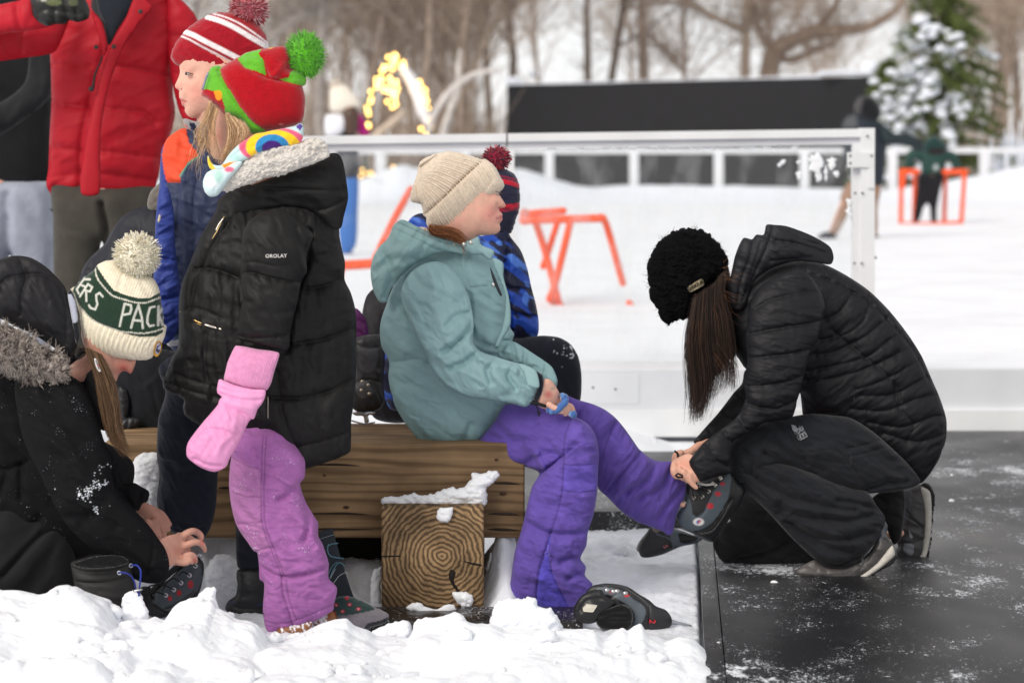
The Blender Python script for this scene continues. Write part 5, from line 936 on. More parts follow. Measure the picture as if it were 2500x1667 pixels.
part(p, 'trousers', 'cotton', 'D -300,500 100,520 420,700 560,900 560,1420 100,1480 -300,1480', Yw-.0, k=.6, T=.16, h=5, col=(20, 20, 22), folds=[(9, 40, 2.5, 130)], grooves=[('D 470,660 300,820 60,1080', 10, 10, 'g')])
part(p, 'trouser_leg', 'cotton', 'D 560,120 720,60 860,120 980,200 1024,260 1030,340 1010,440 960,540 900,620 840,800 800,1350 620,1350 600,900 560,500', Yw+.13, k=.8, T=.1, h=4.5, col=(22, 22, 24), folds=[(8, 36, 2.5, 110)])
part(p, 'sleeve', 'flecked', 'D 840,160 900,300 960,420 1020,400 1080,430 1142,472 1128,545 1092,560 1058,615 1010,600 930,540 860,500 780,400 760,200', Yw+.1, k=.8, T=.07, h=3.5, col=(23, 23, 25), folds=[(6, 22, 2, 40)], grooves=[('D 1090,440 1060,560', 5, 5, 'g')])
part(p, 'sleeve', 'flecked', 'C 110,1050 300,1020 450,1030 560,1090 620,1180 660,1290 700,1420 D 790,60 850,220 870,420 930,520 1040,620 1150,740 1222,842 1262,900 1290,980 1296,1046 1276,1140 1200,1172 1080,1160 960,1100 830,1000 700,900 560,780 480,680 400,530 310,340 200,120 150,-60', [('C 350,1100', Yw-.08), ('D 560,520', Yw-.15), ('D 1250,1040', Yw-.12)], k=.7, T=.1, h=2.4, col=BC, folds=[(8, 40, 2.5, 50), (4, 18, 2, 20)], grooves=[('D 480,660 700,640 900,720', 8, 12, 'g'), ('D 1130,1120 1180,940 1180,800', 4, 5, 'g'), ('D 860,420 800,560 640,700', 6, 12, 'g')], paint=[('fn', lambda x, y: (n2(x, y, 2.0, 3, 1)+n2(x, y, 20, 4)*.7-np.hypot((x-232)/45, (y-1165)/65)*.45-.60)*9, (226, 230, 238))])
fz = lambda n, box_, Y0, r, sc: None
hood, hpc = part(p, 'hood', 'puffer', 'C -200,300 -80,258 0,234 70,216 135,212 220,228 320,288 400,366 450,428 484,520 522,640 550,760 536,840 512,905 480,925 400,870 250,770 100,700 0,650 -120,610 -220,480', Yw-.04, k=.6, T=.13, h=3.2, col=(27, 26, 29), grooves=[('C 128,212 170,290 196,345 170,470 158,620', 10, 6, 'p'), ('C 0,450 40,380 110,350 196,342 290,336 360,370 440,430', 10, 6, 'p'), ('C -160,440 -80,420 0,450', 9, 6, 'p'), ('C 180,350 280,470 340,640', 4, 9, 'g'), ('C 430,440 470,600 470,820', 6, 6, 'p')], folds=[(5, 24, 2.5, 70), (3, 12, 2.5, 60)])
add('hood_lining', inflate('C 470,470 492,452 520,500 536,570 545,680 556,770 535,830 515,760 505,690 490,600', Yw-.05, k=.6, T=.03, h=2.6, col=(30, 31, 36), paint=[('poly', 'C 470,480 496,478 520,520 536,580 542,672 512,680 488,610', (176, 180, 194), True)]), M['fleece'], hood)
# fur trim
rng = np.random.default_rng(8); fo = dense(pts('C -220,680 0,680 80,700 200,760 330,850 440,890 475,920 482,1000 468,1060 380,1090 260,1105 190,1080 100,1040 30,1010 -220,1000'), 6)
furb = inflate('C -220,700 0,690 80,706 200,768 330,858 440,896 468,925 474,1000 460,1050 380,1080 260,1094 190,1070 100,1030 30,1002 -220,990', Yw-.1, k=.7, T=.05, h=4, col=(104, 92, 84), folds=[(6, 16, 1.5, 30)])
qa, _, _ = lattice(fo, 3.2); qa = qa[(qa[:, 0] > -30)]; qa = np.repeat(qa, 2, 0)+rng.normal(size=(len(qa)*2, 2))*2
fy_ = surf_y(furb, qa)-.002; t_ = np.linspace(0, 1, 6)[None, :, None]
ph = n2(qa[:, 0], qa[:, 1], 14, 3)*4+.9; dr = np.stack([np.cos(ph), np.sin(ph)], -1); cur = np.stack([-dr[:, 1], dr[:, 0]], -1)*rng.normal(size=(len(qa), 1))
q3 = qa[:, None]+dr[:, None]*t_*rng.uniform(9, 19, (len(qa), 1, 1))+cur[:, None]*7*t_**2
lift = .012*np.sin(t_[..., 0]*2.6)*rng.uniform(.3, 1, (len(qa), 1))
cv = P(q3[..., 0], q3[..., 1], fy_[:, None]-lift)
tone = np.clip(.5+.7*n2(qa[:, 0], qa[:, 1], 9, 6)+rng.normal(size=len(qa))*.25, 0, 1)[:, None]
add('fur_trim', merge(strands(cv, .0008, lin((72, 62, 58))*(1-tone)+lin((200, 188, 178))*tone, .4), furb), M['hair'], hood)
# ================================================================== dark figure behind the boy
Yd = 6.5
p = person(400, Yd, 'adult in navy jacket mostly hidden behind the striped-hat boy, sitting on the bench')
body_of(p, core([('Z 440,470 420,540 400,640', Yd, [40, 38, 50]), ('Z 400,620 370,800 370,980', Yd, [80, 85, 80]), ('Z 330,520 250,640 230,760', [Yd+.02, Yd, Yd], [40, 34, 28])])+[ballh(P(452, 475, Yd), np.array([.085, .1, .12]), SK)], .008)
part(p, 'hat', 'knit', 'Z 338,470 346,440 372,416 400,400 450,400 490,420 500,480 440,500 372,490 345,486', Yd-.01, k=.7, T=.1, h=4, col=(104, 98, 92), folds=[(3, 8, 1, 0)])
part(p, 'jacket', 'nylon', 'Z 182,640 204,596 240,560 258,528 282,498 310,480 340,474 380,476 460,500 520,600 520,800 440,1000 300,1000 262,940 250,800 230,720 190,690', Yd, k=.6, T=.15, h=4.5, col=(27, 29, 39), folds=[(9, 34, 2.5, 130), (5, 18, 2, 100)])
part(p, 'trousers', 'cotton', 'Z 250,820 340,800 420,820 420,960 400,1000 330,1004 290,990 255,940', Yd-.1, k=.7, T=.1, h=4.5, col=(20, 22, 28), folds=[(7, 24, 2, 60)])
add('glove', merge(inflate('C 850,1350 900,1335 960,1340 978,1360 960,1400 900,1440 850,1450 800,1430', Yd-.16, k=.8, T=.04, h=3, col=(24, 24, 27), grooves=[('C 900,1345 880,1440', 5, 5, 'c'), ('C 940,1345 930,1420', 4, 4, 'c')]), inflate('C 830,1120 880,1140 900,1200 890,1330 850,1340 820,1250', Yd-.15, k=.8, T=.04, h=3, col=(26, 26, 29), folds=[(5, 12, 2, 0)])), M['leather'], p)
# skate held behind the coat
sk = empty('ice_skate', P(418, 845, 6.1), 'black skate with white blade holder between bobble-hat woman and elf-hat girl', 'skate')
add('boot', inflate('C 1135,610 1165,585 1230,545 1260,540 1290,560 1300,700 1280,760 1240,745 1190,750 1150,720 1140,660', 5.82, k=.7, T=.04, h=2.6, col=(40, 40, 42), grooves=[('C 1180,600 1230,680', 5, 5, 'c'), ('C 1150,640 1200,720', 5, 5, 'c')], folds=[(4, 10, 2, 30)]), M['leather'], sk)
add('blade_holder', inflate('C 1140,760 1165,755 1180,790 1210,800 1262,796 1275,830 1210,840 1175,842 1150,810', 5.8, k=.5, T=.012, h=2.2, col=(214, 214, 218)), M['plastic'], sk)
# ================================================================== child behind: purple and black
Yp = 6.62
p = person(905, Yp, 'child in black jacket with purple sleeve, almost hidden behind the girl in teal')
body_of(p, core([('Z 890,700 888,730 885,770', Yp+.02, [20, 20, 20]), ('Z 885,770 880,840 880,890', Yp, [64, 66, 60])])+[ballh(P(1000, 690, Yp), np.array([.07, .085, .1]), SK)], .008)
part(p, 'jacket', 'nylon', 'Z 833,770 832,720 842,680 862,660 890,650 960,660 980,800 960,960 860,960 836,860', Yp, k=.65, T=.12, h=4, col=(28, 26, 32), folds=[(7, 26, 2, 70)])
part(p, 'sleeve', 'nylon', 'Z 800,720 818,708 838,730 846,760 848,790 830,800 800,800', Yp-.12, k=.8, T=.06, h=3, col=(92, 34, 92), folds=[(5, 14, 2, 40)])
# skate standing on the bench
sk = empty('ice_skate', P(880, 1030, 6.41), 'black skate standing on the bench between elf-hat girl and girl in teal', 'skate')
add('boot', inflate('Z 812,790 820,775 850,768 880,772 884,830 880,880 884,920 872,940 840,946 812,940 806,900 816,860 812,820', 6.41, k=.75, T=.05, h=2.6, col=(36, 36, 38), grooves=[('Z 815,880 850,870 882,880', 5, 4, 'c'), ('Z 820,790 850,800 880,792', 4, 5, 'c')], folds=[(5, 14, 2, 60)], paint=[('poly', 'Z 826,800 870,800 858,850 830,850', (62, 62, 66), True), ('poly', 'Z 812,880 840,870 860,900 830,912', (70, 70, 72), True)]), M['leather'], sk)
add('blade', merge(inflate('Z 808,946 850,943 862,946 860,952 846,954 848,968 838,972 834,956 816,954', 6.41, k=.5, T=.006, h=1.8, col=(196, 196, 200)), ptube('Z 808,966 835,973 860,970', 6.41, 2.2, (180, 180, 186), 6)), M['chrome'], sk)
each('eyelet', [merge(ball(P(*pts(s)[0], 6.355), np.full(3, .005), (190, 180, 160), 8, 5)) for s in ('Z 832,876', 'Z 846,884', 'Z 830,896', 'Z 848,904')], 'chrome', sk)
# ================================================================== child in blue patterned jacket
Yc = 6.55
p = person(1230, Yc, 'child in navy and red bobble hat and blue patterned jacket, behind the girl in teal')
body_of(p, core([('G 790,430 790,540 780,640', Yc+.03, [13, 13, 20]), ('G 780,640 800,900 820,1200', Yc, [62, 66, 70]), ('G 820,1200 1150,1260 1200,1700', Yc-.05, [50, 46, 34]), ('G 880,700 960,900 960,1050', Yc, [30, 28, 24])])+[ballh(P(*pts('G 780,350')[0], Yc+.02), np.array([.06, .06, .085]), SK)], .007)
hat, _ = part(p, 'hat', 'knit', 'G 700,190 770,170 830,172 880,192 906,220 920,270 924,340 922,410 904,460 890,510 872,545 820,540 720,520 660,400 660,260', Yc-.01, k=.75, T=.1, h=2.8, col=(38, 40, 62), rough=1.5, rsc=5, paint=[('line', 'G 700,225 800,238 870,252 925,272', (190, 30, 52), 5.5), ('line', 'G 760,206 830,216 916,238', (150, 30, 56), 1.6), ('line', 'G 700,392 800,392 870,388 930,378', (190, 30, 52), 5.5), ('line', 'G 760,414 850,412 925,402', (150, 30, 56), 2)], folds=[(2, 8, 1, 0)])
add('pompom', pompom(880+790*.4209, 340+112*.4209, 37, 32, Yc-.01, [(170, 24, 52), (42, 38, 66), (196, 44, 70), (120, 20, 44)], 900, .0017, .24), M['yarn'], hat)
cam_ = lambda f, k, c: ('fn', lambda x, y, f=f, k=k: (n2((x*.8+y*.6)/2.6, -x*.6+y*.8, f, k, 2)-.16)*9, c)
part(p, 'jacket', 'nylon', 'G 276,482 300,450 345,430 420,440 560,520 700,560 780,530 850,490 868,560 930,645 966,745 992,860 1018,960 1034,1060 1026,1140 960,1160 880,1165 700,1200 600,1500 300,1568 180,1568 130,1480 80,1380 90,1240 150,1200 260,900 260,600', Yc, k=.6, T=.14, h=3.4, col=(28, 70, 168), folds=[(7, 30, 2, 70), (4, 16, 2, 20)], grooves=[('G 860,590 850,760 880,1100', 9, 7, 'g'), ('G 880,860 1000,880', 6, 6, 'g'), ('G 890,1010 1026,1030', 6, 6, 'g')], paint=[cam_(26, 3, (70, 116, 204)), cam_(22, 11, (20, 24, 58)), cam_(18, 7, (18, 22, 52))])
part(p, 'trousers', 'cotton', 'G 800,1160 900,1158 1030,1140 1090,1140 1160,1152 1222,1192 1264,1262 1282,1370 1276,1510 1240,1600 1260,1900 1100,1900 1060,1600 900,1500', Yc-.05, k=.75, T=.1, h=3.4, col=(26, 28, 40), folds=[(8, 28, 2, 60)], grooves=[('G 1180,1160 1270,1300', 3, 4, 'c')], paint=[('fn', lambda x, y: (n2(x, y, 4, 3)-.2-np.hypot((x-1395)/40, (y-845)/40)*.6)*4, (210, 214, 222))])
# ================================================================== girl in teal
Yt = 6.1
p = person(1330, Yt-.15, 'girl in beige ribbed beanie, teal parka and violet trousers, sitting on the bench')
face = inflate('G 430,520 430,300 520,180 650,150 760,200 800,270 806,318 830,358 846,382 844,394 830,400 806,402 802,412 822,428 829,440 822,450 827,466 818,480 806,488 814,512 808,536 784,552 740,558 700,558 672,566 650,590 600,600 520,580', Yt-.02, k=.66, T=.078, h=2.4, col=SK, it=1, grooves=[('G 828,452 806,456 792,460', 3.5, 3, 'g'), ('G 806,402 792,392 800,378', 2.5, 3, 'g'), ('G 760,322 800,318', 7, 9, 'g'), ('G 796,376 812,388 806,402', 4, 5, 'g'), ('G 812,384 820,392', 3, 5, 'r'), ('G 802,412 812,424', 2, 3, 'g'), ('G 796,482 800,492', 3, 5, 'g'), ('G 790,405 778,440', 3, 8, 'g'), ('G 700,440 740,420', 3, 22, 'r')])
hnd = [inflate('G 1040,1450 1070,1385 1110,1400 1150,1460 1160,1500 1150,1540 1100,1570 1030,1545', [('G 1050,1470', Yt-.18), ('G 1160,1530', Yt-.16)], k=.8, T=.018, h=2.2), ptube('H 1110,90 1140,110 1160,112', Yt-.2, [8, 8, 7], SK, 10, 4),
       inflate('H 1178,128 1180,96 1200,80 1226,88 1240,106 1234,130 1210,142', Yt-.14, k=.8, T=.016, h=2.2), ptube('H 1222,98 1246,116 1252,136 1244,148', Yt-.17, [6.5, 6.5, 6, 5], SK, 10, 3), ptube('H 1206,110 1222,130 1228,148', Yt-.18, [6.5, 6, 5], SK, 10, 3), ptube('H 1190,118 1200,138 1206,150', Yt-.185, [6.5, 6, 5], SK, 10, 3), ptube('H 1210,90 1240,100 1256,122', Yt-.155, [6.5, 6.5, 5], SK, 10, 3), ptube('H 1130,110 1160,128 1190,134', Yt-.195, [7, 6.5, 5.5], SK, 10, 3)]
ct = core([('G 610,480 600,560 570,660', Yt+.02, [30, 27, 26]), ('G 560,700 480,1100 520,1500', Yt, [64, 74, 80]), ('H 760,330 1230,270 1150,800 1060,1250', [Yt, Yt-.14, Yt-.14, Yt-.12], [60, 50, 40, 26]), ('H 1150,110 1340,260 1700,560 1900,680', [Yt+.06, Yt+.02, Yt+.06, Yt+.1], [60, 48, 38, 26]), ('G 420,760 440,1100 700,1380 1060,1440', [Yt-.08, Yt-.14, Yt-.17, Yt-.18], [38, 34, 28, 28]), ('G 640,760 760,1150 1080,1400 1170,1520', [Yt+.1, Yt+.08, Yt-.05, Yt-.13], [36, 32, 26, 24])])
body_of(p, [face]+hnd+ct, .0028, SK, [('line', 'G 829,452 808,456 790,461', (160, 80, 84), 2.4), ('ell', 'G 820,444', (196, 112, 110), 6, 4, 2), ('ell', 'G 818,464', (204, 116, 116), 6, 5, 2), ('ell', 'G 760,430', (226, 150, 138), 38, 32, 1.0), ('ell', 'G 838,384', (226, 148, 134), 9, 8, 1), ('line', 'G 790,316 802,322 812,322', (80, 58, 48), 1.8), ('ell', 'G 743,444', (150, 96, 80), 1.6, 1.6, 2), ('ell', 'G 806,396', (150, 88, 80), 3, 2, 2), ('ell', 'G 1090,1480', (210, 110, 104), 14, 12, 1), ('ell', 'G 1115,1445', (130, 150, 140), 9, 4, 1), ('fn', lambda x, y: (n2(x, y, 16, 3)-.15)*.28, (224, 146, 134))], 2)
add('eye', merge(ball(P(*pts('G 800,312')[0], Yt-.052), np.array([.006, .007, .0045]), (190, 180, 176)), ball(P(*pts('G 809,312')[0], Yt-.055), np.array([.003, .004, .0038]), (60, 54, 50))), M['skin'], p)
add('eyelash', ptube('G 786,304 802,308 820,318', [Yt-.058, Yt-.062, Yt-.06], 1.3, (70, 48, 38), 6), M['hair'], p)
tip = pts('G 318,205')[0]; e0 = dense(pts('G 722,118 640,185 560,260 490,330 430,385 366,442'), 2, True, False); ee = e0[np.linspace(0, len(e0)-1, 30).astype(int)]
rib = []
for k, a in enumerate(ee):
    b = tip+np.array([0, (k-8)*1.2]); u = k/29.
    mid = (a*.5+b*.5)+np.array([-8, -34])*(1-u*1.15)
    rib.append(([tuple(a), tuple(a*.7+mid*.3+np.array([-1, -3])*(1-u)), tuple(mid), tuple(b*.8+mid*.2+np.array([3, -6])*(1-u)), tuple(b)], 6.0, 1.8, 'g'))
    c_ = a+np.array([.50, .86])*np.interp(k, [0, 10, 20, 29], [50, 72, 70, 45]); rib.append(([tuple(a), tuple(c_)], 5.0, 1.8, 'g'))
hat, _ = part(p, 'hat', 'knit', 'G 290,352 298,290 325,215 342,140 372,112 420,90 500,72 560,76 640,96 705,118 720,114 770,148 800,195 834,264 820,296 770,330 700,368 655,425 610,475 560,510 515,532 450,530 400,518 384,500 380,455 364,440 352,380 305,368', Yt-.02, k=.78, T=.112, h=1.9, col=(222, 206, 186), rough=1, rsc=5, grooves=rib+[('G 722,116 640,185 560,260 490,330 430,385 366,442', 9, 3.5, 'c')], folds=[(3, 34, 2, 30)], paint=[('fn', lambda x, y: (n2(x, y, 2.4, 3, 1)-.25)*.7, (176, 154, 134))], lump=lambda x, y: np.where(((x-1186)*.72+(y-388)*.69) > -4, 4.5, 0))
THR = [(140, 84, 46), (112, 64, 34), (168, 108, 62), (96, 56, 32)]
add('hair', merge(hair_lock(['G 400,500 470,520 540,550 600,600', 'G 400,520 430,556 500,560 580,590 610,600', 'G 440,510 520,520 570,545 610,585', 'G 400,515 405,545 420,560 470,560'], 460, (Yt-.09, Yt-.05), .0006, THR, 5, 9), hair_lock(['G 560,540 610,590 622,660', 'G 570,560 600,620 605,690', 'G 540,560 590,640 620,650', 'G 380,500 350,510 340,530'], 26, (Yt-.1, Yt-.07), .0006, THR, 8, 10)), M['hair'], p)
TL = (132, 164, 168)
part(p, 'hood_lining', 'sherpa', 'G 330,512 370,512 440,540 540,570 612,604 600,640 520,640 400,590 330,545', Yt-.05, k=.7, T=.04, h=2.6, col=(216, 200, 186), rough=2, rsc=6, folds=[(4, 6, 1, 0)])
jk, jp = part(p, 'parka', 'nylon', 'G 170,900 230,780 330,690 460,640 600,610 640,585 684,568 700,612 776,648 764,684 826,716 830,800 858,900 872,1000 868,1090 892,1130 882,1172 940,1204 945,1260 1000,1330 980,1450 880,1560 H 850,100 810,180 760,250 720,300 660,378 620,412 560,424 500,402 440,370 370,330 310,262 250,180 200,90 184,10 G 180,1480 162,1380 166,1290 122,1200 112,1110 122,1040 150,960', Yt, k=.55, T=.15, h=3.2, col=TL,
     grooves=[('G 690,575 720,660 760,740 790,800 840,920 850,1020 830,1120 800,1200', 7, 4, 'c'), ('G 762,684 800,760 830,900', 5, 4, 'c'), ('G 165,1290 250,1280 330,1262 420,1290', 9, 8, 'p'), ('G 610,690 620,800 640,900 650,1100', 6, 5, 'c'), ('G 640,850 740,840', 2.5, 2.5, 'c'), ('G 700,1250 800,1240 880,1260', 6, 8, 'g'), ('G 790,1200 810,1160 880,1180', 5, 7, 'g'), ('G 440,1400 520,1500 600,1640', 3, 4, 'c'), ('H 200,100 340,240 520,380', 4, 12, 'g'), ('H 650,200 600,330 560,420', 5, 10, 'g'), ('G 190,900 260,960 300,1100', 4, 5, 'c')], folds=[(7, 34, 2.4, 70), (4, 17, 2.2, 30)])
add('placket', merge(inflate('G 770,690 826,716 830,800 858,900 872,1000 868,1080 830,1150 800,1205 780,1200 820,1100 838,1010 838,900 812,820 780,750', Yt-.085, k=.5, T=.012, h=2.6, col=(136, 168, 171), grooves=[('G 800,740 835,860 850,980 835,1110', 3, 2.5, 'c')], folds=[(3, 20, 2, 80)]), inflate('G 752,740 776,790 800,850 822,906 812,910 790,870 766,810', Yt-.1, k=.4, T=.005, h=2, col=(36, 42, 48))), M['nylon'], jk)
add('collar', inflate('G 590,604 640,584 684,566 700,610 776,648 766,684 752,700 730,690 700,670 660,672 610,650', Yt-.078, k=.6, T=.03, h=2.6, col=(138, 169, 172), grooves=[('G 684,575 700,620 750,680', 5, 3, 'c'), ('G 668,580 690,630', 3, 2.5, 'c')], folds=[(4, 18, 2, 40)]), M['nylon'], jk)
each('snap', [ball(P(*pts(s)[0], y_), np.array([.0055, .003, .0055]), (196, 196, 192), 10, 6) for s, y_ in (('G 640,600', Yt-.112), ('G 772,844', Yt-.098), ('G 600,610', Yt-.105))], 'chrome', jk)
hd, _ = part(p, 'hood', 'nylon', 'G 176,540 192,500 240,466 330,506 440,556 540,588 600,612 660,660 620,672 500,652 440,665 380,690 320,720 272,758 230,800 192,850 168,890 152,944 112,944 76,880 58,770 72,690 112,620 160,574', Yt-.06, k=.65, T=.10, h=2.8, col=(134, 166, 168), grooves=[('G 192,520 330,580 440,640 500,650', 5, 4, 'c'), ('G 210,480 330,530 460,590 600,625', 4, 3, 'c'), ('G 120,640 180,760 150,920', 7, 12, 'g'), ('G 90,760 180,700 300,690', 5, 14, 'g')], folds=[(8, 34, 2.4, 140), (4, 16, 2, 120)])
sl, slp = part(p, 'sleeve', 'nylon', 'G 232,900 252,830 290,775 350,730 430,708 500,728 560,780 620,890 650,1000 658,1080 652,1170 690,1225 770,1255 900,1295 960,1308 1022,1348 1040,1440 1002,1512 960,1552 880,1532 740,1512 620,1492 500,1432 430,1352 370,1232 315,1120 262,1000', [('G 400,800', Yt-.1), ('G 480,1250', Yt-.15), ('G 1000,1430', Yt-.18)], k=.75, T=.085, h=2.6, col=(134, 166, 170),
     grooves=[('G 255,950 330,1050 420,1120 560,1240', 3, 4, 'c'), ('G 655,1070 560,1180 480,1220', 8, 9, 'g'), ('G 690,1225 600,1290 520,1320', 8, 9, 'g'), ('G 800,1262 740,1330 760,1400', 6, 9, 'g'), ('G 640,1010 560,1020 500,1080', 6, 10, 'g'), ('G 890,1300 860,1360 900,1440', 5, 8, 'g'), ('G 500,760 580,840 610,960', 4, 4, 'c'), ('G 640,1180 700,1260 900,1330', 6, 14, 'r'), ('G 420,760 440,950 520,1150', 7, 22, 'r')], folds=[(7, 30, 2.4, 35), (4, 14, 2.2, 60)])
add('cuff_tab', inflate('G 920,1306 960,1312 1020,1345 1036,1438 975,1430 950,1360', Yt-.222, k=.3, T=.006, h=2.2, col=(142, 174, 176)), M['nylon'], sl)
add('cuff', inflate('G 1020,1348 1056,1368 1062,1420 1052,1472 1022,1520 1002,1505 1030,1440', Yt-.19, k=.8, T=.04, h=2.4, col=(30, 32, 44), folds=[(2, 5, 1, 60)]), M['knit'], sl)
sl2, _ = part(p, 'sleeve', 'nylon', 'G 780,1180 880,1170 945,1204 1000,1240 1066,1284 1112,1322 1142,1392 1136,1440 1110,1436 1050,1392 980,1330 880,1290 800,1260', [('G 800,1200', Yt-.04), ('G 1130,1420', Yt-.13)], k=.8, T=.06, h=2.6, col=(126, 158, 162), grooves=[('G 880,1180 900,1280', 6, 7, 'g'), ('G 960,1220 950,1300', 6, 7, 'g'), ('G 1080,1300 1060,1390', 4, 6, 'g')], folds=[(6, 18, 2, 30)])
add('scrunchie', merge(*[ptube('H 1188,36 1206,50 1202,80 1180,100 1160,124 1130,130', [Yt-.17, Yt-.19, Yt-.2, Yt-.2, Yt-.2, Yt-.19], [7+k, 9, 8, 9, 8, 7], (72, 110, 170), 9, 3) for k in (0,)]+[ballh(P(*pts(f'H {x},{y}')[0], Yt-.2+.01*random.random()), np.array([.008, .008, .01])*random.uniform(.7, 1.1), random.choice([(92, 132, 190), (66, 100, 158), (110, 150, 204)]), 8, 6) for x, y in ((1192, 40), (1206, 52), (1200, 66), (1206, 78), (1190, 90), (1178, 104), (1166, 118), (1150, 128), (1124, 128), (1240, 146), (1256, 150), (1108, 122))]), M['fleece'], p)
add('drawcord', merge(ptube('H 1010,80 1040,84 1086,98', Yt-.2, 4.5, (20, 20, 22), 6), ptube('H 1030,90 1046,120 1052,155', Yt-.2, 1.8, (18, 18, 20), 6), ptube('H 1050,150 1058,140 1044,130', Yt-.2, 2.6, (18, 18, 20), 6)), M['print'], p)
VI = (96, 76, 160)
tr, tp = part(p, 'trouser_leg', 'cotton', 'H 640,390 700,300 790,190 850,96 950,92 1020,84 1100,106 1180,128 1260,158 1340,205 1386,272 1404,380 1398,500 1394,610 1372,740 1340,840 1330,920 1296,995 1328,1045 1322,1094 1368,1152 1300,1230 1232,1292 1130,1284 1040,1276 960,1250 876,1232 886,1120 910,950 950,820 990,650 1012,570 1052,492 960,452 860,424 760,408 690,400', [('H 700,300', Yt-.03), ('H 1300,300', Yt-.16), ('H 1200,800', Yt-.16), ('H 1050,1250', Yt-.16)], k=.72, T=.1, h=2.8, col=VI,
     grooves=[('H 1195,428 1300,436 1396,430', 3.5, 2.5, 'c'), ('H 1186,580 1290,590 1394,592', 3.5, 2.5, 'c'), ('H 1240,160 1200,280 1196,430 1186,590 1150,740 1120,830', 3.5, 2.5, 'c'), ('H 1120,830 1080,960 1050,1060 1034,1220', 8, 3.5, 'c'), ('H 1118,1000 1126,1060 1160,1140 1228,1288', 7, 3.5, 'c'), ('H 1052,492 1130,440 1180,400', 12, 9, 'g'), ('H 960,440 1060,380 1150,370', 6, 12, 'g'), ('H 1000,790 1100,830 1240,840 1340,820', 7, 10, 'g'), ('H 1296,998 1240,980 1180,1000', 8, 9, 'g'), ('H 1326,1092 1270,1080 1220,1100', 7, 8, 'g'), ('H 780,270 900,300 1020,290', 5, 14, 'g'), ('H 1040,370 1090,470', 8, 8, 'r'), ('H 1180,340 1290,230', 5, 16, 'r')], folds=[(7, 32, 2.4, 20), (4, 15, 2.2, 50), (2, 8, 2, 10)], paint=[('poly', 'H 1118,840 1108,1000 1128,1060 1160,1140 1226,1290 1040,1280 1036,1210 1052,1060 1080,960', (82, 72, 174), True), ('poly', 'H 1196,430 1398,430 1394,592 1186,582', (96, 78, 170))])
add('zip_pull', merge(ptube('H 1106,920 1104,960', Yt-.225, 3, (110, 92, 190), 6), tube(P(*(np.array([pts('H 1100,968')[0]+np.array([math.cos(a), math.sin(a)])*5.5 for a in np.linspace(0, 6.28, 12)]).T), Yt-.225), .0016, 6, (110, 92, 190), False)), M['plastic'], tr)
part(p, 'trouser_leg', 'cotton', 'H 1100,110 1200,38 1280,62 1370,88 1440,120 1500,166 1560,236 1612,310 1645,355 1740,420 1850,432 1900,520 1918,570 1908,640 1866,730 1836,850 1810,858 1780,836 1700,806 1630,780 1540,720 1460,640 1400,580 1380,440 1340,300 1260,220', [('H 1250,150', Yt+.02), ('H 1560,480', Yt+.04), ('H 1880,640', Yt+.1)], k=.72, T=.09, h=2.8, col=(94, 74, 156), grooves=[('H 1620,320 1570,400 1480,450', 5, 5, 'c'), ('H 1480,230 1440,330 1420,400', 3, 3, 'c'), ('H 1650,360 1560,470 1450,590', 6, 5, 'g'), ('H 1740,425 1690,520 1560,600', 8, 10, 'g'), ('H 1840,440 1780,560 1650,640', 7, 10, 'g'), ('H 1900,560 1800,680 1740,760', 7, 9, 'g'), ('H 1680,420 1600,520 1500,600', 7, 10, 'r')], folds=[(8, 30, 2.4, 130), (4, 13, 2.2, 110)])
def shoe(parent): pass
add('boot', inflate('H 1150,1292 1230,1290 1300,1240 1350,1180 1380,1150 1400,1190 1390,1260 1340,1310 1270,1330 1170,1320', Yt-.12, k=.7, T=.05, h=3, col=(92, 62, 44), folds=[(3, 12, 2, 0)]), M['leather'], p)
# worn skate held by the kneeling woman
Ys = 6.22
sk, sp_ = part(p, 'skate', 'leather', 'J 285,890 300,850 330,800 345,720 352,660 380,640 440,650 500,620 560,600 620,580 660,568 690,590 720,640 760,680 770,720 740,790 690,860 640,930 590,1010 560,1052 530,1062 470,1042 400,1004 330,970', Ys, k=.6, T=.05, h=2.6, col=(30, 31, 34),
    paint=[('poly', 'J 290,890 330,800 350,690 380,760 400,860 420,880 470,840 510,760 540,700 590,640 640,590 660,580 672,640 650,740 600,830 540,910 470,960 400,985 330,960', (70, 80, 88)), ('poly', 'J 345,650 440,650 540,630 560,660 500,740 470,810 430,870 400,850 380,760', (22, 23, 25)), ('line', 'J 420,1000 520,985 600,880 660,780 690,640', (18, 18, 20), 9), ('line', 'J 430,990 520,960 590,870 640,780', (90, 88, 86), .7), ('line', 'J 440,1000 530,975 605,880 655,780', (80, 78, 76), .7),
           ('ell', 'J 518,800', (170, 26, 40), 9, 8.5, 5), ('ell', 'J 572,717', (170, 26, 40), 8, 6.5, 5), ('ell', 'J 605,650', (166, 26, 40), 6.5, 5, 5), ('ell', 'J 438,912', (206, 204, 204), 14.5, 10, 6), ('line', 'J 425,915 440,900 432,925', (60, 76, 150), 1.6), ('line', 'J 440,918 452,902', (190, 50, 60), 1.6), ('line', 'J 330,965 400,1000 470,1035 530,1050', (90, 98, 104), 1.5)], grooves=[('J 430,995 530,972 605,870 665,760', 4, 3, 'c'), ('J 400,860 430,885 480,840 530,720', 3, 2.5, 'c')])
each('eyelet', [merge(ball(P(a[0], a[1], surf_y(sp_, [a])[0]-.004), np.array([.0062, .005, .0062]), (196, 190, 176), 10, 6)) for a in pts('J 345,790 412,755 470,748 515,712 560,668 598,622 455,668 545,658')], 'chrome', sk)
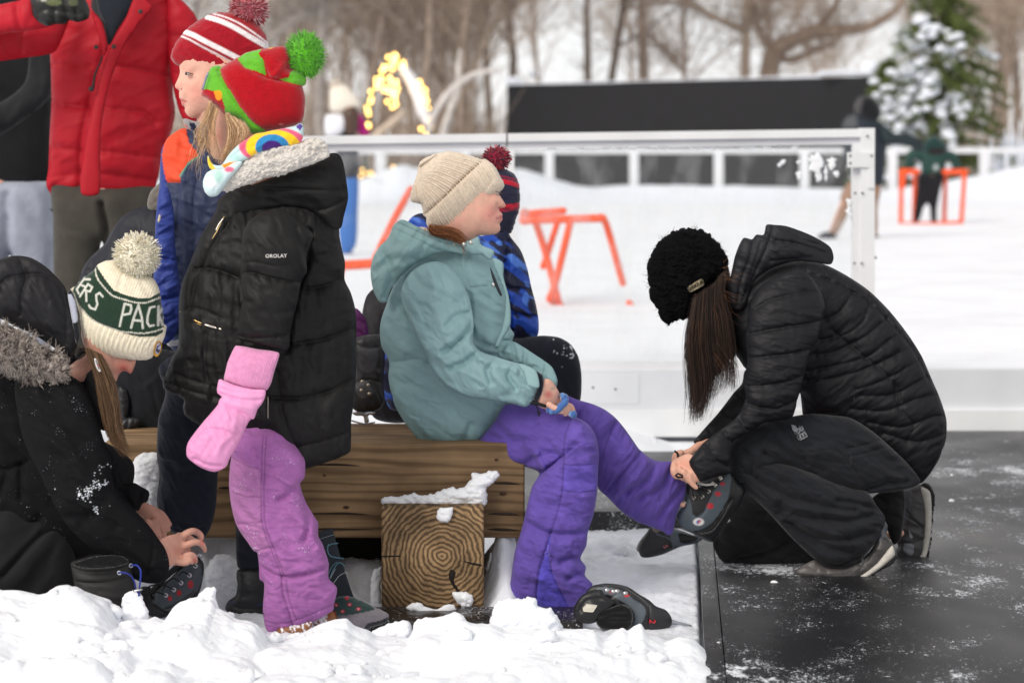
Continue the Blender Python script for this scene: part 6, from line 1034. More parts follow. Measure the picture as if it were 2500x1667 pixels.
add('lace', merge(ptube('J 412,755 400,700 440,670', Ys-.055, 2, (22, 22, 24), 6), ptube('J 470,748 430,700 380,660', Ys-.058, 2, (24, 24, 26), 6), ptube('J 515,712 470,680 430,650', Ys-.058, 2, (22, 22, 24), 6), ptube('J 440,655 500,665 545,660', Ys-.06, 3, (200, 198, 194), 6)), M['print'], sk)
# ================================================================== kneeling woman
Yk = 6.34
p = person(1980, Yk, 'woman in black puffer jacket and black beanie, kneeling on the rubber path')
kf = inflate('I 220,560 300,590 400,500 480,400 500,330 450,240 350,190 240,220 180,320 190,460 230,580 260,640 300,650 318,640 335,672 352,700 372,690 400,620', Yk, k=.6, T=.07, h=3.2, col=SK)
h1 = [inflate('J 262,540 282,490 330,455 380,445 420,470 450,560 460,640 430,650 400,620 350,600 310,590 280,580', [('J 280,540', Yk-.17), ('J 430,560', Yk-.2)], k=.8, T=.018, h=2.2), ptube('J 275,520 268,570 285,605 310,612', [Yk-.18, Yk-.19, Yk-.19, Yk-.18], [9, 8.5, 8, 7], SK, 10, 3), ptube('J 310,560 318,600 345,622 368,618', Yk-.2, [9, 8.5, 8, 7], SK, 10, 3), ptube('J 340,580 355,620 385,640 400,650', Yk-.205, [9, 8.5, 8, 7], SK, 10, 3), ptube('J 380,600 390,640 410,670 428,684', Yk-.205, [8.5, 8, 7, 6], SK, 10, 3), ptube('J 300,500 275,515 262,548 275,580', Yk-.16, [9, 8.5, 8, 6.5], SK, 10, 3)]
h2 = [inflate('J 275,500 268,470 300,438 380,405 440,380 472,392 440,430 380,470 320,500', Yk-.05, k=.8, T=.018, h=2.2), ptube('J 300,445 278,470 280,510 300,540', Yk-.06, [8.5, 8, 7.5, 6.5], SK, 10, 3), ptube('J 320,440 300,480 310,520', Yk-.07, [8.5, 8, 7], SK, 10, 3)]
ck = core([('I 440,500 540,500 680,480', Yk+.03, [22, 24, 28]), ('I 680,480 1200,700 1650,1250', Yk, [90, 120, 120]), ('J 1780,540 1200,400 800,460', Yk-.04, [80, 76, 60]), ('J 800,460 1100,800 1480,1080', Yk-.05, [56, 48, 36]), ('J 1900,450 1300,700 720,1080', Yk+.12, [80, 70, 56]), ('J 720,1080 1300,1100 1850,1000', Yk+.14, [56, 46, 36]), ('I 950,520 860,950 780,1150 J 640,360 430,540', [Yk-.05, Yk-.12, Yk-.14, Yk-.15, Yk-.19], [50, 46, 40, 40, 50]), ('I 900,500 750,1000 J 600,280 420,410', [Yk+.12, Yk+.1, Yk, Yk-.05], [50, 44, 38, 40])])
body_of(p, [kf]+h1+h2+ck, .0036, (214, 164, 142), [('ell', 'J 340,520', (222, 160, 138), 20, 16, 1)], 2)
each('hair_tie', [ptube('J 285,600 300,585 330,600 335,612 300,612 285,600', Yk-.225, 2.6, (18, 18, 20), 6), ptube('J 280,432 296,445 300,468', Yk-.085, 3, (18, 18, 20), 6)], 'print', p)
boucle = lambda x, y: 5*np.abs(n2(x, y, 8, 2, 2))+4*np.abs(n2(x, y, 3.6, 3, 1))
hat, hp = part(p, 'hat', 'boucle', 'I 78,372 84,290 118,212 170,150 240,108 310,88 390,98 460,138 512,188 562,262 556,340 505,402 440,440 402,482 350,502 346,600 310,642 240,662 200,680 168,652 138,590 98,512 84,452', Yk-.02, k=.76, T=.115, h=2.3, col=(13, 13, 15), rough=4, rsc=7, lump=boucle, folds=[(5, 26, 2, 40), (4, 9, 1.4, 20)], grooves=[('I 200,110 180,300 240,640', 6, 10, 'g'), ('I 330,95 380,260 350,480', 6, 10, 'g')])
nb = 260; rngk = np.random.default_rng(5); ol = dense(pts('I 78,372 84,290 118,212 170,150 240,108 310,88 390,98 460,138 512,188 562,262 556,340 346,600 310,642 240,662 200,680 168,652 138,590 98,512 84,452'), 2); ii = rngk.integers(0, len(ol), nb)
tt3 = np.linspace(0, 1, 5)[None, :, None]; q3 = ol[ii][:, None]+(rngk.normal(size=(nb, 1, 2))*tt3+rngk.normal(size=(nb, 1, 2))*tt3**2)*4.5
add('stray_wool', strands(P(q3[..., 0], q3[..., 1], Yk-.02), .0006, lin((26, 26, 28))), M['hair'], hat)
tg = add('tag', patch_on(hp, 'I 318,458 324,446 402,400 412,404 422,430 418,440 340,482 330,478', (206, 190, 156), .006), M['leather'], hat)
add('tag_lettering', text_on(hp, 'DAKINE', 'I 370,442', 8.0, -30, (50, 42, 34), 1.0, .009, .012), M['print'], tg)
KHR = [(58, 40, 30), (44, 30, 23), (74, 50, 36), (34, 24, 19)]
hl = ['I 360,520 340,640 322,760 330,900 345,1050 352,1180 350,1270', 'I 390,500 370,640 360,800 370,960 385,1120 370,1260', 'I 430,470 420,640 420,800 440,960 440,1100 400,1240', 'I 470,450 470,620 480,780 500,940 500,1060 470,1120', 'I 510,400 510,560 540,740 560,900 570,1000 540,1090', 'I 540,360 540,500 580,640 600,800 610,960 620,1090']
add('hair', merge(inflate('I 395,455 480,400 560,320 585,420 590,560 610,760 600,900 560,880 520,960 480,1000 440,1060 390,1100 350,1080 330,900 330,740 345,600', Yk-.02, k=.6, T=.05, h=4, col=(44, 31, 24), folds=[(4, 8, 6, 88)]), hair_lock(hl, 1000, (Yk-.1, Yk-.05), .0007, KHR, 6, 11, 16), hair_lock(hl[:3], 420, (Yk-.06, Yk-.0), .0008, KHR, 9, 12, 16), hair_lock(['I 540,300 580,260 605,235', 'I 520,520 560,560 590,680', 'I 330,720 300,850 295,930', 'I 560,340 620,360 700,330', 'I 480,900 560,1020 620,1110'], 46, (Yk-.12, Yk-.07), .0006, [(120, 78, 48), (90, 58, 38)], 8, 13)), M['hair'], p)
KB = (21, 21, 25)
jk, jp = part(p, 'jacket', 'puffer', 'I 560,560 620,470 720,400 830,325 1000,292 1150,312 1300,388 1430,478 1550,598 1660,738 1742,868 1800,1000 1852,1120 1892,1250 1892,1360 1870,1450 J 2150,390 2120,480 2060,580 2010,640 1985,655 1900,560 1750,440 1600,330 1450,250 1300,200 1180,175 I 1020,1225 1010,1140 1000,1090 860,1000 680,950 640,900 590,820 560,720 545,620', Yk, k=.55, T=.17, h=3.2, col=KB,
     grooves=[('I 1040,360 1200,420 1400,530 1520,640 1680,820 1780,1010', 8, 4, 'c'), ('I 1030,290 1030,350', 5, 4, 'c'), ('I 1140,310 1150,395', 5, 4, 'c'), ('I 1270,372 1272,450', 5, 4, 'c'), ('I 1405,470 1410,540', 5, 4, 'c'), ('I 1535,590 1525,640', 5, 4, 'c'), ('I 1140,640 1220,600 1310,480', 10, 8, 'p'), ('I 1110,760 1230,740 1360,660 1410,560', 10, 8, 'p'), ('I 1180,700 1250,760 1400,880 1500,960 1560,1030 1600,1130', 8, 6, 'p'), ('I 1080,850 1200,830 1380,740 1530,630', 10, 8, 'p'), ('I 1040,950 1180,920 1400,860 1540,760 1620,720', 10, 8, 'p'), ('I 1030,1010 1200,990 1420,920 1600,840 1690,800', 10, 8, 'p'), ('I 1330,1060 1500,1000 1700,900 1750,880', 9, 8, 'p'), ('I 1350,1100 1560,1090 1720,1010 1800,990', 9, 8, 'p'), ('I 1300,1180 1500,1190 1700,1120 1850,1100', 9, 8, 'p'), ('I 1400,1260 1600,1290 1800,1230 1890,1230', 9, 8, 'p'), ('I 1500,1330 1700,1380 1880,1340', 9, 8, 'p'), ('I 1560,1030 1580,1160 1680,1280 1640,1380', 6, 5, 'c'), ('I 1010,1095 1100,1190 1200,1200', 8, 8, 'g')], folds=[(5, 24, 2.4, -30), (3.5, 12, 2.8, -40)])
add('pocket', merge(line_on(jp, 'I 1215,1080 1235,1042 1275,1050 1325,1090', 1.2, (14, 14, 16), -.001), line_on(jp, 'I 1332,1085 1330,1110 1336,1150', 1.6, (60, 60, 64), .001)), M['rubber'], jk)
hd, _ = part(p, 'hood', 'puffer', 'I 548,470 580,385 612,250 660,152 712,160 738,132 782,132 800,72 842,72 920,80 1030,118 1100,150 1188,208 1208,272 1190,312 1100,302 1000,292 900,312 820,342 740,400 700,460 680,560 640,600 600,590 560,560', Yk-.04, k=.65, T=.11, h=2.8, col=(30, 30, 34), grooves=[('I 720,160 690,280 640,420 620,560', 8, 5, 'c'), ('I 842,80 800,200 740,330 680,480', 8, 5, 'c'), ('I 760,180 690,400 660,520', 4, 4, 'c'), ('I 850,170 1000,190 1190,270', 9, 8, 'p'), ('I 900,90 1050,170 1190,212', 7, 8, 'p'), ('I 820,290 960,280 1190,300', 8, 8, 'p'), ('I 950,110 1080,145', 6, 5, 'g')], folds=[(5, 22, 2.4, 20), (3, 11, 2.5, 30)])
add('drawcord', merge(ptube('I 640,470 660,490 668,520 660,545 645,540 642,515 655,500', Yk-.155, 2.2, (20, 20, 22), 6), ptube('I 646,470 652,490', Yk-.158, 5, (26, 26, 28), 8)), M['rubber'], hd)
sl, slp = part(p, 'sleeve', 'puffer', 'I 684,640 690,560 740,470 830,400 940,350 1010,340 1080,400 1130,480 1156,570 1136,640 1112,760 1066,850 1034,960 1004,1085 985,1140 J 1120,130 1090,200 1000,220 900,235 820,290 740,330 690,360 672,420 668,580 640,592 560,612 450,642 410,590 384,540 378,500 430,430 480,370 620,262 700,200 742,140 I 672,1120 662,1040 676,950 682,880 674,760', [('I 900,450', Yk-.12), ('I 850,1000', Yk-.17), ('J 440,540', Yk-.2)], k=.75, T=.1, h=2.8, col=KB,
     grooves=[('I 686,615 780,540 900,500 1010,480 1100,478', 9, 7, 'p'), ('I 678,735 800,705 950,680 1118,655', 12, 8, 'p'), ('I 680,880 780,866 900,852 1062,828', 12, 8, 'p'), ('I 670,1050 800,1036 900,1020 1030,985', 12, 8, 'p'), ('I 668,1150 740,1172 860,1180 970,1140', 11, 8, 'p'), ('I 628,1230 660,1290 700,1330', 9, 7, 'p'), ('I 540,1325 590,1420 600,1480', 9, 7, 'p'), ('I 440,1400 500,1500 560,1540', 7, 7, 'p'), ('I 800,420 900,400 1040,400', 7, 8, 'p')], folds=[(5, 24, 2.4, 0), (3.5, 11, 2.6, 10)])
add('sleeve_print', text_on(slp, '650', 'J 490,425', 10, 75, (52, 52, 56), 1, .002), M['print'], sl)
part(p, 'sleeve', 'puffer', 'I 760,900 670,955 650,1035 600,1092 545,1165 500,1222 430,1300 362,1380 356,1396 375,1400 450,1382 540,1330 640,1240 740,1150 820,1040', [('I 740,1000', Yk+.08), ('I 400,1380', Yk-.04)], k=.8, T=.075, h=3, col=(25, 25, 28), grooves=[('I 520,1200 600,1260', 9, 7, 'p'), ('I 430,1290 480,1370', 8, 7, 'p'), ('I 600,1095 680,1150', 9, 7, 'p')], folds=[(5, 18, 2, 40)])
KP = (25, 27, 33)
part(p, 'trouser_leg', 'cotton', 'J 700,760 760,700 900,760 1080,900 1260,1060 1500,900 1700,720 1860,690 1880,800 1850,1040 1800,1080 1740,960 1600,1150 1400,1235 1275,1190 1262,1225 1100,1246 900,1262 760,1258 660,1232 592,1182 546,1085 560,1020 640,880', Yk+.1, k=.7, T=.11, h=3.2, col=(22, 22, 24), folds=[(9, 36, 2.2, 50), (5, 18, 2.2, 20)], grooves=[('J 930,830 860,930 800,1010', 4, 4, 'c'), ('J 720,1170 900,1120 1060,1060', 9, 12, 'g')], paint=[('ell', 'J 642,900', (230, 232, 238), 6, 5, 2), ('ell', 'J 634,910', (230, 232, 238), 4, 3, 2)])
part(p, 'trouser_leg', 'cotton', 'J 656,500 690,440 900,480 1100,530 1300,610 1500,690 1620,716 1684,810 1740,890 1736,950 1694,1030 1640,1112 1560,1192 1460,1238 1360,1242 1296,1218 1180,1120 1060,1000 960,890 860,790 760,700 700,622 664,565', Yk-.105, k=.8, T=.12, h=2.9, col=KP,
     grooves=[('J 780,560 900,650 1080,740 1300,800 1520,830', 11, 11, 'g'), ('J 760,640 960,800 1200,880 1450,900 1640,870', 9, 12, 'g'), ('J 1000,860 1140,980 1300,1080 1500,1120', 9, 12, 'g'), ('J 1100,930 1250,1010 1450,1030 1650,980', 8, 11, 'g'), ('J 1300,880 1450,1010 1560,1150', 3, 3, 'c'), ('J 1270,1190 1400,1210 1540,1160', 6, 7, 'g'), ('J 1690,830 1560,790 1400,760', 9, 10, 'g'), ('J 720,560 860,700 1020,880', 7, 16, 'r')], folds=[(9, 34, 2.4, 25), (5, 15, 2.4, 20)])
th, thp = part(p, 'trouser_leg', 'cotton', 'J 656,490 660,400 700,340 760,300 860,248 960,218 1100,188 1230,170 1360,180 1500,200 1650,290 1800,420 1920,540 1990,640 1970,665 1900,692 1800,714 1700,720 1600,726 1500,716 1400,676 1250,622 1100,588 1000,576 880,620 780,650 710,640 668,570', [('J 750,480', Yk-.115), ('J 1900,600', Yk-.06)], k=.72, T=.11, h=2.9, col=KP,
     grooves=[('J 760,420 820,500 800,600', 6, 10, 'g'), ('J 900,440 1000,500 1120,540 1250,590', 9, 10, 'g'), ('J 960,350 1100,470 1300,560', 6, 12, 'g'), ('J 950,225 1060,300 1140,420 1350,400 1480,460', 3, 3, 'c'), ('J 1140,420 1240,560', 3, 3, 'c'), ('J 1380,380 1440,460 1560,600 1640,680', 3, 3, 'c'), ('J 1470,395 1600,370 1700,345', 6, 3.5, 'c'), ('J 1480,450 1620,420 1740,390', 5, 3.5, 'c'), ('J 1600,690 1750,640 1880,640', 7, 10, 'g'), ('J 860,560 960,520 1060,540', 8, 9, 'g')], folds=[(8, 34, 2.4, 20), (4, 15, 2.4, 25)])
add('zip_pull', line_on(thp, 'J 1508,462 1498,550 1510,580', 1.1, (52, 54, 60), .0005), M['rubber'], th)
lg = text_on(thp, 'REI', 'J 1160,305', 17, 62, (128, 130, 136), .95, .003, .035)
lg2 = text_on(thp, 'CO·OP', 'J 1128,314', 7.5, 62, (120, 122, 128), 1.05, .003, .02)
add('logo', merge(lg, lg2, patch_on(thp, 'J 1088,246 1118,252 1138,282 1128,300 1100,288', (126, 128, 134), .003, 1.5), line_on(thp, pts('J 1140,282 1144,250 1166,296 1176,282 1192,318 1180,344'), .7, (120, 122, 128), .003)), M['print'], th)
def sneaker(nm, outl, Y, paint, gro, tread):
    o, pc_ = part(p, nm, 'leather', outl, Y, k=.7, T=.05, h=2.6, col=(60, 58, 58), paint=paint, grooves=gro, folds=[(3, 16, 2, 20)])
    add('sole', inflate(tread[0], Y-.018, k=.9, T=.05, h=2.2, col=(190, 186, 178), folds=[(1, 6, 2, 0)]), M['rubber'], o); add('tread', inflate(tread[1], Y-.015, k=.9, T=.05, h=2.2, col=(38, 38, 38), rough=2.2, rsc=3), M['rubber'], o); return o
bt = sneaker('boot', 'J 1102,1312 1110,1270 1150,1235 1200,1208 1258,1186 1290,1212 1350,1238 1460,1232 1560,1190 1640,1118 1690,1020 1722,900 1760,950 1752,1010 1800,1080 1826,1160 1800,1200 1700,1265 1580,1335 1450,1372 1350,1384 1250,1380 1150,1358 1108,1335', Yk-.1,
    [('poly', 'J 1126,1262 1180,1216 1258,1186 1292,1214 1350,1240 1460,1234 1530,1206 1540,1220 1470,1262 1350,1280 1220,1282', (88, 83, 82), True), ('poly', 'J 1640,1118 1700,1000 1724,900 1760,950 1750,1012 1690,1060', (72, 74, 80), True), ('poly', 'J 1104,1318 1160,1335 1280,1344 1370,1350 1360,1386 1250,1382 1140,1358', (58, 55, 54), True), ('poly', 'J 1566,1180 1596,1165 1580,1190', (160, 160, 160))], [('J 1118,1290 1220,1290 1350,1286 1480,1262 1560,1215', 3, 2.5, 'c'), ('J 1560,1250 1620,1170 1690,1060', 3, 3, 'c'), ('J 1700,1020 1790,1080', 3, 3, 'c'), ('J 1200,1215 1260,1250', 4, 6, 'g'), ('J 1270,1205 1330,1260', 4, 6, 'g')],
    ('J 1352,1352 1450,1342 1560,1304 1680,1216 1790,1086 1806,1110 1808,1160 1700,1254 1580,1328 1450,1368 1380,1378', 'J 1120,1345 1250,1382 1380,1380 1460,1368 1580,1330 1700,1258 1812,1158 1830,1168 1790,1215 1700,1268 1590,1342 1460,1384 1360,1398 1250,1392 1160,1368'))
bt2 = sneaker('boot', 'J 1850,720 1880,690 1980,662 2040,662 2075,700 2070,900 2056,1050 2030,1190 1980,1235 1900,1250 1780,1244 1736,1226 1790,1150 1830,1090 1820,1050 1850,900 1862,800', Yk+.2,
    [('poly', 'J 1850,700 1920,690 1900,860 1830,1050 1815,1040 1850,880', (76, 78, 84), True), ('poly', 'J 1870,1065 1930,1075 1920,1140 1860,1115', (120, 122, 130), True), ('poly', 'J 1895,960 1930,1020 1905,1028', (150, 150, 156)), ('line', 'J 1880,830 1990,950 2000,1020', (40, 40, 42), 2)], [('J 1860,860 1980,940', 3, 3, 'c'), ('J 1830,1060 1930,1060 2000,1040', 3, 3, 'c'), ('J 1875,700 1860,860 1830,1010', 3, 3, 'g')],
    ('J 1992,682 2030,690 2058,720 2066,900 2052,1060 2020,1180 1970,1226 1900,1236 1940,1210 1990,1140 2008,1020 2012,860', 'J 1980,664 2040,655 2084,712 2088,780 2074,920 2064,1060 2036,1190 1990,1240 1905,1258 1800,1254 1900,1240 1975,1228 2024,1180 2056,1060 2070,900 2062,730 2030,690'))
# ------------------------------------------------------------------ bench
TB = (128, 98, 62)
bc = pts('H 480,985')[0]; bcw = P(bc[0], bc[1], 5.885)
bn = empty('timber_bench', P(1040, 1490, 6.1), 'low bench of heavy weathered timbers resting on a notched cross timber', 'bench')
xl = float(P(250, 1100, 6.0)[0]); xr = float(P(1281, 1200, 6.0)[0])
def gbox(x0, x1, y0, y1, z0, z1, b=.006, n=18):
    p_ = box(x0, x1, y0, y1, z0, z1, TB, b); return p_
add('seat_beam', gbox(xl, xr, 6.0, 6.235, .166, .405), M['wood'], bn)
add('seat_beam', gbox(xl, xr-.02, 6.243, 6.46, .17, .402), M['wood'], bn)
x0 = float(P(931, 1300, 5.89)[0]); x1 = float(P(1181, 1300, 5.89)[0])
cc = bcw-np.array(bn.location)
M['end_grain'] = wood('cut_end_grain', True, tuple(cc))
add('cross_timber', merge(box(x0, x1, 5.885, 5.997, .008, .262, TB, .007), box(x0+.004, x1-.004, 5.999, 6.42, .006, .163, TB, .004)), M['end_grain'], bn)
x2 = float(P(330, 1300, 6.05)[0])
add('cross_timber', box(x2-.12, x2+.13, 6.02, 6.42, .004, .163, TB, .006), M['wood'], bn)
add('shaded_back_timber', box(x2+.14, x0-.005, 6.30, 6.42, -.02, .14, (40, 36, 32), .005), M['screen'], bn)  # rear timber coloured near-black, with the under-bench shade put into its colour
# checks (drying cracks) of the cut end
add('drying_crack', merge(*[inflate(s, 5.884, k=.3, T=.002, h=1.6, col=(22, 17, 12)) for s in ('H 600,1010 660,1020 715,1032 716,1040 655,1030', 'H 122,980 240,978 240,984 122,987', 'H 530,1060 560,1075 550,1130 580,1180 600,1220 545,1160 520,1100')]), M['rubber'], bn)
bm_ = merge(*[inflate(s, 5.9985, k=.3, T=.0022, h=1.6, col=(40, 29, 20), smooth=True) for s in ('Z 700,1180 790,1176 850,1182 790,1181', 'Z 690,1215 760,1212 860,1216 760,1217', 'Z 1120,1110 1160,1106 1196,1112 1160,1112', 'Z 1120,1180 1165,1176 1192,1182 1165,1183', 'Z 705,1068 770,1064 830,1070 770,1069', 'Z 1118,1215 1150,1212 1198,1218 1150,1219', 'Z 500,1120 520,1117 528,1121 515,1123')]+[inflate([(cx+math.cos(a)*rx, cy+math.sin(a)*ry) for a in np.linspace(0, 6.28, 18)[:-1]], 5.9985, k=.2, T=.002, h=1.6, col=(64, 44, 28)) for cx, cy, rx, ry in ((1228, 1205, 9, 4), (1212, 1122, 5, 3), (845, 1238, 8, 4), (792, 1160, 4, 2.5))])
add('weather_check', bm_, M['rubber'], bn, kind='stuff')
add('wet_board', box(float(P(850, 1500, 5.8)[0]), float(P(1420, 1500, 5.8)[0]), 5.70, 5.88, -.02, .016, (34, 30, 28), .004), M['wet'], kind='structure')
# snow on the cross timber
zs = [('snow_patch', 'H 122,650 150,632 250,630 300,612 380,622 470,600 520,575 600,580 640,540 660,490 690,492 720,500 760,480 806,482 818,500 790,545 745,580 750,640 735,690 690,695 640,690 560,700 400,696 250,696 140,690', 5.955, 'long lump of snow lying across the top of the cut timber end', .04), ('snow_patch', 'H 470,698 540,696 548,730 520,775 492,786 450,760 445,740', 5.875, 'small drip of snow stuck to the upper face of the cut timber end', .018), ('snow_patch', 'H 545,1196 580,1186 640,1200 664,1240 650,1276 600,1280 570,1262 548,1230', 5.872, 'small patch of snow stuck low on the cut timber end', .016)]
for nm, s, Yz, lab, Tz in zs: add(nm, inflate(s, Yz, k=.7, T=Tz, h=2.6, col=SNOWC, rough=3, rsc=8, folds=[(5, 14, 1, 0), (3, 6, 1, 0)]), M['snow'], label=lab, cat='snow')
# card leaning under the bench
cdp = inflate('F 895,935 965,918 985,990 1020,1110 1060,1230 1085,1300 1000,1310 930,1300 905,1130', 5.82, k=.1, T=.008, h=3, col=(44, 50, 56), smooth=False)
cd = add('printed_card', cdp, M['screen'], label='dark printed card with pale blue curved lettering leaning behind the elf-hat girl', cat='card')
add('lettering', merge(line_on(cdp, 'F 945,1000 940,1030 955,1060 990,1068 1020,1072', 1.6, (92, 128, 142), .001), line_on(cdp, 'F 940,1010 960,998 992,994', 1.6, (92, 128, 142), .001), line_on(cdp, 'F 952,1170 975,1120 1000,1092 1030,1112', 1.6, (92, 128, 142), .001), line_on(cdp, 'F 945,1150 965,1110 990,1090', 1.2, (92, 128, 142), .001), line_on(cdp, 'F 972,1196 1000,1160 1036,1140', .8, (200, 206, 210), .001), line_on(cdp, 'F 955,1172 980,1125', .6, (200, 206, 210), .001), line_on(cdp, 'F 905,972 970,950', .6, (150, 160, 166), .001)), M['print'], cd)
# floral mitten on the ground
mb = inflate('F 960,1300 990,1270 1040,1262 1110,1285 1180,1320 1215,1335 1254,1360 1240,1400 1180,1420 1130,1440 1080,1448 1050,1420 1010,1390 970,1370', 5.68, k=.7, T=.05, h=2.6, col=(112, 108, 114), rough=1.2, rsc=5, folds=[(4, 16, 2, 20), (2, 5, 1, 0)], paint=[('poly', 'F 950,1290 990,1262 1060,1256 1180,1325 1100,1345 1000,1360 960,1370', (44, 62, 60), True), ('poly', 'F 1130,1440 1140,1400 1200,1385 1260,1370 1260,1400 1190,1425', (34, 36, 42), True)]+[('ell', f'F {x},{y}', (168, 40, 62), 7, 5, 2) for x, y in ((985, 1305), (1020, 1335), (1055, 1300), (1100, 1322), (1040, 1270), (975, 1345))]+[('ell', f'F {x},{y}', (220, 180, 180), 2, 2, 2) for x, y in ((985, 1305), (1020, 1335), (1055, 1300), (1100, 1322))], grooves=[('F 960,1365 1060,1350 1150,1330 1215,1338', 6, 4, 'c')])
add('boot_liner', mb, M['fleece'], label='grey fleece sock with dark floral cuff lying in the snow before the bench', cat='sock')
# empty snow boot by the crouching woman
sb = empty('snow_boot', P(245, 1510, 5.42), 'empty black snow boot with blue drawcord standing by the crouching woman', 'boot')
Yq = 5.40
bp = inflate('D 540,1020 560,1000 640,975 740,950 860,945 940,952 990,985 1005,1030 1020,1120 1045,1260 1100,1400 1100,1500 900,1520 640,1520 600,1400 575,1260 560,1130', Yq, k=.75, T=.075, h=2.8, col=(29, 28, 28), grooves=[('D 545,1040 640,1068 760,1072 900,1055 1000,1020', 8, 4, 'c'), ('D 565,1140 700,1150 860,1140 1015,1105', 6, 4, 'c')], folds=[(4, 22, 2.5, 5)])
b1 = add('shaft', bp, M['nylon'], sb)
add('opening', inflate('D 556,1022 640,990 740,964 860,956 930,962 978,990 988,1010 900,1042 760,1058 640,1054 580,1040', Yq-.062, k=.2, T=.006, h=2.4, col=(12, 12, 13), folds=[(3, 10, 2, 0)]), M['fleece'], sb)
gr = P(*pts('D 913,1090')[0], Yq-.085)
add('grommet', merge(*[tube(P(*(np.array([pts(c)[0]+np.array([math.cos(a), math.sin(a)])*4.2 for a in np.linspace(0, 6.3, 14)]).T), y_), .0013, 6, (190, 190, 194), False) for c, y_ in (('D 913,1090', Yq-.084), ('D 1003,1035', Yq-.04))]), M['chrome'], sb)
add('drawcord', merge(ptube('D 913,1088 960,1090 1005,1115 1030,1160 1042,1220 1070,1260', [Yq-.085, Yq-.095, Yq-.09, Yq-.08, Yq-.07, Yq-.07], 2.2, (36, 48, 130), 6, 3), ptube('D 1003,1032 1050,1034 1076,1070 1074,1150 1066,1220 1062,1265', [Yq-.04, Yq-.06, Yq-.07, Yq-.07, Yq-.07, Yq-.07], 2.2, (40, 56, 150), 6, 3)), M['print'], sb)
add('cord_lock', merge(ptube('D 1030,1228 1055,1222 1082,1216', Yq-.075, 3.5, (120, 118, 122), 8), ptube('D 1030,1230 1082,1218', Yq-.08, 1.6, (196, 196, 200), 6)), M['chrome'], sb)
# skate lying on the snow at the front
def digit(pc_, s, at, sz, ang, c, off=.002): return text_on(pc_, s, at, sz, ang, c, 1, off, .02)
Yf = 5.72
sk = empty('ice_skate', P(1480, 1545, Yf), 'grey and black ice skate lying on its side in the snow at the front', 'skate')
b0 = inflate('H 1330,1200 1360,1160 1440,1142 1520,1148 1580,1165 1640,1205 1700,1240 1740,1275 1800,1300 1832,1345 1830,1390 1770,1425 1700,1440 1640,1440 1590,1420 1540,1425 1460,1420 1400,1395 1385,1350 1420,1300 1440,1240', Yf, k=.65, T=.05, h=2.4, col=(32, 32, 35),
    paint=[('poly', 'H 1390,1170 1450,1160 1540,1180 1610,1230 1660,1262 1680,1300 1650,1370 1620,1410 1580,1425 1610,1350 1600,1290 1540,1240 1460,1200 1400,1210', (84, 92, 100), True), ('line', 'H 1420,1150 1540,1160 1640,1220 1730,1290', (60, 60, 62), 1.2), ('line', 'H 1560,1165 1660,1230 1720,1300', (90, 88, 84), .7), ('ell', 'H 1480,1185', (196, 40, 50), 7, 4, 3), ('ell', 'H 1565,1205', (196, 40, 50), 8, 4, 3), ('poly', 'H 1690,1270 1740,1275 1800,1300 1834,1350 1826,1395 1760,1425 1690,1440 1680,1400 1700,1330', (36, 36, 39))],
    grooves=[('H 1600,1165 1690,1240 1700,1330 1690,1440', 5, 3, 'c'), ('H 1530,1250 1600,1300 1600,1400', 4, 4, 'c'), ('H 1440,1240 1540,1190 1640,1260', 3, 3, 'c')])
b = add('boot', b0, M['leather'], sk)
add('lining', inflate('H 1390,1350 1400,1310 1460,1290 1540,1265 1590,1290 1606,1340 1590,1400 1560,1425 1490,1425 1420,1410 1395,1385', Yf-.04, k=.5, T=.02, h=2.4, col=(17, 17, 18), folds=[(3, 12, 2, 0)], grooves=[('H 1400,1360 1480,1330 1560,1330', 8, 7, 'g')]), M['fleece'], sk)
tn = inflate('H 1258,1330 1264,1270 1300,1215 1350,1190 1420,1180 1436,1210 1480,1235 1500,1262 1460,1300 1410,1330 1390,1368 1340,1380 1290,1368', Yf-.035, k=.6, T=.03, h=2.4, col=(25, 25, 27), folds=[(4, 18, 2, 30)], grooves=[('H 1275,1330 1330,1240 1440,1225', 4, 5, 'g')])
tg = add('tongue', tn, M['leather'], sk)
add('size_label', patch_on(tn, 'H 1308,1285 1332,1262 1396,1270 1370,1312 1312,1308', (206, 200, 186), .002), M['print'], tg)
each('eyelet', [ball(P(*pts(s)[0], Yf-.055), np.array([.007, .004, .005]), (200, 198, 196), 8, 6) for s in ('H 1452,1182', 'H 1490,1190', 'H 1512,1188', 'H 1560,1200')], 'chrome', sk)
add('blade', merge(inflate('H 1815,1350 1870,1366 1920,1378 1950,1388 1945,1398 1880,1392 1810,1384', Yf+.03, k=.4, T=.005, h=1.8, col=(180, 182, 188)), ptube('H 1500,1438 1700,1450 1830,1392 1950,1396', Yf+.045, 2.2, (150, 152, 158), 6)), M['chrome'], sk)
add('number', digit(b0, '2', 'H 1718,1366', 15, 95, (190, 50, 60), .004), M['print'], b)
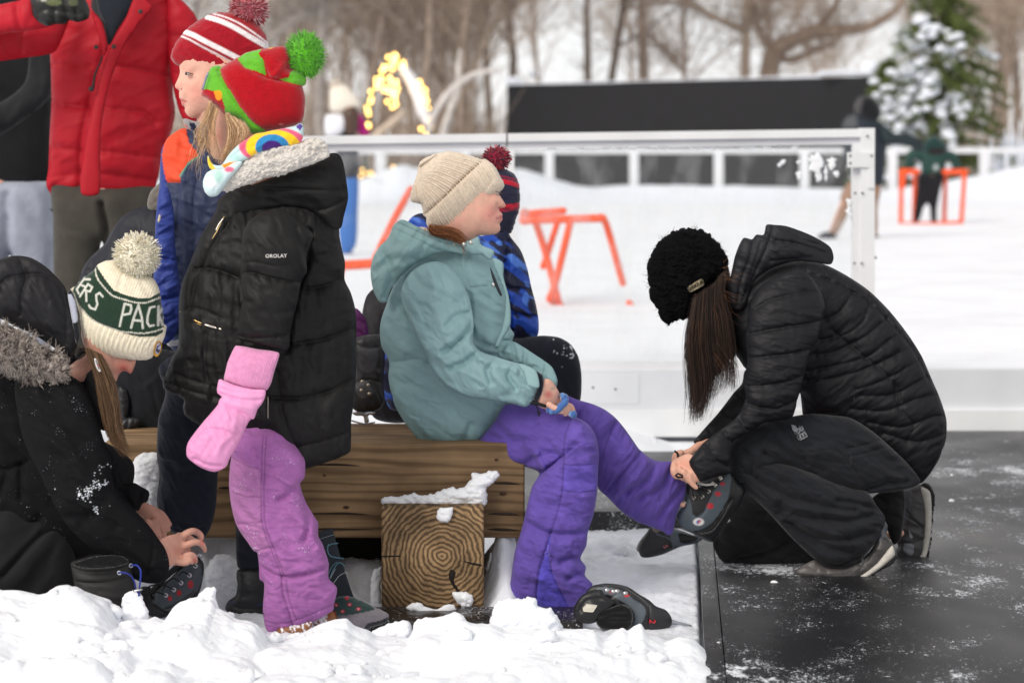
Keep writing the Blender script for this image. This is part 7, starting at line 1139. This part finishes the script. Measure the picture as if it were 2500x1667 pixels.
# skate lying behind the kneeling woman's hands
Yg = 6.42
sk = empty('ice_skate', P(1640, 1350, Yg), 'black skate with a grey ankle panel lying by the rubber edging, toe to the left', 'skate')
b0 = inflate('J 24,1110 40,1060 75,1010 120,945 180,950 250,962 330,985 420,1020 470,1040 420,1072 330,1092 260,1120 190,1150 100,1170 45,1166', Yg, k=.7, T=.05, h=2.4, col=(40, 40, 42), paint=[('poly', 'J 240,965 330,985 420,1025 470,1040 390,1078 300,1098 262,1060', (88, 98, 106), True), ('poly', 'J 300,1000 380,1010 440,1035 390,1062 320,1062', (26, 26, 28), True), ('poly', 'J 110,955 180,950 200,970 140,990', (120, 110, 104), True), ('line', 'J 150,1000 250,1040 270,1110', (86, 94, 100), 2)], grooves=[('J 130,960 190,1000 240,1050 262,1115', 4, 4, 'c'), ('J 40,1150 150,1150 260,1110', 3, 3, 'c')])
b = add('boot', b0, M['leather'], sk); add('number', digit(b0, '5', 'J 213,1095', 11, 65, (196, 120, 124), .004), M['print'], b)
add('blade_holder', inflate('J 10,1110 30,1060 90,985 125,938 140,948 90,1010 50,1080 40,1130 20,1130', Yg+.03, k=.5, T=.02, h=2, col=(150, 144, 142)), M['plastic'], sk)
# ------------------------------------------------------------------ foreground snow
ridge = pts('Q -300,160 -150,155 0,152 80,156 170,176 215,165 270,146 330,152 370,175 430,200 482,222 500,252 530,305 545,320 560,300 640,300 655,298 690,278 730,304 770,250 800,228 860,205 940,196 958,210 962,240 1005,268 1060,312 1150,330 1195,390 1250,396 1310,372 1400,330 1480,306 1530,302 1562,332 1620,352 1660,380 1800,392 1830,340 1870,310 1930,292 1985,276 2040,290 2080,318 2170,330 2230,360 H 1130,1452 1190,1448 1260,1440 1330,1432 1380,1440 1420,1490 1460,1480 1500,1440 1545,1418 1575,1438 1610,1412 1652,1394 1690,1452 1740,1480 1790,1502 1880,1460 1930,1466 1980,1490 2040,1545 O 560,1388 620,1404 690,1440 760,1500 900,1560 1100,1640')
Yn = 5.32
wr = P(ridge[:, 0], ridge[:, 1], Yn); o_ = np.argsort(wr[:, 0]); rx_, rz_ = wr[o_, 0], wr[o_, 2]
def bank(x, y):
    yr = Yn+.05*n2(x, 0*x, .22, 3)
    w_ = np.clip(np.abs(y-yr+.0)/.28, 0, 1); t0 = np.interp(x, rx_, rz_); t1 = sum(np.interp(x+o+.05*n2(x, y, .12, 4, 1), rx_, rz_) for o in np.linspace(-.16, .16, 9))/9
    top = t0*(1-w_)+t1*w_; xe = float(P(1720, 1500, Yn)[0])
    d = y-yr; back = np.exp(-(np.maximum(d, 0)/.075)**2.2); fr_ = np.clip(1+np.minimum(d, 0)/1.05, 0, 1)**.8
    lump = .036*n2(x, y, .17, 5, 1)+.060*(np.abs(n2(x, y, .13, 8, 1))-.2)+.016*np.abs(n2(x, y, .05, 6, 1))+.003*np.abs(n2(x, y, .022, 9, 1))+.0015*n2(x, y, .008, 2)
    fade = np.clip((xe+.05-x)/.14, 0, 1); am = np.clip(np.abs(d)/.06, .22, 1)
    z = top*np.where(d > 0, back, fr_*.75+.25*np.clip(1+d/.5, 0, 1)**2)+lump*am*np.clip(np.minimum(top, .2)*8, .12, 1)*np.where(d > 0, back, 1)*np.clip(fade+.15, 0, 1)
    return z*1.0-.03*np.clip(d/.2, 0, 1)
bk = grid_surf(np.linspace(-1.75, 1.0, 620), np.concatenate([np.linspace(4.35, 5.1, 110), np.linspace(5.105, 5.62, 150)]), bank, SNOWC)
rc = np.random.default_rng(21); cl = [bk]
for k in range(170):
    x = rc.uniform(-1.4, .62); y = rc.uniform(4.75, 5.46); r = .0025+.024*rc.random()**5; z = float(bank(np.array([x]), np.array([y]))[0])
    if z < .004 and rc.random() < .5: continue
    b_ = ball(np.zeros(3), np.array([r*rc.uniform(.8, 1.3), r*rc.uniform(.8, 1.2), r*rc.uniform(.6, 1)]), SNOWC, 12, 8); d_ = b_.V/(np.linalg.norm(b_.V, axis=1)[:, None]+1e-9)
    b_.V = b_.V*(1+.42*n2(d_[:, 0]*9+k, d_[:, 1]*9+d_[:, 2]*7, 5, 3)[:, None]+.2*n2(d_[:, 0]*9-k, d_[:, 2]*9+d_[:, 1]*5, 1.6, 5)[:, None])+np.array([x, y, max(z, .0)+r*.12]); cl.append(b_)
add('foreground_snow', merge(*cl), M['snow'], kind='structure')
def lumpo(s, Y, lab, T=.08, k=.8, name='snow_lump', grp=None, h=3.0, rough=3.0):
    add(name, inflate(s, Y, k=k, T=T, h=h, col=SNOWC, rough=rough, rsc=9, folds=[(10, 30, 1, 0), (6, 13, 1, 0), (2.5, 5, 1, 0)]), M['snow'], label=lab, cat='snow', group=grp)
lumpo('H 766,1420 768,1330 790,1270 830,1240 900,1232 960,1230 1030,1226 1050,1280 1120,1290 1160,1340 1186,1390 1190,1440 1150,1500 1000,1540 850,1520', 5.42, 'big rounded snow block in front of the violet trouser leg', .12)
lumpo('Q 545,340 536,280 540,200 560,172 585,164 612,176 640,210 652,260 656,310 640,360 580,370', 5.34, 'upright finger of snow beside the empty black snow boot', .05)
lumpo('Q 735,310 780,240 830,205 870,190 905,155 942,148 952,180 958,235 1000,262 1040,300 1060,340 1000,380 850,380 760,360', 5.36, 'jagged snow block under the laced skate', .07)
lumpo('Q 1600,420 1640,350 1700,318 1760,300 1806,296 1820,330 1812,400 1760,440 1680,440', 5.5, 'greyish slab of icy snow in front of the fleece sock', .05)
lumpo('Q 1815,420 1822,330 1850,290 1900,284 1940,300 1930,380 1880,430', 5.45, 'small snow block between the icy slab and the big block', .05)
lumpo('Q 440,500 450,430 500,385 560,392 595,440 590,500 540,540 470,540', 5.02, 'round lump on the front slope of the snow bank at the left', .06, .6)
lumpo('H 1430,880 1470,848 1520,858 1560,845 1600,870 1620,905 1590,930 1500,925 1440,915', 6.85, 'low snow crumble at the foot of the black edging', .05)
lumpo('H 1480,960 1530,920 1590,930 1625,965 1610,1005 1540,1015 1490,1000', 6.6, 'snow lump left of the toe of the dark skate', .05)
lumpo('H 748,1290 740,1180 735,1090 745,1010 765,965 790,1000 830,1040 850,1100 880,1140 884,1220 830,1280', 6.03, 'snow wedge between the cut timber end and the violet trouser leg', .05)
lumpo('H 60,1200 65,1100 80,1060 120,1050 122,1200 120,1290 70,1290', 6.0, 'snow stuck beside the left edge of the cut timber end', .04)
lumpo('H 270,1290 290,1262 330,1255 380,1275 450,1290 500,1262 550,1268 566,1300 500,1320 350,1318', 5.83, 'icy crumbs along the foot of the cut timber end', .03)
lumpo('Z 1140,1330 1160,1250 1190,1230 1230,1240 1240,1300 1200,1380 1150,1400', 6.2, 'snow heap under the right end of the bench', .06)
lumpo('Z 470,1330 480,1290 510,1270 545,1290 560,1340 540,1400 490,1410', 6.0, 'grey snow heap between the laced skate and the boot', .05)
lumpo('Z 300,1150 305,1060 330,1040 365,1042 368,1150 350,1180', 6.0, 'snow heaped against the bench beside the navy trouser leg', .06)
for i, (s, lab) in enumerate((('J 940,1345 950,1332 980,1330 999,1345 992,1362 960,1368 944,1360', 'rounded white ice pellet lying on the rubber before the front boot'), ('J 2185,770 2200,762 2224,772 2218,790 2190,792', 'small yellowish ice pellet on the rubber, right of the back boot'), ('J 2195,592 2212,588 2216,606 2200,610', 'tiny ice pellet on the rubber beside the jacket hem'), ('O 1160,1385 1190,1374 1220,1384 1200,1394 1170,1394', 'flat ice chip low on the dark rubber'), ('O 1230,1285 1242,1278 1254,1286 1244,1294', 'tiny white ice chip below the front boot'), ('O 1420,1236 1436,1228 1450,1238 1436,1248', 'ice chip on the rubber under the boot heel'), ('O 1730,1306 1742,1300 1752,1310 1742,1318', 'cream ice chip on the bare rubber at the right'), ('O 580,1340 596,1328 616,1338 604,1352 586,1352', 'white snow crumb at the corner of the rubber edging'))):
    g = pts(s); yb = g[:, 1].max(); Yx = FPX*(CAMH-.03)/(yb-351)*1.0
    add('ice_pellet', inflate(s, Yx, k=.8, T=.03, h=1.6, col=(236, 234, 232)), M['snow'], label=lab, cat='ice')
# ------------------------------------------------------------------ far people
Y1 = 21.0
p = person(850, Y1, 'skater in cream bobble hat, white scarf and blue trousers beyond the barrier'); p.location.z = .2
body_of(p, core([('K 850,900 840,980 830,1060', Y1, [10, 10, 12]), ('Z 795,300 800,360 800,420', Y1, [22, 24, 22]), ('Z 796,420 796,500 795,570', Y1, [18, 14, 10])])+[ballh(P(600+845*.2976, 880*.2976, Y1), np.array([.09, .1, .13]), SK)], .02)
h, _ = part(p, 'hat', 'knit', 'K 690,900 688,800 690,740 720,700 770,690 830,710 880,760 930,830 945,868 880,910 800,930 730,925', Y1-.02, k=.7, T=.13, h=4, col=(228, 220, 206)); add('pompom', pompom(600+742*.2976, 700*.2976, 17, 17, Y1, [(232, 222, 206), (210, 198, 184)], 200, .008, .2), M['yarn'], h)
part(p, 'hair', 'hair', 'K 800,910 900,880 925,940 920,1020 900,1110 830,1110', Y1-.08, k=.7, T=.09, h=4, col=(74, 52, 42)); part(p, 'scarf', 'fleece', 'K 655,950 740,935 830,960 830,1040 760,1110 660,1112', Y1-.06, k=.7, T=.1, h=4, col=(226, 226, 232))
part(p, 'jacket', 'nylon', 'K 720,1112 740,1050 800,1010 860,1020 905,1112 Z 822,345 826,380 816,412 780,412 772,350', Y1, k=.7, T=.13, h=4, col=(38, 38, 46)); part(p, 'backpack', 'nylon', 'K 915,940 945,935 985,1010 1012,1105 930,1110 905,1020', Y1+.05, k=.7, T=.08, h=4, col=(180, 26, 120))
part(p, 'trousers', 'nylon', 'Z 774,410 800,404 822,408 822,480 818,560 800,586 784,586 776,500', Y1, k=.75, T=.13, h=4, col=(44, 104, 178)); add('skate', merge(ptube('Z 786,582 812,588 830,592', Y1, 7, (40, 50, 90), 8)), M['leather'], p)
Y2 = 24.5
p = person(2120, Y2, 'adult in dark hooded jacket and tan trousers bending over the small skating child'); p.location.z = .2
body_of(p, core([('M 690,280 680,330 660,380', Y2, [12, 12, 14]), ('M 670,330 690,560 680,760', Y2, [30, 30, 26]), ('M 680,760 690,1000 690,1200', Y2+.1, [22, 18, 12]), ('M 640,740 500,900 390,1150', Y2, [22, 17, 12])])+[ballh(P(1900+690*.3189, 200+205*.3189, Y2), np.array([.09, .1, .12]), SK)], .02)
part(p, 'hat', 'fleece', 'M 586,240 590,170 620,120 680,108 740,124 775,170 790,230 775,285 720,300 650,270', Y2-.02, k=.75, T=.14, h=4, col=(24, 25, 30), paint=[('poly', 'M 586,220 592,160 625,122 650,130 630,200 625,260', (72, 70, 72), True)])
part(p, 'jacket', 'nylon', 'M 488,340 520,275 600,240 700,262 790,315 840,370 835,480 822,600 812,720 790,800 740,800 620,810 560,720 500,560', Y2, k=.65, T=.18, h=4, col=(30, 38, 48), paint=[('poly', 'M 488,340 520,270 590,250 590,350', (70, 74, 78), True)]); part(p, 'sleeve', 'nylon', 'M 780,320 850,360 900,395 1000,398 1060,425 1110,470 1110,520 1060,530 990,490 880,485 800,470', Y2-.1, k=.8, T=.1, h=4, col=(28, 40, 44))
part(p, 'trousers', 'cotton', 'M 540,770 620,750 780,780 760,960 750,1180 660,1180 640,960 600,880 560,960 500,1080 440,1180 390,1160 420,1080 470,960 480,860', Y2+.02, k=.75, T=.13, h=4, col=(150, 118, 98)); each('boot', [inflate('M 300,1182 370,1145 440,1170 450,1200 400,1245 335,1215', Y2, k=.75, T=.08, h=4, col=(44, 46, 54)), inflate('M 650,1170 760,1170 770,1220 650,1225', Y2+.05, k=.75, T=.08, h=4, col=(40, 42, 50))], 'leather', p)
Y3 = 29.2
p = person(2265, Y3, 'small child in dark green jacket and black trousers pushing the orange frame'); p.location.z = .2
body_of(p, core([('M 1200,520 1195,560 1190,600', Y3, [9, 9, 12]), ('M 1190,580 1180,650 1175,720', Y3, [22, 24, 22]), ('M 1130,720 1090,900 1060,1050', Y3, [16, 14, 10]), ('M 1230,720 1210,900 1190,1050', Y3, [16, 14, 10])])+[ballh(P(1900+1205*.3189, 200+490*.3189, Y3), np.array([.085, .095, .11]), SK)], .02)
part(p, 'hat', 'fleece', 'M 1105,520 1120,460 1160,425 1210,412 1260,440 1300,510 1270,560 1190,570 1130,560', Y3-.03, k=.75, T=.13, h=3.5, col=(30, 56, 54), paint=[('ell', 'M 1125,420', (200, 200, 90), 8, 6, 2), ('poly', 'M 1150,510 1290,520 1280,570 1190,600', (36, 32, 34), True)])
part(p, 'jacket', 'nylon', 'M 970,620 985,545 1040,505 1120,520 1280,520 1360,545 1392,610 1384,660 1345,692 1325,680 1325,620 1288,600 1275,700 1230,716 1105,712 1088,600 1040,600 1020,690 985,672', Y3, k=.65, T=.14, h=3.5, col=(28, 62, 56), paint=[('ell', 'M 1200,655', (190, 200, 200), 8, 10, 1.5)])
part(p, 'trousers', 'cotton', 'M 1085,700 1180,712 1272,702 1240,840 1215,980 1212,1062 1172,1068 1160,960 1140,930 1110,970 1082,1060 1038,1072 1045,950 1062,820', Y3, k=.75, T=.11, h=3.5, col=(24, 25, 30)); each('boot', [ptube('M 1060,1050 1045,1082', Y3, 7, (22, 24, 28), 8), ptube('M 1190,1050 1195,1080', Y3, 7, (22, 24, 28), 8)], 'leather', p)
